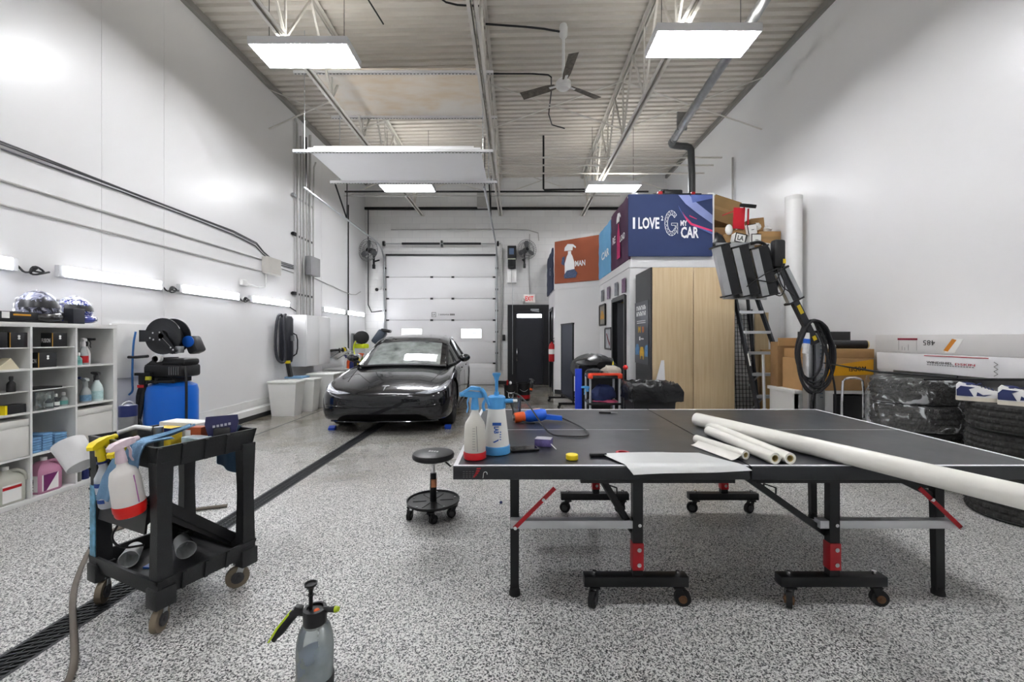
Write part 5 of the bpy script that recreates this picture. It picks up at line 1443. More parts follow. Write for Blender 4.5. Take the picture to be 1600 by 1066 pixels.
b = B(); b.loft([[(-.093 + dx, dy, .292 + dz) for dx, dy, dz in ((0, -.012, 0), (0, .012, 0), (-.006, .012, .004), (-.006, -.012, .004))], [(-.128 + dx, dy - .012, .248 + dz) for dx, dy, dz in ((0, -.014, 0), (0, .014, 0), (-.008, .014, .002), (-.008, -.014, .002))], [(-.160 + dx, dy - .022, .198 + dz) for dx, dy, dz in ((0, -.008, 0), (0, .008, 0), (-.006, .008, 0), (-.006, -.008, 0))]]); b.build('grip', GREEN, t)
B().ell((.012, -.012, .31), (.011, .011, .006), 12).build('valve', ORG, t)

# ---------------------------------------------------------------- rolling stool
t = thing('rolling_stool', 'round black rolling stool with a tool tray base', 'stool', (-.635, 3.2, 0))
B().lathe([(.001, .43), (.14, .43), (.155, .44), (.158, .46), (.15, .475), (.12, .482), (.001, .484)], n=36).build('seat', M('black_vinyl', '1b1b1d', .35, var=.1), t)
g = B(); f = F((0, 0, .4845), (1, .0, 0), (0, 1, 0))
for k in range(4): rect(g, f, -.035 + k * .02, -.012 - .005 * k, -.02 + k * .02, .02 - .005 * k)
g.build('seat_print', M('print_pale', 'c9c9c9', .5), t)
B().cyl((0, 0, .3), (0, 0, .43), .013, n=12).build('gas_rod', CHROME, t)
b = B().cyl((0, 0, .11), (0, 0, .32), .026, .024, n=16); c = b.build('column', BMET, t)
B().box((.024, -.012, .25), (.004, .03, .06)).box((.004, -.0255, .25), (.03, .004, .06)).build('sticker', M('sticker_tan', 'b5774f', .5, var=.3, scale=40), c)
B().tube([(.04, -.02, .43), (.1, -.06, .425), (.145, -.09, .40)], .007, 6).build('lever', BMET, t)
b = B().lathe([(.001, .10), (.18, .10), (.195, .105), (.198, .125), (.192, .125), (.186, .112), (.001, .112)], n=40)
for k in range(6):
    a = R(60 * k + 10); b.bar((.05 * cos(a), .05 * sin(a), .114), (.15 * cos(a), .15 * sin(a), .114), .006, .004)
tr_ = b.build('tool_tray', BMET, t)
g = B()
for k in range(5): a = R(72 * k + 20); g.cyl((.165 * cos(a), .165 * sin(a), .112), (.165 * cos(a), .165 * sin(a), .12), .008, n=8)
g.build('bolt', CHROME, tr_)
for k, a in enumerate((200, 275, 350, 60, 130)):
    castor(t, -.635 + .165 * cos(R(a)), 3.2 + .165 * sin(R(a)), a * 2 + 40, .1, .033)
for ch in list(t.children):
    if ch.name.startswith('castor'): pass
solo(B().ell((-.13, 3.42, .012), (.012, .012, .012), 10), 'blue_plug', NAVY, 'tiny dark blue cap lying on the floor beside the table', 'cap')
# ================================================================ cube shelf on the left
KX0, KX1, KY1 = XL + .005, -3.95, 4.17
KP, KT = .355, .038
KY0 = KY1 - 1.47
ks = thing('cube_shelf', 'white cube storage shelf against the left wall', 'shelf', (-4.15, (KY0 + KY1) / 2, 0))
b = B().bx(KX0, KX1, KY0, KY1, 0, KT, .002); b.build('bottom_panel', LAMIN, ks, w=True)
b = B().bx(KX0, KX1, KY0, KY1, 1.47 - KT, 1.47, .002); b.build('top_panel', LAMIN, ks, w=True)
for y in (KY0, KY1 - KT): B().bx(KX0, KX1, y, y + KT, KT, 1.47 - KT).build('side_panel', LAMIN, ks, w=True)
B().bx(KX0, KX0 + .008, KY0 + KT, KY1 - KT, KT, 1.47 - KT).build('back_panel', LAMIN, ks, w=True)
inn = (1.47 - 2 * KT + .016) / 4
YD = [KY0 + KT - .016 + inn * k for k in range(5)]       # divider right edges
ZD = [KT - .016 + inn * k for k in range(5)]
for k in (1, 2, 3):
    B().bx(KX0 + .008, KX1, YD[k], YD[k] + .016, KT, 1.47 - KT).build('divider', LAMIN, ks, w=True)
    B().bx(KX0 + .008, KX1 - .002, KY0 + KT, KY1 - KT, ZD[k], ZD[k] + .016).build('shelf_board', LAMIN, ks, w=True)
for k, j in ((2, 3), (2, 2), (1, 3), (1, 2)):
    B().bx(KX0 + .008, KX1 - .01, YD[k] + .016, YD[k + 1], ZD[j] + .18, ZD[j] + .188).build('half_shelf', LAMIN, ks, w=True)
def cell(k, j, half=0):
    """floor of a cube: (y0, y1, z)"""
    return YD[k] + .016, YD[k + 1], ZD[j] + .016 + (.172 if half else 0)
FAB = M('bin_white_fabric', 'd6d5d0', .7, var=.05, scale=5)
for k, j, lab in ((3, 1, 'white drawer bin in the rightmost column of the cube shelf'), (1, 1, 'white drawer bin at the left frame edge of the cube shelf')):
    y0, y1, z = cell(k, j)
    t = thing('drawer_bin', lab, 'storage bin', (-4.13, (y0 + y1) / 2, z), 0, 'white bins in the cube shelf')
    b = B().bx(KX0 + .03, KX1 - .012, y0 + .004, y1 - .004, z, z + .30, .006); b.build('bin_body', FAB, t, w=True)
    b = B().bx(KX1 - .014, KX1 - .004, y0 + .004, y1 - .004, z + .002, z + .24, .003).bx(KX1 - .014, KX1 - .004, y0 + .004, y1 - .004, z + .248, z + .30, .003); b.build('bin_front', FAB, t, w=True)
GOLD = M('gold_edge', 'b98a3a', .4, metal=.3)
BBOX = M('black_carton', '1f2023', .5, var=.08)
def fusion(y, z, txt, lab, wd=.10, ln=.12, h=.12, rev=False):
    x0 = KX1 - .02
    t = thing('black_product_box', lab, 'box', (x0 - .05, y, z), 0, 'black product boxes in the cube shelf')
    B().bx(-.05, .05, -ln / 2, ln / 2, 0, h, .002).build('carton', BBOX, t)
    f = F((.0505, -ln / 2, 0), (0, 1, 0), (0, 0, 1)); g = B()
    fs = F((-.05, -ln / 2 - .0005, 0), (1, 0, 0), (0, 0, 1))
    if txt: 
        text(g, fs, txt, .048, h * .45, .075, h * .3, bold=.02)
    gx = .5 * ln
    g2 = B()
    for dz in (.0, .018): g2.lathe([(.009, 0), (.009, .002)], f.p(gx, h * .6 + dz, 0), 10, ax((1, 0, 0)))
    if txt: g.build('lettering', LW, t)
    else: g.bm.free()
    g2.build('round_mark', LW, t)
    B().bx(.047, .0515, -ln / 2 - .001, -ln / 2 + .004, 0, h).build('gold_edge', GOLD, t)
y0, y1, z = cell(2, 3, 1); fusion(y0 + .225, z, 'FUSION', 'black box with white FUSION lettering on the upper half shelf')
y0, y1, z = cell(2, 3); fusion(y0 + .13, z, 'FUSION', 'black box with white lettering and gold edge under the upper half shelf', ln=.14, h=.125)
y0, y1, z = cell(1, 3, 1); fusion(y0 + .275, z, '', 'black box with white mark, right one of the pair at the frame\'s left edge'); fusion(y0 + .14, z, '', 'black box with white mark, left one of the pair at the frame\'s left edge')
def bottle(name, lab, x, y, z, prof, m, cap=None, band=None, group=None, cat='bottle'):
    t = thing(name, lab, cat, (x, y, z), 0, group)
    B().lathe(prof, n=20).build('bottle_body', m, t)
    r, h = max(p[0] for p in prof), prof[-1][1]
    if band: B().lathe([(r * 1.01, h * .15), (r * 1.01, h * .5)], n=20, cap=False).build('label_band', band, t)
    if cap: B().lathe([(prof[-1][0] * 1.25, h - .004), (prof[-1][0] * 1.25, h + .018), (prof[-1][0] * 1.0, h + .024)], n=16).build('cap', cap, t)
    return t
def PRO(r, h): return [(r * .95, 0), (r, .004), (r, h * .6), (r * .85, h * .72), (r * .4, h * .86), (r * .38, h)]
TEAL = M('teal_label', '6fb0a8', .5, var=.1); CLR = M('clear_bottle', 'd8dedd', .25, var=.03, trans=.4); SMOKE = M('smoke_bottle', '3c3d44', .3, var=.1)
x = KX1 - .07
y0, y1, z = cell(2, 2)
bottle('small_bottle', 'small dark bottle with white cap, left of the pair under the half shelf', x, y0 + .185, z, PRO(.024, .085), SMOKE, WPLAS, PAPER, 'small bottles in the cube shelf')
bottle('small_bottle', 'small dark bottle with white cap, right of the pair under the half shelf', x, y0 + .238, z, PRO(.024, .09), SMOKE, WPLAS, PAPER, 'small bottles in the cube shelf')
bottle('small_bottle', 'small teal-labelled bottle with white cap under the half shelf', x, y0 + .30, z, PRO(.029, .095), CLR, WPLAS, TEAL, 'small bottles in the cube shelf')
b = B(); b.bx(KX1 - .02, KX1 + .004, y0 + .03, y0 + .165, z + .0, z + .15, .01)
solo(b, 'clear_pouch', CLEARP, 'clear plastic pouch hanging over the shelf edge', 'bag')
y0, y1, z = cell(2, 2, 1)
solo(B().bx(KX1 - .2, KX1 - .015, y0 + .03, y0 + .24, z + .0, z + .012), 'dark_tray', BLACK, 'flat dark tray on the lower half shelf', 'tray')
y0, y1, z = cell(1, 2, 1)
bottle('small_black_bottle', 'small black bottle on the half shelf at the left frame edge', x, y0 + .265, z, PRO(.026, .10), BLACK, BLACK)
y0, y1, z = cell(1, 2)
t = thing('flat_black_box', 'flat black and yellow box at the left frame edge', 'box', (KX1 - .07, y0 + .26, z)); B().box((0, 0, .035), (.09, .14, .07), None, .002).build('carton', BBOX, t); B().box((.0, -.065, .0355), (.092, .014, .0715)).build('yellow_band', YEL, t)
y0, y1, z = cell(1, 3)
solo(B().prism([(KX1 - .1, y0 + .13, z), (KX1 - .1, y0 + .29, z), (KX1 - .1, y0 + .23, z + .09)], (.07, 0, 0)), 'wedge_carton', M('cream_card', 'd3c9ae', .7), 'cream cardboard wedge at the left frame edge', 'card')
# folded blue towels in wrappers: three stacks, each towel its own thing
y0, y1, z = cell(2, 1)
TOW = M('towel_blue', '6f9cc6', .85, var=.2, scale=30)
for q, (yy, n) in enumerate(((y0 + .055, 6), (y0 + .14, 7), (y0 + .245, 6))):
    for k in range(n):
        zz = z + .021 * k
        solo(B().box((KX1 - .11, yy, zz + .0102), (.16, .078 if q < 2 else .10, .0195), None, .006), 'folded_towel', TOW, ['bottom', 'second', 'third', 'fourth', 'fifth', 'sixth', 'seventh'][k] + ' folded blue towel in the ' + ('left', 'middle', 'right')[q] + ' stack on the shelf', 'towel', 'folded towels in the cube shelf')
    
# jugs in the bottom row
def jug(y, z, lab, m, band, txt=None, x=KX1 - .09):
    t = thing('jug', lab, 'jug', (x, y, z), 0, 'gallon jugs on the bottom shelf')
    def rr(w_, d_, zz): return [(a * w_, b_ * d_, zz) for a, b_ in ((-1, -.8), (-.8, -1), (.8, -1), (1, -.8), (1, .8), (.8, 1), (-.8, 1), (-1, .8))]
    B().loft([rr(.066, .088, 0), rr(.072, .093, .01), rr(.072, .093, .17), rr(.065, .085, .2), rr(.03, .04, .255), rr(.02, .02, .262)]).build('jug_body', m, t)
    B().tube([(.02, .02, .25), (.045, .05, .255), (.06, .083, .22), (.062, .088, .16)], .014, 8, smooth=2).build('jug_handle', m, t)
    B().lathe([(.021, .26), (.022, .285), (.02, .29)], n=16).build('cap', WPLAS, t)
    g = B().bx(.0725, .0735, -.075, .05, .02, .155).bx(-.05, .055, -.0945, -.0935, .02, .155); g.build('label', PAPER, t)
    f = F((.0736, -.075, .02), (0, 1, 0), (0, 0, 1)); fs = F((-.05, -.0946, .02), (1, 0, 0), (0, 0, 1)); g = B()
    if txt:
        text(g, fs, txt, .052, .068, .11, .042, rot=90, bold=.02); g.build('lettering', INK, t)
        g = B(); plate(g, f, [(.01, .135), (.12, .135), (.03, 0), (.01, 0)]); g.build('label_print', M('print_plum', '6b1d5c', .5), t)
    else:
        rect(g, f, 0, .1, .125, .122); rect(g, fs, 0, .1, .105, .122); g.build('label_print', RED, t)
y0, y1, z = cell(2, 0)
jug(y0 + .16, z, 'pink jug with PREP label on the bottom shelf', M('jug_pink', 'c98aa8', .35, var=.05, trans=.2), None, 'PREP')
y0, y1, z = cell(1, 0)
jug(y0 + .24, z, 'pale jug with a red label stripe on the bottom shelf', M('jug_pale', 'd0d0c4', .35, var=.05, trans=.2), None)
y0, y1, z = cell(3, 0)
for k, (yy, m, lab) in enumerate(((.05, M('jar_grey', '77786f', .4), 'grey jar on the bottom right shelf behind the beaker'), (.12, NAVY, 'dark blue jar on the bottom right shelf behind the beaker'), (.2, BLACK, 'black jar on the bottom right shelf'), (.26, RED, 'red jar at the right end of the bottom shelf'))):
    bottle('jar', lab, KX1 - .06, y0 + yy, z, [(.03, 0), (.032, .004), (.032, .09), (.028, .1)], m, BLACK, None, 'jars on the bottom right shelf', 'jar')
# trigger bottles in the right-hand column
def trig(y, z, lab, h, r, m, headm, a, x=KX1 - .07, band=None):
    t = thing('shelf_spray_bottle', lab, 'spray bottle', (x, y, z), 0, 'spray bottles in the cube shelf')
    B().lathe([(r * .95, 0), (r, .004), (r, h * .55), (r * .8, h * .75), (r * .4, h * .92), (r * .36, h)], n=22).build('bottle_body', m, t)
    if band: B().lathe([(r * 1.01, h * .1), (r * 1.01, h * .48)], n=22, cap=False).build('label_band', band, t)
    b = B(); b.cyl((0, 0, h - .003), (0, 0, h + .018), r * .46, n=12); trig_head(b, (0, 0, h + .016), a, 1.05); b.build('trigger_head', headm, t)
y0, y1, z = cell(3, 3)
trig(y0 + .12, z, 'white-headed clear bottle with red label in the top right cube', .17, .035, CLR, WPLAS, 160, band=RED)
trig(y0 + .20, z, 'black-headed white bottle in the top right cube', .17, .033, WPLAS, BLACK, 20, x=KX1 - .13)
trig(y0 + .04, z, 'pale bottle at the left of the top right cube', .18, .024, CLR, CLR, 160, x=KX1 - .13)
bottle('small_bottle', 'small teal bottle in front in the top right cube', KX1 - .05, y0 + .055, z, PRO(.026, .09), M('teal_liquid', '8ccbc2', .3, trans=.3), WPLAS, TEAL, 'small bottles in the cube shelf')
y0, y1, z = cell(3, 2)
trig(y0 + .245, z, 'large pale green spray bottle with grey trigger in the second cube of the right column', .20, .045, M('mint_bottle', 'd4e4e2', .35, var=.03), M('grey_plastic', '57585a', .4), 165, band=M('mint_label', 'bfe0e0', .5, var=.2, scale=60))
trig(y0 + .14, z, 'clear spray bottle with pale head in the second cube of the right column', .15, .04, CLR, CLR, 160, band=M('blue_label', '7ea9c9', .5, var=.3, scale=50))
trig(y0 + .04, z, 'black spray bottle with blue collar in the second cube of the right column', .17, .03, BLACK, NAVY, 20, x=KX1 - .1)

# on top of the shelf
def helmet(x, y, z, rz_, s, shellm, visor, lab, chin):
    t = thing('motocross_helmet', lab, 'helmet', (x, y, z), rz_, 'helmets on the cube shelf')
    b = B(); b.ell((0, 0, .125 * s), (.14 * s, .115 * s, .125 * s), 28)
    for v in b.bm.verts:
        if v.co.z < .05 * s: v.co.z = .05 * s * .4 + v.co.z * .6; v.co.x *= .96
        if v.co.x > 0: v.co.x *= 1.08
    b.build('shell', shellm, t)
    b = B(); rows = []
    for j in range(5):
        e = R(2 + j * 13); rows.append([((.158 * s) * cos(a) * cos(e), (.122 * s) * sin(a) * cos(e), .11 * s + .128 * s * sin(e)) for a in [R(-62 + 124 * i / 14) for i in range(15)]])
    b.grid(rows); b.build('visor', visor, t)
    b = B(); b.tube([(.02 * s, -.112 * s, .06 * s), (.10 * s, -.095 * s, .045 * s), (.155 * s, -.03 * s, .04 * s), (.155 * s, .03 * s, .04 * s), (.10 * s, .095 * s, .045 * s), (.02 * s, .112 * s, .06 * s)], .032 * s, 10, smooth=2); b.build('chin_bar', chin, t)
    g = B()
    for sgn in (-1, 1):
        g.tube([(-.10 * s, sgn * .085 * s, .17 * s), (-.02 * s, sgn * .108 * s, .18 * s), (.06 * s, sgn * .1 * s, .185 * s)], .008 * s, 6, smooth=1)
        g.tube([(-.12 * s, sgn * .065 * s, .1 * s), (-.04 * s, sgn * .115 * s, .11 * s), (.04 * s, sgn * .118 * s, .08 * s)], .009 * s, 6, smooth=1)
        g.ell((.0, sgn * .117 * s, .13 * s), (.02 * s, .006 * s, .02 * s), 10)
    g.tube([(-.12 * s, 0, .19 * s), (-.04 * s, 0, .25 * s), (.05 * s, 0, .25 * s)], .01 * s, 6, smooth=1)
    g.build('shell_stripes', LW, t)
def splash(name, c1, c2, c3):
    m = bpy.data.materials.new(name); m.use_nodes = True; nt = m.node_tree; N = nt.nodes; L = nt.links; p = N['Principled BSDF']
    tc = N.new('ShaderNodeTexCoord'); n = N.new('ShaderNodeTexNoise'); n.inputs['Scale'].default_value = 13; n.inputs['Detail'].default_value = 2; n.inputs['Distortion'].default_value = 2.5
    L.new(tc.outputs['Object'], n.inputs['Vector']); r = N.new('ShaderNodeValToRGB'); r.color_ramp.interpolation = 'CONSTANT'
    e = r.color_ramp.elements; e[0].color = (*lin(c1), 1); e[1].position = .46; e[1].color = (*lin(c2), 1); q = e.new(.6); q.color = (*lin(c3), 1)
    L.new(n.outputs['Fac'], r.inputs[0]); L.new(r.outputs[0], p.inputs['Base Color']); p.inputs['Roughness'].default_value = .35; p.inputs['Coat Weight'].default_value = .25
    return m
VIS = M('dark_visor', '202126', .38, var=.1)
helmet(-4.12, 3.63, 1.47, -35, 1.12, splash('helmet_black_white', '2a2b33', '8b8fa6', 'dfe1ea'), VIS, 'large black and white graphic helmet on the cube shelf', M('helmet_black', '1b1b1e', .25, coat=1.))
helmet(-4.16, 3.96, 1.47, -15, 1.05, splash('helmet_blue_white', '1f2f86', 'e3e5ee', '2a3fae'), VIS, 'blue and white graphic helmet behind the black box on the cube shelf', M('helmet_blue', '22308a', .25, coat=1.))
t = thing('upright_black_box', 'black upright box in front of the blue helmet', 'box', (-4.0, 3.815, 1.47), 0); B().box((0, 0, .068), (.09, .10, .135), None, .002).build('carton', M('slate_box', '33353c', .45, var=.08), t)
t = thing('flat_black_carton', 'flat black carton with orange stripe beside the large helmet', 'box', (-4.02, 3.34, 1.493), 0); B().box((0, 0, .03), (.12, .3, .06), None, .002).build('carton', BBOX, t); B().box((.0605, .04, .035), (.002, .12, .014)).build('orange_stripe', M('amber_stripe', 'd99a2a', .5), t); B().box((.0605, -.07, .03), (.002, .05, .05)).build('white_label', PAPER, t)
solo(B().bx(-4.1, -3.965, 3.1, 3.73, 1.4705, 1.492, .003), 'black_tray', BLACK, 'long flat black tray under the orange-striped carton', 'tray')

# ================================================================ compressor, hose reel, tripod
t = thing('air_compressor', 'upright blue air compressor with black pump cover', 'compressor', (-3.95, 4.83, 0))
TB = M('compressor_blue', '1464c8', .3, var=.05, scale=3)
B().lathe([(.15, .1), (.23, .13), (.25, .18), (.25, .74), (.235, .80), (.17, .835), (.05, .845)], n=40).build('tank', TB, t)
b = B()
for a in (45, 135, 225, 315): b.bar((.2 * cos(R(a)), .2 * sin(R(a)), .16), (.24 * cos(R(a)), .24 * sin(R(a)), 0), .05, .02)
b.build('tank_feet', BMET, t)
b = B(); b.bx(-.2, .23, -.15, .15, .9, 1.04, .03).bx(-.14, .24, -.12, .12, 1.03, 1.11, .03)
b.loft([[(-.2, -.13, 1.03), (-.2, .13, 1.03), (.0, .13, 1.03), (.0, -.13, 1.03)], [(-.1, -.1, 1.12), (-.1, .1, 1.12), (.0, .1, 1.12), (.0, -.1, 1.12)]])
cvr = b.build('pump_cover', BLACK, t)
g = B()
for k in range(5): g.bx(.09 + k * .025, .1 + k * .025, -.155, -.148, .93, 1.02)
g.build('cover_vents', TIN, cvr)
g = B(); g.cyl((-.16, -.2, .86), (.2, -.2, .86), .016, n=8).cyl((-.1, -.2, .84), (-.1, -.2, .93), .018, n=8).cyl((.0, -.2, .84), (.0, -.2, .9), .02, n=8).cyl((-.02, -.16, 1.11), (-.02, -.2, 1.11), .035, n=12); g.bx(-.12, .12, -.14, .14, .84, .9); g.build('manifold', BMET, t)
B().box((-.09, -.205, .9), (.05, .03, .04)).build('yellow_tag', M('tag_yellow', 'c9c43a', .5), t)
B().cyl((.0, -.2, 1.115), (.0, -.16, 1.115), .04, n=16).build('air_filter', WPLAS, t)
B().tube([(-.2, -.15, .86), (-.25, -.16, .75), (-.25, -.17, .6), (-.15, -.24, .45), (-.08, -.26, .3), (-.05, -.27, .1), (.1, -.3, .01)], .009, 6, smooth=2).build('power_cable', BLACK, t)
B().tube([(.23, -.1, 1.02), (.27, -.13, .9), (.27, -.13, .3), (.27, -.15, .02)], .013, 6, smooth=1).build('air_hose', BLACK, t)
t = thing('hose_reel', 'black metal hose reel fixed to a white board above the compressor', 'hose reel', (-3.93, 4.74, 1.36))
B().bx(XL + .002, XL + .03, 4.5, 5.0, .9, 1.5, .003).build('backing_board', LAMIN, t, w=True)
SS = lambda b: (b.bm.transform(Matrix.Scale(.62, 4)), b)[1]
m = Matrix.Rotation(R(-90), 3, 'X')
REEL = M('reel_black', '2b2c2f', .35, metal=.3, var=.08)
for y in (-.08, .14): SS(B().lathe([(.10, -.008), (.20, .012), (.30, .0), (.325, -.01), (.325, .01), (.30, .016), (.2, .026), (.10, .008)], (0, y, 0), 48, m, cap=False)).build('reel_disc', REEL, t)
SS(B().lathe([(.2, -.07), (.2, .13)], n=32, mat=m).lathe([(.05, -.13), (.05, .2)], n=16, mat=m)).build('drum', M('drum_black', '1a1b1d', .4), t)
SS(B().prism([(-.38, -.12, .1), (.02, -.12, .1), (.08, -.12, .02), (.28, -.12, -.26), (.2, -.12, -.32), (.0, -.12, -.09), (-.38, -.12, -.09)], (0, -.01, 0)).bx(-.39, -.37, -.13, .2, -.1, .11)).build('side_arm', REEL, t)
for x, z in ((-.14, .06), (-.02, .07), (-.19, -.03), (-.13, -.06), (-.02, -.06), (.18, -.2), (.22, -.24)): SS(B().cyl((x, -.135, z), (x, -.13, z), .016, n=8)).build('bolt', CHROME, t)
SS(B().bar((.03, -.132, -.03), (.19, -.132, -.2), .01, .004)).build('arm_slot', CHROME, t)
SS(B().bx(.22, .32, -.1, .0, -.3, -.18, .01)).build('hose_guide', STEEL, t)
B().box((.19, .16, -.10), (.12, .16, .2), (0, -24, 0), .03).build('motor_housing', REEL, t); B().lathe([(.065, 0), (.065, .01)], (.18, .07, -.06), 20, m).build('blue_disc', BLUE, t)
B().tube([(-.26, -.1, .05), (-.29, -.1, -.1), (-.30, -.1, -.5), (-.27, -.12, -.60), (-.30, -.14, -.64)], .010, 6, smooth=2).build('blue_hose', M('hose_blue', '2f6aa8', .45), t)
B().tube([(-.34, -.1, -.23), (-.26, -.1, -.23), (-.14, -.08, -.22)], .016, 8).build('hose_grip', BLACK, t)
t = thing('camera_tripod', 'folded black tripod leaning beside the compressor', 'tripod', (-4.17, 4.6, 0))
b = B()
for k in range(3): b.bar((-4.24 + .03 * k, 4.58 + .03 * (k % 2), .0), (-4.10 + .022 * k, 4.62, .84), .022, .022)
b.build('leg', BMET, t, w=True)
B().bx(-4.13, -4.06, 4.6, 4.66, .83, .94, .01).bx(-4.17, -4.0, 4.6, 4.64, .93, .96).build('head', BMET, t, w=True); B().bx(-4.13, -4.06, 4.59, 4.595, .80, .83).build('red_ring', RED, t, w=True)

# ================================================================ wall vacuum, wall cabinet, bins and clutter at the back left
t = thing('wall_cabinet', 'white wall cabinet below the pipe column', 'cabinet', (-4.17, 8.53, .79))
B().bx(XL, -4.02, 8.03, 9.04, .79, 1.776, .004).build('cabinet_body', M('cabinet_white', 'e2e2e2', .2, var=.01), t, w=True)
for y0, y1 in ((8.035, 8.53), (8.535, 9.035)): B().bx(-4.018, -4.0, y0, y1, .795, 1.771, .003).build('door', MATS['cabinet_white'], t, w=True)
t = thing('wall_vacuum', 'black wall-hung vacuum with a looped grey hose', 'vacuum', (-4.22, 7.72, 1.3))
B().lathe([(.06, -.42), (.1, -.4), (.115, -.3), (.115, .38), (.09, .43), (.03, .44)], n=26).build('canister', M('vac_black', '25272e', .35, var=.08), t)
B().bx(.09, .125, -.05, .05, -.02, .08).build('badge', TIN, t)
B().tube([(.1, .05, .12), (.18, .05, .08), (.18, .05, -.24), (.1, .05, -.3)], .012, 8, smooth=1).build('handle', BLACK, t)
B().tube([(0, -.13, .42), (-.01, -.17, .47), (-.03, -.24, .40), (-.05, -.27, .0), (-.04, -.25, -.3), (.0, -.2, -.40), (.05, -.12, -.40), (.06, -.14, -.1), (.03, -.14, .3), (.02, -.12, .44), (.02, -.06, .46)], .024, 10, smooth=2).build('hose', M('vac_hose', '33343a', .5), t)
B().bar((.06, -.06, -.4), (.1, -.03, -.68), .06, .06).build('floor_tool', BLACK, t); B().box((.06, -.06, -.4), (.07, .07, .05)).build('yellow_collar', YEL, t)
def bin_(x, y, w_, d_, h, lab, rz_=0, lid=True):
    t = thing('waste_bin', lab, 'bin', (x, y, 0), rz_, 'white bins under the wall cabinet')
    b = B(); b.loft([[(a * w_ * .40, c * d_ * .40, z_) for a, c in ((-1, -1), (1, -1), (1, 1), (-1, 1))] if z_ == 0 else [(a * w_ / 2, c * d_ / 2, z_) for a, c in ((-1, -1), (1, -1), (1, 1), (-1, 1))] for z_ in (0, h)])
    b.build('bin_body', M('bin_white', 'dcdcd8', .4, var=.05, scale=4), t)
    if lid: B().bx(-w_ / 2 - .015, w_ / 2 + .015, -d_ / 2 - .015, d_ / 2 + .015, h, h + .035, .01).build('lid', MATS['bin_white'], t)
bin_(-4.0, 7.33, .48, .3, .56, 'tall white bin, front one of the pair under the vacuum'); bin_(-3.9, 7.78, .45, .26, .56, 'white bin standing right behind the front white bin')
bin_(-3.75, 8.3, .5, .5, .62, 'large round-shouldered white bin below the wall cabinet')
solo(B().bx(-4.22, -3.9, 7.65, 7.95, .597, .63, .01), 'folded_cloth', CLOTH, 'blue folded cloth on top of the second white bin', 'cloth')
t = thing('tool_crate', 'dark crate with a red front left of the car', 'crate', (-3.85, 9.0, 0)); B().bx(-.3, .4, -.3, .3, 0, .62, .02).build('crate_body', BLACK, t); B().bx(-.2, .3, -.312, -.3, .06, .3).build('red_panel', RED, t)
t = thing('wall_shelf', 'white bench top crowded with bottles behind the car', 'shelf', (-4.05, 10.0, 0)); B().bx(XL + .01, -3.6, 9.45, 11.0, .6, .64).build('top', LAMIN, t, w=True); 
b = B()
for y in (9.5, 10.2, 10.9): b.bx(XL + .02, -3.65, y, y + .03, 0, .6)
b.build('support', LAMIN, t, w=True)
cols = [(NAVY, 'dark blue'), (ORG, 'orange'), (WPLAS, 'white'), (BLACK, 'black'), (RED, 'red'), (SKY, 'light blue'), (YEL, 'yellow'), (CLR, 'clear'), (SMOKE, 'smoky grey'), (M('olive', '6b7a2a', .5), 'olive green')]
for k, (m, nm) in enumerate(cols):
    y = 9.53 + k * .075
    h = .2 + .05 * ((k * 7) % 4) / 3
    t = thing('detailing_bottle', nm + ' spray bottle crowded on the bench left of the car', 'bottle', (-3.74 - .09 * (k % 3), y, .64), 0, 'bottles on the bench left of the car')
    B().lathe([(.04, 0), (.042, .005), (.042, h * .6), (.016, h * .9), (.015, h)], n=14).build('bottle_body', m, t)
    b = B(); trig_head(b, (0, 0, h), 20 * k, 1.3); b.build('trigger_head', cols[(k * 3 + 4) % 10][0], t)
for k, (nm, m, d, y, z, x) in enumerate((('grey', STEEL, (.26, .4, .12), 10.35, .95, -4.15), ('white', WPLAS, (.2, .25, .2), 10.65, .64, -3.95))):
    pass
t = thing('wall_bracket_shelf', 'grey wire shelf with tools above the bottle bench', 'shelf', (-4.2, 9.9, 1.0)); B().bx(XL + .005, -4.02, 9.4, 10.4, 1.0, 1.02).build('shelf_board', STEEL, t, w=True); B().bar((XL + .01, 9.6, .82), (-4.05, 9.6, 1.0), .02, .02).bar((XL + .01, 10.2, .82), (-4.05, 10.2, 1.0), .02, .02).build('bracket', STEEL, t, w=True)
for k in range(5):
    m, nm = ((BLACK, 'black'), (TIN, 'steel'), (NAVY, 'dark blue'), (STEEL, 'silver'), (WPLAS, 'white'))[k]
    t = thing('polishing_tool', nm + ' hand tool lying on the grey shelf above the bottles', 'tool', (-4.12, 9.5 + .18 * k, 1.02), 30 * k)
    B().lathe([(.02, -.1), (.03, -.06), (.03, .05), (.02, .1)], (0, 0, .034), 12, ax((1, .3, .1))).build('tool_body', m, t)
    B().lathe([(.05, 0), (.06, .01), (.05, .03)], (.1, .03, .03), 14, ax((1, .3, .1))).build('pad', YEL if k == 2 else BLACK, t)
t = thing('pressure_washer', 'black and yellow hose reel and washer on the wall behind the car', 'pressure washer', (-4.05, 11.0, 1.1))
m = ax((.5, -1, 0))
B().lathe([(.16, -.16), (.17, -.15), (.17, -.13), (.09, -.12), (.09, .1), (.17, .11), (.17, .14), (.15, .15)], (0, 0, .24), 26, m).build('reel', BLACK, t)
B().box((.0, .0, .02), (.34, .2, .12), (0, 0, -25), .03).build('yellow_base', M('washer_yellow', 'cfdc2a', .4), t)
g = B(); 
for k in range(10): a = 2 * pi * k / 10; g.tube([m @ V((.13 * cos(a), .13 * sin(a), -.1)) + V((0, 0, .24)), m @ V((.13 * cos(a + .5), .13 * sin(a + .5), .1)) + V((0, 0, .24))], .018, 6)
g.build('wound_hose', M('hose_dark', '2c2c2e', .5), t)
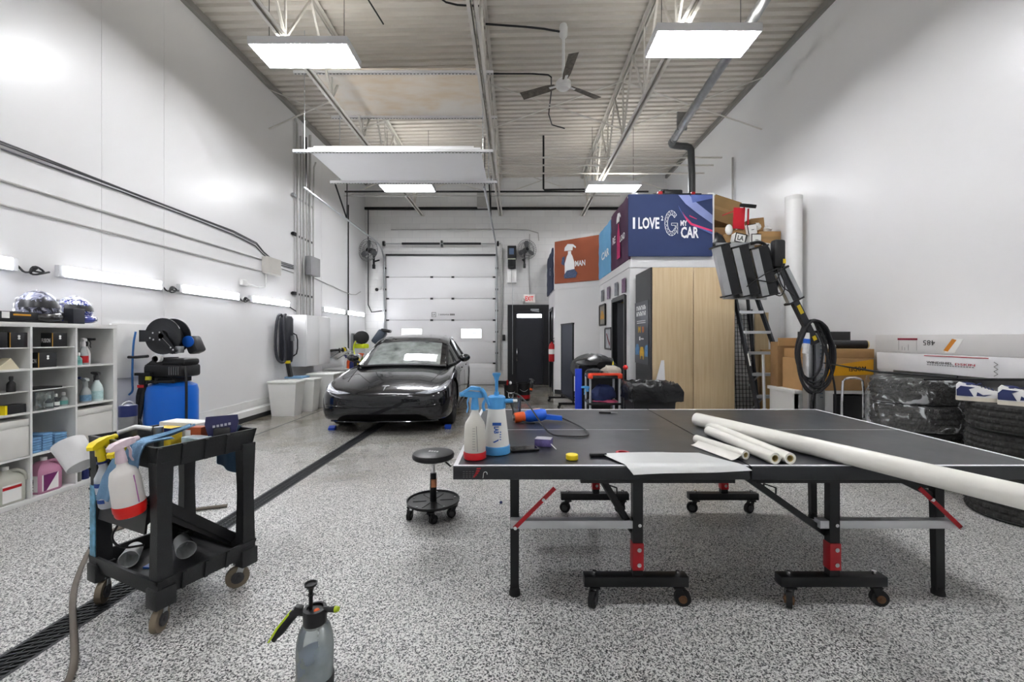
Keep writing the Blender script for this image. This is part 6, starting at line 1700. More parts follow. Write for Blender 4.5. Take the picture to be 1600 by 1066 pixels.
B().tube([(-.1, -.12, .15), (-.17, -.14, .0), (-.12, -.14, -.25), (-.02, -.14, -.3)], .018, 8, smooth=2).build('yellow_hose', MATS['washer_yellow'], t)
B().bx(-.25, -.2, -.05, .05, -.3, .35).build('wall_bracket', STEEL, t)
t = thing('upright_vacuum', 'dark grey vacuum head tilted beside the yellow reel', 'vacuum', (-3.62, 11.1, 1.15)); B().box((0, 0, .2), (.22, .25, .4), (0, 35, 0), .05).build('vacuum_body', M('slate_plastic', '3b4450', .4), t); B().box((.18, 0, .37), (.25, .2, .08), (0, 12, 0), .03).build('vacuum_head', BLACK, t); B().cyl((-.12, 0, -1.15), (-.1, 0, .1), .02, n=8).build('stand_pole', STEEL, t)
# ================================================================ right-hand side
# ---------------------------------------------------------------- tyres
TREAD = M('tyre_tread', '343433', .85, var=.25, scale=22, bump=.25, bscale=70)
def tyre_mesh(r, wd, seed=0, side=RUBBER):
    hw = wd / 2
    prof = [(r * .62, .0 - hw * .8), (r * .66, -hw * .93), (r * .78, -hw), (r * .9, -hw * .97), (r * .955, -hw * .86)]
    k = 11
    for j in range(k + 1):
        z = -hw * .82 + hw * 1.64 * j / k
        prof += [(r * (1 - .022 * abs(j / k - .5) * 2), z)]
    prof += [(r * .955, hw * .86), (r * .9, hw * .97), (r * .78, hw), (r * .66, hw * .93), (r * .62, hw * .8)]
    def fn(i, j):
        if 4 < j < 17:
            q = j - 5
            if q % 3 == 0: return -.014
            if (i + (q // 3) + seed) % 3 == 0: return -.012
        return 0
    b = B(); b.lathe(prof, n=126, fn=fn, cap=False)
    # bead / inside wall closes the ring
    b.lathe([(r * .62, -hw * .8), (r * .60, 0), (r * .62, hw * .8)], n=126, cap=False)
    return b
def tyre(x, y, z, r, wd, lab, grp, seed=0, wrap=False):
    t = thing('tyre', lab, 'tyre', (x, y, z + wd / 2), 17 * seed, grp)
    tyre_mesh(r, wd, seed).build('rubber', TREAD, t, sharp=20)
    m = B(); m.lathe([(r * .61, -wd * .36), (r * .58, -wd * .3), (r * .58, wd * .3), (r * .61, wd * .36)], n=40, cap=False)
    for k in range(5):
        a = 2 * pi * k / 5; m.bar((.05 * cos(a), .05 * sin(a), wd * .2), (r * .58 * cos(a), r * .58 * sin(a), wd * .25), .07, .03)
    m.cyl((0, 0, wd * .12), (0, 0, wd * .24), .08, n=18)
    m.build('wheel_rim', RIM, t)
    return t
W = .214
for k, lab in enumerate(('bottom tyre of the bare stack at the right', 'second tyre up in the bare stack at the right', 'third tyre up in the bare stack, mud-spotted', 'top tyre of the bare stack, under the sneakers')):
    tyre(3.83 + (.0, .012, .02, .0)[k], 3.17 + (.0, .015, .01, -.01)[k], W * k, .335, W - .002, lab, 'bare tyres by the right wall', k)
for k, lab in enumerate(('bottom tyre of the wrapped stack', 'second tyre up in the wrapped stack', 'third tyre up in the wrapped stack, in clear film', 'top tyre of the wrapped stack, in clear film')):
    tyre(3.80 + (0, 0, .01, .03)[k], 4.05 + (0, 0, .0, .03)[k], .242 * k, .335, .24, lab, 'wrapped tyres by the right wall', k + 1)
WRAP = bpy.data.materials.new('crinkled_film'); WRAP.use_nodes = True
nt = WRAP.node_tree; N = nt.nodes; L = nt.links; N.remove(N['Principled BSDF']); out = N['Material Output']
tr_ = N.new('ShaderNodeBsdfTransparent'); gl = N.new('ShaderNodeBsdfGlossy'); gl.inputs['Roughness'].default_value = .12
df = N.new('ShaderNodeBsdfDiffuse'); df.inputs[0].default_value = (.8, .82, .84, 1)
tc = N.new('ShaderNodeTexCoord'); nz = N.new('ShaderNodeTexNoise'); nz.inputs['Scale'].default_value = 7; nz.inputs['Detail'].default_value = 5; nz.inputs['Distortion'].default_value = 1.6
L.new(tc.outputs['Object'], nz.inputs['Vector'])
bp = N.new('ShaderNodeBump'); bp.inputs['Strength'].default_value = 1.; bp.inputs['Distance'].default_value = .05; L.new(nz.outputs['Fac'], bp.inputs['Height']); L.new(bp.outputs[0], gl.inputs['Normal'])
cr = N.new('ShaderNodeValToRGB'); cr.color_ramp.elements[0].position = .55; cr.color_ramp.elements[0].color = (.02, .02, .02, 1); cr.color_ramp.elements[1].position = .64; cr.color_ramp.elements[1].color = (.55, .55, .55, 1)  # white highlights of the film, painted in as streaks of diffuse colour
L.new(nz.outputs['Fac'], cr.inputs[0])
m1 = N.new('ShaderNodeMixShader'); m1.inputs[0].default_value = .11; m2 = N.new('ShaderNodeMixShader'); L.new(cr.outputs[0], m2.inputs[0])
L.new(tr_.outputs[0], m1.inputs[1]); L.new(gl.outputs[0], m1.inputs[2]); L.new(m1.outputs[0], m2.inputs[1]); L.new(df.outputs[0], m2.inputs[2]); L.new(m2.outputs[0], out.inputs['Surface'])
rnd = random.Random(5)
for k, (zz, lab) in enumerate(((.485, 'clear crinkled film wrapped round the third tyre of the wrapped stack'), (.728, 'clear crinkled film wrapped round the top tyre of the wrapped stack'))):
    b = B(); n = 56; rings = []
    for q, (rr, z) in enumerate(((.25, .015), (.345, .012), (.358, .06), (.352, .12), (.36, .18), (.348, .226), (.30, .243), (.22, .245))):
        rings.append([V((3.81 + .02 * k + (rr + rnd.uniform(-.006, .012)) * cos(2 * pi * i / n), 4.05 + .03 * k + (rr + rnd.uniform(-.006, .012)) * sin(2 * pi * i / n), zz + z)) for i in range(n)])
    for ring_ in rings[1:6]:
        for i in range(n):
            if abs(i / n - .53) < .07: ring_[i] += V((-.05 * (1 - abs(i / n - .53) / .07), .0, 0))
    b.loft(rings, cap=False)
    solo(b, 'plastic_wrap', WRAP, lab, 'wrap', 'clear film on the tyres')
# sneakers on the bare stack
def sneaker(x, y, z, a, lab):
    K = lambda b: (b.bm.transform(Matrix.Diagonal((.98, 1.05, 1.2, 1))), b)[1]
    t = thing('sneaker', lab, 'shoe', (x, y, z), a, 'sneakers on the tyres')
    sole = M('sole_cream', 'e3dccb', .6); wl = M('shoe_white', 'ecebe8', .5, var=.03); nv = M('shoe_navy', '1f2a5c', .55, var=.08)
    def ringx(xx, hw, z0, z1, top):  # cross section, narrowing upward
        return [(xx, -hw, z0), (xx, hw, z0), (xx, hw * .96, z0 + (z1 - z0) * .5), (xx, hw * top, z1), (xx, -hw * top, z1), (xx, -hw * .96, z0 + (z1 - z0) * .5)]
    K(B().loft([ringx(q, h, 0, .026, .97) for q, h in ((-.145, .022), (-.13, .036), (-.06, .037), (.02, .044), (.09, .047), (.135, .034), (.15, .012))])).build('sole', sole, t)
    K(B().loft([ringx(q, h, .024, zz, tp) for q, h, zz, tp in ((-.142, .024, .10, .8), (-.125, .034, .118, .75), (-.06, .035, .105, .65), (.0, .039, .092, .55), (.05, .043, .075, .6), (.095, .043, .064, .7), (.13, .032, .056, .7), (.148, .014, .036, .7))])).build('upper', wl, t)
    g = B(); g.ell((-.085, 0, .104), (.052, .027, .016), 14)
    for s in (-1, 1):
        g.prism([(-.143, s * .034, .03), (-.05, s * .039, .03), (-.075, s * .036, .075), (-.04, s * .028, .088), (-.12, s * .032, .095), (-.143, s * .027, .07)], (0, s * .003, 0))
        g.prism([(.075, s * .046, .03), (.135, s * .036, .03), (.12, s * .034, .045), (.09, s * .038, .05)], (0, s * .003, 0))
        g.prism([(-.035, s * .0395, .035), (.01, s * .0425, .035), (.05, s * .043, .05), (-.0, s * .043, .043), (-.03, s * .039, .06)], (0, s * .004, 0))
    K(g).build('navy_panels', nv, t)
    g = B(); g.prism([(-.02, -.022, .09), (.06, -.022, .072), (.06, .022, .072), (-.02, .022, .09)], (0, 0, .006)); g.loft([[(-.05, -.02, .09), (-.05, .02, .09), (-.045, .02, .096), (-.045, -.02, .096)], [(-.01, -.018, .118), (-.01, .018, .118), (-.004, .018, .114), (-.004, -.018, .114)]])
    for k in range(4): g.tube([(-.005 + k * .018, -.026, .09 - k * .005), (.0 + k * .018, 0, .101 - k * .005), (-.005 + k * .018, .026, .09 - k * .005)], .003, 5)
    K(g).build('tongue_and_laces', nv, t)
sneaker(3.60, 3.27, W * 4 - .002, -42, 'navy and white sneaker, farther left of the pair on the tyres')
sneaker(3.66, 3.03, W * 4 - .002, -48, 'navy and white sneaker, nearer one of the pair on the tyres')

# ---------------------------------------------------------------- long white cartons along the wall, resting on the tyres
WC = M('white_corrugated', 'dad8d6', .7, var=.05, scale=3)
CX = 4.02
t = thing('long_carton', 'upper long white carton with handwritten number along the right wall', 'carton', (4.15, 3.75, 1.18), 0, 'long white cartons')
B().bx(CX, XR - .01, 2.75, 4.74, 1.185, 1.375, .003).build('carton', WC, t, w=True)
f = F((CX - .001, 4.74, 1.185), (0, -1, 0), (0, 0, 1))
g = B(); text(g, f, '485', .62, .11, .12, .05, rot=180); g.build('handwriting', INK, t, w=True)
g = B(); rect(g, f, .28, .135, .50, .155); g.build('label_print', M('print_crimson', '8c1a32', .5), t, w=True)
g = B(); rect(g, f, .29, .03, .293, .13); rect(g, f, .49, .03, .493, .13); rect(g, f, .33, .03, .334, .07); rect(g, f, .36, .03, .364, .06); rect(g, f, .40, .03, .404, .09); g.build('grey_marks', M('print_pale_grey', 'a7a5a5', .6), t, w=True)
g = B(); plate(g, f, [(.76, .04), (.80, .03), (.88, .14), (.84, .15)], .001, .002); g.build('orange_sticker', M('sticker_orange', 'd98a2a', .5), t, w=True)
g = B(); plate(g, f, [(.77, .02), (.86, .02), (.94, .15), (.86, .15)]); g.build('white_sticker', PAPER, t, w=True)
t = thing('long_carton', 'lower long white carton with red and black lettering along the right wall', 'carton', (4.15, 3.75, 1.0), 0, 'long white cartons')
B().bx(CX, XR - .01, 2.75, 4.72, 1.0, 1.183, .003).build('carton', M('white_corrugated_bright', 'e6e5e6', .6, var=.03), t, w=True)
f = F((CX - .001, 4.72, 1.0), (0, -1, 0), (0, 0, 1))
g = B(); text(g, f, 'WINDSHIEL', .70, .105, .25, .022, bold=.02); g.build('lettering', INK, t, w=True)
g = B(); text(g, f, 'DSKIN', .93, .102, .17, .02, bold=.02); rect(g, f, .55, .165, 1.12, .172); g.build('red_lettering', M('print_red', 'b3243a', .5), t, w=True)
g = B()
for k in range(18): rect(g, f, .58 + k * .024, .078, .596 + k * .024, .087)
g.build('small_lettering', M('print_mid_grey', '8d8b8c', .6), t, w=True)
g = B()
for k in range(6): g.bar(f.p(1.16 + .03 * (k % 2), .14 - k * .02, .001), f.p(1.16 + .03 * ((k + 1) % 2), .12 - k * .02, .001), .003, .002)
g.build('handwriting', INK, t, w=True)
B().bx(4.06, XR - .02, 2.85, 4.66, .0, .998).build('x', WC, None) if False else None
t = thing('pallet_stand', 'grey board stand carrying the long white cartons', 'stand', (4.22, 3.75, 0))
B().bx(4.185, XR - .01, 2.8, 4.7, .0, 1.0).build('board', M('grey_board', '8f9090', .6), t, w=True)
t = thing('squeegee_pole', 'black squeegee with a long thin handle on the wrapped tyres', 'squeegee', (3.7, 4.0, .98))
B().bar((3.52, 3.66, .985), (3.985, 3.28, 1.02), .05, .018).build('blade_bar', BMET, t, w=True)
B().tube([(3.45, 4.75, 1.06), (3.52, 4.1, 1.01), (3.70, 3.55, 1.01)], [.006, .011, .013], 8).build('handle', BMET, t, w=True)

# ---------------------------------------------------------------- brown cartons with yellow tape
t = thing('brown_carton', 'large brown carton with yellow tape band and upside-down lettering', 'carton', (3.8, 5.1, .72))
B().bx(3.36, 4.2, 4.98, 5.35, .72, 1.10, .004).build('carton', KRAFT, t, w=True)
f = F((3.36, 4.979, .72), (1, 0, 0), (0, 0, 1)); g = B(); plate(g, f, [(-.0, .16), (.84, .19), (.84, .37), (.44, .31), (0, .25)]); g.build('yellow_tape', M('tape_amber', 'e2a41c', .4, var=.05), t, w=True)
g = B(); text(g, f, 'MODEL', .64, .255, .22, .055, rot=182, off=.003, bold=.02); g.build('lettering', INK, t, w=True)
t = thing('flat_brown_carton', 'flat brown carton on top of the yellow-taped one', 'carton', (3.8, 5.15, 1.1)); B().bx(3.4, 4.22, 4.99, 5.4, 1.102, 1.21, .004).build('carton', KRAFT, t, w=True)
t = thing('open_brown_carton', 'open brown carton behind the cable coil', 'carton', (3.6, 5.45, .72)); B().bx(3.32, 3.9, 5.38, 5.54, .72, 1.29, .004).build('carton', KRAFTD, t, w=True); B().bx(3.32, 3.92, 5.365, 5.38, 1.24, 1.34).build('flap', KRAFT, t, w=True)
t = thing('paper_tube', 'dark poster tube with brown core end on the brown cartons', 'tube', (3.9, 5.1, 1.21)); B().cyl((3.6, 5.2, 1.262), (4.18, 5.06, 1.262), .05, n=20).build('sleeve', BLACK, t, w=True); B().cyl((4.18, 5.06, 1.262), (4.195, 5.056, 1.262), .047, n=20).build('core', CORE, t, w=True)
solo(B().tube([(3.42, 5.1, 1.245), (3.78, 5.03, 1.235)], .03, 14), 'paper_roll', PAPER, 'short white paper roll on the brown cartons', 'roll')
solo(B().bx(3.55, 4.2, 5.32, 5.35, 1.212, 1.42, .004), 'black_board', BLACK, 'black strip board standing behind the poster tube', 'board')
t = thing('low_table', 'low white table under the brown cartons', 'table', (3.7, 5.3, 0)); B().bx(3.28, 4.2, 4.99, 5.54, .68, .72).build('top', LAMIN, t, w=True); B().bx(3.30, 3.33, 5.0, 5.52, 0, .68).bx(3.30, 3.74, 5.0, 5.03, 0, .68).build('panel', LAMIN, t, w=True); B().bx(4.14, 4.17, 5.0, 5.52, 0, .68).build('side_panel', LAMIN, t, w=True)
solo(B().bx(3.75, 4.1, 5.0, 5.5, 0, .66, .02), 'black_crate', BLACK, 'black crate under the brown cartons', 'crate')
t = thing('metal_frame', 'bent silver tube frame left of the wrapped tyres', 'frame', (3.42, 4.42, 0)); B().tube([(3.42, 4.45, .01), (3.42, 4.45, .88), (3.47, 4.45, .92), (3.6, 4.45, .92), (3.65, 4.45, .88), (3.65, 4.45, .5)], .012, 8, smooth=1).build('tube', CHROME, t, w=True)

# ---------------------------------------------------------------- infrared curing lamp on its stand
t = thing('curing_lamp_stand', 'infrared paint-curing lamp with four silver cassettes on a tilted arm', 'lamp', (3.36, 4.85, 0))
LS = M('lamp_silver', 'b4b6b8', .3, metal=.7, var=.1)
B().bx(3.31, 3.36, 4.80, 4.9, .05, 1.36, .004).bx(3.40, 3.50, 4.80, 4.92, .05, 1.40, .004).build('column', LS, t, w=True)
g = B().bx(3.36, 3.40, 4.84, 4.9, .05, 1.38); g.build('column_slot', BLACK, t, w=True)
B().bx(3.38, 3.53, 4.78, 4.94, 1.40, 1.425, .006).build('column_cap', BLACK, t, w=True)
g = B()
for k in range(14): g.bx(3.442, 3.475, 4.798, 4.80, .66 + k * .045, .672 + k * .045)
g.build('scale_print', M('print_scale', '6f7f88', .5), t, w=True)
b = B().box((3.36, 4.85, .07), (.7, .08, .06)).box((3.36, 4.85, .07), (.08, .7, .06)); b.build('base', BMET, t, w=True)
for dx, dy, a in ((-.32, 0, 20), (.32, 0, 70), (0, -.32, 130), (0, .32, 200)): castor(t, 3.36 + dx, 4.85 + dy, a, .06, .022)
A0, A1 = V((3.33, 4.72, 1.28)), V((2.86, 4.70, 2.20))
B().bar(A0, A1, .07, .06, (0, 1, 0)).build('arm', M('arm_charcoal', '303135', .4, metal=.2), t, w=True)
g = B(); d = (A1 - A0)
for u, l in ((.36, .10), (.04, .05)): g.bar(A0 + d * u + V((0, -.034, 0)), A0 + d * (u + l) + V((0, -.034, 0)), .04, .004, (0, 1, 0))
g.build('yellow_sticker', M('sticker_yellow', 'e3c21c', .5), t, w=True)
def cassette(p, tilt, ln, name):
    """one heater cassette: dark body with a silver reflector face"""
    m = Matrix.Translation(V(p)) @ Matrix.Rotation(R(tilt), 4, 'Y')
    def q(x, y, z): return m @ V((x, y, z))
    b = B(); h = ln / 2
    for s in (0,):
        b.prism([q(-.02, -.07, -h), q(.075, -.09, -h), (q(.085, .05, -h)), q(-.03, .06, -h)], q(0, 0, h) - q(0, 0, -h))
    o = b.build('cassette', M('cassette_black', '1e1f21', .45, metal=.2), t, w=True)
    b = B(); b.prism([q(-.085, -.055, -h + .01), q(-.02, -.075, -h + .01), q(-.02, -.06, -h + .01), q(-.08, .02, -h + .01)], q(0, 0, h - .01) - q(0, 0, -h + .01)); b.build('reflector', LS, o, w=True)
    for zz in (-h - .006, h - .006): B().prism([q(-.095, -.075, zz), q(.085, -.1, zz), q(.095, .06, zz), q(-.09, .06, zz)], q(0, 0, .016) - q(0, 0, 0)).build('end_cap', BLACK, o, w=True)
for k, x in enumerate((2.32, 2.51, 2.71)): cassette((x, 4.72 - .02 * k, 2.09 - .01 * k), -13, .56 - .01 * k, 'c')
d_ = (A1 - A0).normalized(); n_ = V((d_.z, 0, -d_.x)); cc = A0 + (A1 - A0) * .70
for s in (-1, 1):
    B().bar(cc + n_ * (s * .062) - d_ * .18 + V((0, -.02, 0)), cc + n_ * (s * .062) + d_ * .18 + V((0, -.02, 0)), .045, .06, (0, 1, 0)).build('reflector_bar', LS, t, w=True)
for s in (-1, 1): B().bar(cc + d_ * (s * .19) - n_ * .095, cc + d_ * (s * .19) + n_ * .095, .022, .09, (0, 1, 0)).build('end_cap', BLACK, t, w=True)
b = B().bar((2.27, 4.82, 2.375), (2.69, 4.80, 2.375), .03, .10).bar((2.35, 4.82, 1.835), (2.83, 4.80, 1.825), .03, .10); b.build('head_frame', LS, t, w=True)
B().tube([(2.62, 4.75, 2.40), (2.71, 4.72, 2.42), (2.79, 4.70, 2.36), (2.84, 4.70, 2.15), (2.89, 4.7, 1.98), (2.88, 4.7, 1.88)], .018, 8, smooth=2).build('yoke', BMET, t, w=True)
B().bx(2.83, 2.96, 4.64, 4.74, 2.12, 2.43, .03).build('control_head', BLACK, t, w=True); B().bx(2.92, 2.95, 4.635, 4.64, 2.16, 2.21).build('yellow_button', MATS['sticker_yellow'], t, w=True)
b = B()
b.tube([(2.52, 4.60, 2.0), (2.65, 4.58, 1.96), (2.8, 4.58, 1.94), (2.88, 4.62, 2.05), (2.9, 4.62, 2.2)], .006, 6, smooth=2)
b.tube([(2.84, 4.62, 2.1), (2.88, 4.6, 1.9), (2.96, 4.6, 1.85), (3.02, 4.6, 1.8)], .006, 6, smooth=2)
b.tube([(2.5, 4.6, 1.9), (2.7, 4.57, 2.05), (2.84, 4.6, 2.1)], .006, 6, smooth=2)
b.tube([(2.8, 4.6, 1.82), (2.88, 4.6, 1.79), (2.94, 4.62, 1.9), (2.88, 4.62, 2.08)], .006, 6, smooth=2)
b.build('lamp_cables', BLACK, t, w=True)
rnd = random.Random(3)
b = B()
for k in range(6):
    e = .012 * k; w0, h0 = (.21, .19, .165, .20, .175, .15)[k], (.40, .38, .41, .35, .37, .33)[k]; ox = (.0, .015, -.02, .01, .03, -.01)[k]
    b.tube([(3.30 + ox + w0 * cos(q) * (1 if sin(q) < .3 else .88), 4.66 + .018 * k + rnd.uniform(-.008, .008), 1.54 - h0 + h0 * sin(q) * (1 + rnd.uniform(-.02, .02))) for q in [2 * pi * i / 22 for i in range(22)]], .0125, 7, closed=True, smooth=1)
b.tube([(3.30, 4.7, 1.54), (3.40, 4.66, 1.2), (3.52, 4.66, .8), (3.5, 4.66, .4), (3.52, 4.66, .1)], .010, 6, smooth=2)
b.tube([(3.28, 4.66, .77), (3.24, 4.66, .6), (3.25, 4.66, .2)], .012, 6, smooth=1)
solo(b, 'power_cable', M('cable_black', '222326', .5, var=.1), 'thick black cable coiled and hung on the curing lamp column', 'cable')
t = thing('wall_plug', 'white and blue power plug hanging inside the cable coil', 'plug', (3.17, 4.63, 1.27), rot=(0, 8, 0)); B().cyl((0, 0, -.1), (0, 0, .02), .028, .033, n=14).cyl((0, 0, .06), (0, 0, .13), .03, .015, n=14).build('plug_body', WPLAS, t); B().cyl((0, 0, .01), (0, 0, .06), .034, n=14).build('blue_ring', BLUE, t)

# ---------------------------------------------------------------- step ladder
t = thing('step_ladder', 'dark grey step ladder with aluminium steps behind the curing lamp', 'ladder', (3.6, 6.1, 0))
LR = M('ladder_grey', '35373b', .45, metal=.2, var=.15)
FL, FR = ((3.28, 5.62, 0), (3.22, 6.40, 2.35)), ((3.85, 5.62, 0), (3.49, 6.40, 2.35))
for p, q in (FL, FR): B().bar(p, q, .075, .03, (1, 0, 0)).build('front_rail', LR, t, w=True)
for p, q in (((3.27, 6.70, 0), (3.23, 6.44, 2.3)), ((3.84, 6.70, 0), (3.48, 6.44, 2.3))): B().bar(p, q, .06, .025, (1, 0, 0)).build('rear_rail', LR, t, w=True)
for k in range(7):
    u = (.24 + .295 * k) / 2.35
    p = V(FL[0]).lerp(V(FL[1]), u); q = V(FR[0]).lerp(V(FR[1]), u)
    B().bar(p, q, .09, .04, (0, 0, 1)).build('step', ALU, t, w=True)
    if k in (1, 2):
        B().bar(p + V((.0, .04, -.16)), p + V((.14, .02, 0)), .012, .02).bar(q + V((0, .04, -.16)), q + V((-.14, .02, 0)), .012, .02).build('step_brace', ALU, t, w=True)
B().box((3.355, 6.42, 2.36), (.36, .22, .05), None, .01).build('top_cap', LR, t, w=True)
for s in (3.255, 3.74): B().bar((s, 5.85, .8), (s, 6.62, .8), .02, .006).build('spreader', ALU, t, w=True)
g = B().bar((3.245, 5.88, .95), (3.24, 5.94, 1.12), .002, .05, (0, 1, 0)); g.build('rail_sticker', PAPER, t, w=True)
# grid panel, kraft roll, boards behind the ladder
t = thing('wire_grid_panel', 'black wire grid panel leaning on the office wall behind the ladder', 'panel', (3.5, 6.82, 0)); b = B()
for k in range(11): x = 3.24 + k * .055; b.bar((x, 6.76, 0), (x, 6.86, 1.78), .008, .008)
for k in range(27): z = .05 + k * .066; b.bar((3.22, 6.762 + z * .056, z), (3.81, 6.762 + z * .056, z), .007, .007)
b.bar((3.22, 6.76, 0), (3.22, 6.86, 1.8), .02, .02).bar((3.81, 6.76, 0), (3.81, 6.86, 1.8), .02, .02).build('grid', BMET, t, w=True)
solo(B().lathe([(.095, 0), (.1, .004), (.1, 1.15), (.04, 1.155), (.04, 1.1)], (3.98, 6.72, 0), 24), 'kraft_roll', M('kraft_paper', 'b89662', .75, var=.1), 'upright roll of brown kraft paper behind the ladder', 'roll')
solo(B().bx(3.86, 4.08, 6.855, 6.875, 0, 1.75), 'wood_board', BIRCH, 'pale wood board leaning behind the kraft roll', 'board')
solo(B().cyl((3.22, 5.5, .4), (3.22, 5.53, 1.12), .018, n=12).cyl((3.22, 5.48, 0), (3.22, 5.5, .42), .028, n=12), 'silver_pole', ALU, 'silver extension pole with black grip leaning on the ladder steps', 'pole')
t = thing('film_tube', 'tall white tube standing upright against the right wall', 'tube', (4.11, 6.28, 0)); B().lathe([(.108, 0), (.112, .01), (.112, 3.42), (.108, 3.43)], n=32).build('tube_body', M('tube_white', 'e9e9e7', .35, var=.02), t); B().lathe([(.114, 3.38), (.114, 3.44), (.1, 3.445)], n=32).build('end_cap', WPLAS, t)

# ---------------------------------------------------------------- goods piled on the office roof
RZ = OH + .03
def carton(lab, c, d, rot, m=KRAFT, extra=None):
    t = thing('cardboard_box', lab, 'carton', c, 0, 'cartons on the office roof', rot=rot)
    B().box((0, 0, 0), d, None, .004).build('carton', m, t)
    if extra: extra(t, d)
    return t
def tapeseam(t, d): B().box((0, -d[1] / 2 - .001, 0), (d[0] * .98, .002, .05)).build('tape', M('tape_clear', '9f7f52', .3), t)
def face_logo(t, d):
    f = F((-d[0] / 2, -d[1] / 2 - .001, -d[2] / 2), (1, 0, 0), (0, 0, 1)); g = B(); w_, h_ = d[0], d[2]
    for a in ((0, 0, w_, .015), (0, h_ - .015, w_, h_), (0, 0, .015, h_), (w_ - .015, 0, w_, h_)): rect(g, f, *a)
    text(g, f, 'LA', w_ / 2, h_ / 2, w_ * .55, h_ * .5, bold=.02); g.build('logo_lettering', INK, t)
def blackedge(t, d):
    f = F((-d[0] / 2, -d[1] / 2 - .001, -d[2] / 2), (1, 0, 0), (0, 0, 1)); g = B(); rect(g, f, 0, 0, .014, d[2]); rect(g, f, 0, d[2] - .012, d[0], d[2]); rect(g, f, d[0] * .4, d[2] * .4, d[0] * .7, d[2] * .45); g.build('edge_print', INK, t)
carton('big tilted brown carton at the top of the roof pile', (3.52, 7.35, 3.50), (.46, .4, .42), (0, 18, 0), M('carton_olive', '96794f', .8, var=.12, scale=4), tapeseam)
carton('brown carton under the big tilted one on the roof', (3.48, 7.35, 3.02), (.42, .45, .36), (0, 0, 0), KRAFTD, tapeseam)
carton('brown carton leaning behind the white logo box on the roof', (3.58, 7.0, 3.02), (.40, .22, .16), (0, -22, 0), KRAFT, tapeseam)
carton('small white box with black LA logo on the roof pile', (3.56, 6.80, 2.93), (.18, .14, .15), (0, 12, 0), PAPER, face_logo)
carton('white box with black edges right of the logo box', (3.85, 6.88, 2.93), (.16, .16, .17), (0, 0, 0), PAPER, blackedge)
carton('white tilted box above the black-edged box', (3.80, 6.9, 3.10), (.15, .14, .16), (0, -10, 0), PAPER, blackedge)
carton('brown open carton upper right of the pile by the wall', (4.02, 7.15, 3.23), (.22, .2, .22), (0, -6, 0), KRAFT)
carton('wide brown carton at the right end of the roof pile', (4.10, 6.98, 2.96), (.36, .25, .22), (0, 0, 0), KRAFT, tapeseam)
carton('brown carton below at the roof edge beside the wall', (4.05, 7.0, 2.755), (.44, .24, .18), (0, 0, 0), M('carton_tan', 'bd9560', .8, var=.1), tapeseam)
carton('flat brown carton under the white boxes on the roof', (3.62, 7.0, 2.755), (.34, .26, .19), (0, 4, 0), KRAFTD)
t = thing('louvre_vent', 'white louvred plastic vent cover on the roof pile', 'vent', (4.06, 6.81, 2.80), rot=(0, 8, 0)); b = B().box((0, 0, 0), (.22, .03, .12))
for k in range(6): b.box((0, -.02, -.045 + k * .018), (.2, .02, .006), (25, 0, 0))
b.build('vent_body', WPLAS, t)
for k, (x, z) in enumerate(((3.93, 3.16), (4.10, 3.12))):
    b = B(); b.ell((x, 6.92, z), (.07, .05, .05), 10)
    for v in b.bm.verts: v.co += V((rnd.uniform(-.018, .018), rnd.uniform(-.018, .018), rnd.uniform(-.018, .018)))
    solo(b, 'crumpled_paper', PAPER, ('ball of crumpled white paper beside the tilted white box', 'ball of crumpled white paper on the wide brown carton')[k], 'paper')
t = thing('hand_trolley', 'red folding trolley lying on the roof pile, black wheel upward', 'trolley', (3.66, 6.9, 3.3))
B().box((3.60, 6.86, 3.28), (.18, .03, .34), (0, 3, 0), .004).build('red_plate', M('trolley_red', 'c4182a', .4, var=.06), t, w=True)
B().bar((3.68, 6.87, 3.1), (3.69, 6.87, 3.46), .02, .02).bar((3.75, 6.87, 3.1), (3.76, 6.87, 3.44), .02, .02).bar((3.34, 6.87, 3.33), (3.52, 6.87, 3.40), .014, .014).build('red_frame', MATS['trolley_red'], t, w=True)
B().lathe([(.07, -.025), (.12, -.028), (.125, 0), (.12, .028), (.07, .025)], (3.76, 6.88, 3.49), 24, ax((.1, -.35, 1))).build('wheel', RUBBER, t, w=True)
b = B(); b.ell((3.30, 7.0, 2.88), (.17, .14, .2), 12)
for v in b.bm.verts: v.co += V((rnd.uniform(-.02, .02), rnd.uniform(-.02, .02), rnd.uniform(-.02, .02)))
solo(b, 'refuse_sack', M('sack_black', '1a1a1c', .3, var=.1), 'black sack stuffed between the blue banner and the cartons', 'bag')
solo(B().ell((3.45, 6.88, 3.10), (.06, .05, .09), 10), 'white_bag', PAPER, 'small white bag hanging beside the red trolley', 'bag')
t = thing('roof_rack_bar', 'black bar with red end clips lying above the blue banner', 'bar', (2.6, 7.0, 3.68)); B().bx(2.25, 3.05, 6.98, 7.05, 3.69, 3.73, .004).build('bar', BMET, t, w=True); B().bx(2.33, 2.4, 6.97, 7.06, 3.685, 3.76).build('red_clip', RED, t, w=True); B().bx(2.88, 2.94, 6.97, 7.06, 3.685, 3.75).build('red_clip', RED, t, w=True)
t = thing('tool_case', 'black tool case lying on the bar above the blue banner', 'case', (2.65, 7.15, 3.73)); B().bx(2.46, 2.78, 7.07, 7.25, 3.68, 3.83, .03).bx(2.42, 2.55, 7.1, 7.2, 3.80, 3.84, .01).build('case_body', BLACK, t, w=True)
for x in (1.87, 3.12): solo(B().bx(x, x + .1, 6.9, 7.0, RZ, 3.71), 'corner_post', WPLAS, ('white post top showing above the purple banner corner', 'white post top showing at the right end of the blue banner')[x > 3], 'post')

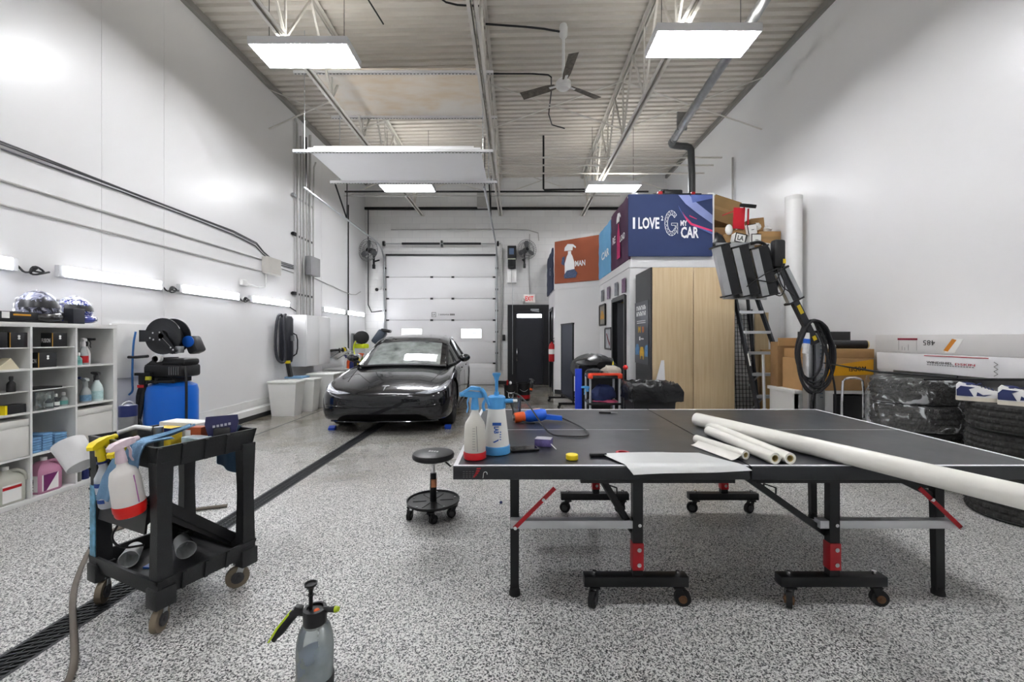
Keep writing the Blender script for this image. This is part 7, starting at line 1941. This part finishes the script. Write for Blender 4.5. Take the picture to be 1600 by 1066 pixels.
# ================================================================ middle distance by the office
t = thing('rolling_board', 'dark blue board on a wheeled stand, seen nearly edge-on', 'board', (1.03, 8.2, 0))
P0, P1 = V((.935, 8.85, 0)), V((1.06, 8.0, 0)); d = (P1 - P0).normalized(); n_ = V((d.y, -d.x, 0))
def sl(z0, z1, o0, o1): return [P0 + n_ * o0 + V((0, 0, z0)), P1 + n_ * o0 + V((0, 0, z0)), P1 + n_ * o1 + V((0, 0, z0)), P0 + n_ * o1 + V((0, 0, z0))], (0, 0, z1 - z0)
B().prism(*sl(.17, 1.60, -.01, .01)).build('panel', M('board_navy', '20283a', .4, var=.15, scale=3), t, w=True)
b = B(); 
for P in (P0, P1): b.bar(P + V((0, 0, .1)), P + V((0, 0, 1.62)), .05, .03)
b.bar(P0 + V((0, 0, 1.61)), P1 + V((0, 0, 1.61)), .05, .03).bar(P0 + V((0, 0, .16)), P1 + V((0, 0, .16)), .05, .03); b.build('frame', BMET, t, w=True)
for P in (P0, P1): B().bar(P + V((-.28, -.0, .09)), P + V((.34, 0, .09)), .05, .04).build('foot', BMET, t, w=True)
for P in (P0, P1):
    for dx in (-.25, .31): castor(t, P.x + dx, P.y, 30, .075, .028)
# black buckets by the exit
for k, (x, y, r, h, lab) in enumerate(((-.13, 8.75, .145, .37, 'black bucket with wire handle near the exit, left of the pair'), (.14, 9.0, .15, .38, 'black bucket near the exit, right of the pair'))):
    t = thing('bucket', lab, 'bucket', (x, y, 0), 0, 'black buckets near the exit')
    B().lathe([(.001, .0), (r * .85, 0), (r, h), (r * 1.05, h), (r * 1.05, h - .02), (r * 1.0, h - .02), (r * .97, h - .01), (r * .82, .01), (.001, .01)], n=28).build('bucket_wall', BLACK, t)
    B().tube([(-r, 0, h - .04), (-.06, -r * 1.05, h - .16), (.06, -r * 1.05, h - .17), (r, 0, h - .04)], .005, 6, smooth=2).build('bail_handle', STEEL, t)
    B().lathe([(r * .92, .05), (r * .95, .13)], n=28, cap=False).build('ridge', RED if k else BLACK, t)
    if k == 0: 
        g = B(); f = F((-.05, -r * .98, .12), (1, 0, 0), (0, 0, 1))
        for a in ((0, 0, .1, .01), (0, .09, .1, .1), (0, 0, .01, .1), (.09, 0, .1, .1)): rect(g, f, *a)
        g.build('white_mark', LW, t)
t = thing('trigger_bottle', 'black spray bottle with grey head hooked on the right bucket', 'spray bottle', (.31, 8.85, .34), rot=(0, 12, 0)); B().lathe([(.03, -.13), (.032, .0), (.015, .05), (.014, .07)], n=16).build('bottle_body', BLACK, t); b = B(); trig_head(b, (0, 0, .06), 200, 1.3); b.build('trigger_head', TIN, t); B().lathe([(.033, -.1), (.033, -.06)], n=16, cap=False).build('orange_band', ORG, t)
t = thing('red_brush', 'red handled brush standing in the left bucket', 'brush', (-.2, 8.75, .30)); B().cyl((0, 0, -.25), (.0, 0, .16), .018, n=10).build('handle', RED, t); B().ell((.06, 0, .1), (.03, .03, .04), 10).build('bristles', WPLAS, t)
# wheeled trolley of parts with orange grips
t = thing('parts_trolley', 'small silver-legged trolley with orange corner grips, piled with cloths', 'trolley', (1.18, 5.75, 0))
for x in (.97, 1.36):
    for y in (5.6, 5.95): B().cyl((x, y, .05), (x, y, .84), .016, n=10).build('leg', ALU, t, w=True)
for z in (.12, .45, .80): B().bx(.95, 1.38, 5.58, 5.97, z, z + .03, .006).build('tray', BLACK, t, w=True)
for x in (.97, 1.36): B().bx(x - .03, x + .03, 5.56, 5.63, .80, .87, .012).build('corner_grip', M('grip_orange', 'e8482a', .4), t, w=True)
B().bar((.97, 5.58, .86), (1.36, 5.58, .86), .03, .03).build('orange_handle', MATS['grip_orange'], t, w=True)
for x in (.97, 1.36):
    for y in (5.6, 5.95): castor(t, x, y, 40, .055, .022)
def heap(name, c, r, m, lab, seed, cat='cloth', amp=.25):
    rn = random.Random(seed); b = B(); b.ell(c, r, 14)
    for v in b.bm.verts:
        v.co += V((rn.uniform(-amp, amp) * r[0], rn.uniform(-amp, amp) * r[1], rn.uniform(-amp, amp) * r[2])) * .6
        if v.co.z < c[2] - r[2] * .6: v.co.z = c[2] - r[2] * .6
    return solo(b, name, m, lab, cat)
heap('grey_rag', (1.28, 5.75, .885), (.14, .14, .08), M('rag_grey', 'a59d92', .9, var=.15), 'crumpled grey-beige rag on top of the parts trolley', 1)
heap('dark_rag', (1.06, 5.8, .87), (.12, .14, .05), M('rag_dark', '2e3338', .9, var=.3), 'dark rag on the left of the trolley top', 2)
heap('navy_cloth', (1.17, 5.78, .57), (.17, .16, .13), M('rag_navy', '27335f', .9, var=.2), 'dark blue checked cloth heap on the trolley\'s middle tray', 3)
heap('pink_cloth', (1.2, 5.72, .485), (.17, .12, .03), M('rag_pink', 'b5486a', .9, var=.2), 'pink cloth under the dark blue one on the trolley', 4)
heap('white_rag', (1.15, 5.75, .20), (.17, .14, .08), M('rag_white', 'c9ccd0', .9, var=.2), 'pale rag on the trolley\'s bottom tray', 5)
t = thing('hook_pole', 'thin pole with a red ball knob right of the parts trolley', 'pole', (1.50, 5.85, 0)); B().cyl((0, 0, 0), (0, 0, .9), .012, n=10).lathe([(.09, 0), (.09, .012), (.02, .02)], n=20).build('pole', BMET, t); B().ell((0, 0, .93), .035, 14).build('red_ball', M('ball_red', 'd62a2a', .4), t)
t = thing('squirt_bottle', 'small blue bottle with yellow cap at the trolley\'s right', 'bottle', (1.345, 5.92, .83)); B().lathe([(.025, 0), (.026, .1), (.012, .13)], n=14).build('bottle_body', BLUE, t); B().lathe([(.014, .13), (.006, .18)], n=12).build('cap', YEL, t)
for k, (z, lab) in enumerate(((.75, 'upper light blue spray trigger hanging on the trolley\'s left leg'), (.42, 'lower light blue spray trigger hanging on the trolley\'s left leg'))):
    t = thing('hung_trigger', lab, 'trigger', (.93, 5.6, z - .12)); b = B(); trig_head(b, (0, 0, 0), 200, 1.3); b.build('trigger_head', SKY, t)
# wheeled waste container behind and black bin in front
t = thing('wheeled_waste_bin', 'black wheeled waste container with its lid propped open', 'bin', (1.18, 6.55, 0))
b = B(); b.loft([[(-.2, -.2, .03), (.2, -.2, .03), (.2, .2, .03), (-.2, .2, .03)], [(-.26, -.26, .9), (.26, -.26, .9), (.26, .26, .9), (-.26, .26, .9)]]); b.build('bin_body', BLACK, t)
B().lathe([(.30, 0), (.34, .01), (.34, .04), (.30, .05), (.001, .03)], (-.0, .1, .86), 32, ax((-.12, -.55, .8))).build('lid', M('lid_black', '232426', .45), t)
B().tube([(-.24, -.24, .9), (.24, -.24, .9), (.24, .24, .9), (-.24, .24, .9)], .03, 8, closed=True).build('rim', BLACK, t)
heap('refuse_bag', (1.2, 6.45, .96), (.3, .22, .1), M('bag_black', '1b1c1e', .28, var=.15), 'black bag bulging out of the wheeled waste container', 8, 'bag')
solo(B().bx(.86, .96, 6.25, 6.3, 0, .88, .006), 'blue_board', M('panel_blue', '1c3fc4', .5), 'tall bright blue board beside the wheeled waste container', 'board')
t = thing('trash_can', 'black trash can lined with a shiny black bag in front of the wardrobe', 'trash can', (1.63, 5.22, 0))
b = B(); b.loft([[(-.21, -.19, .0), (.21, -.19, 0), (.21, .19, 0), (-.21, .19, 0)], [(-.25, -.22, .62), (.25, -.22, .62), (.25, .22, .62), (-.25, .22, .62)], [(-.28, -.25, .63), (.28, -.25, .63), (.28, .25, .63), (-.28, .25, .63)], [(-.285, -.255, .70), (.285, -.255, .70), (.285, .255, .70), (-.285, .255, .70)]]); b.build('can_body', M('can_black', '202123', .45, var=.08), t)
rn = random.Random(11); b = B(); rings = []; n = 40
for q, (rr, z) in enumerate(((.9, .78), (1.0, .80), (1.08, .77), (1.1, .71), (1.07, .64), (1.09, .59))):
    rg = []
    for i in range(n):
        a = 2 * pi * i / n; c, s = cos(a), sin(a); k = 1 / max(abs(c), abs(s)) ** .75
        drop = .06 * max(0, sin(a * 1.0 + .9)) * (q > 3)
        rg.append((.285 * rr * k * c * (1 + rn.uniform(-.03, .03)) + (.05 if c > .6 and q > 2 else 0), .255 * rr * k * s * (1 + rn.uniform(-.03, .03)), z + rn.uniform(-.015, .015) - drop))
    rings.append(rg)
rings.insert(0, [(x * .8, y * .8, .66) for x, y, z in rings[0]])
b.loft(rings, cap=False); b.build('liner_bag', M('liner_black', '191a1c', .22, var=.1, bump=.6, bscale=22), t)
solo(B().prism([(1.93, 5.95, .0), (2.12, 5.95, 0), (2.10, 6.03, 1.02), (2.06, 6.03, 1.02), (1.93, 5.98, .6)], (0, .008, 0)), 'white_sheet', M('sheet_white', 'd8dadc', .4), 'white pointed plastic sheet leaning on the wardrobe beside the trash can', 'sheet')
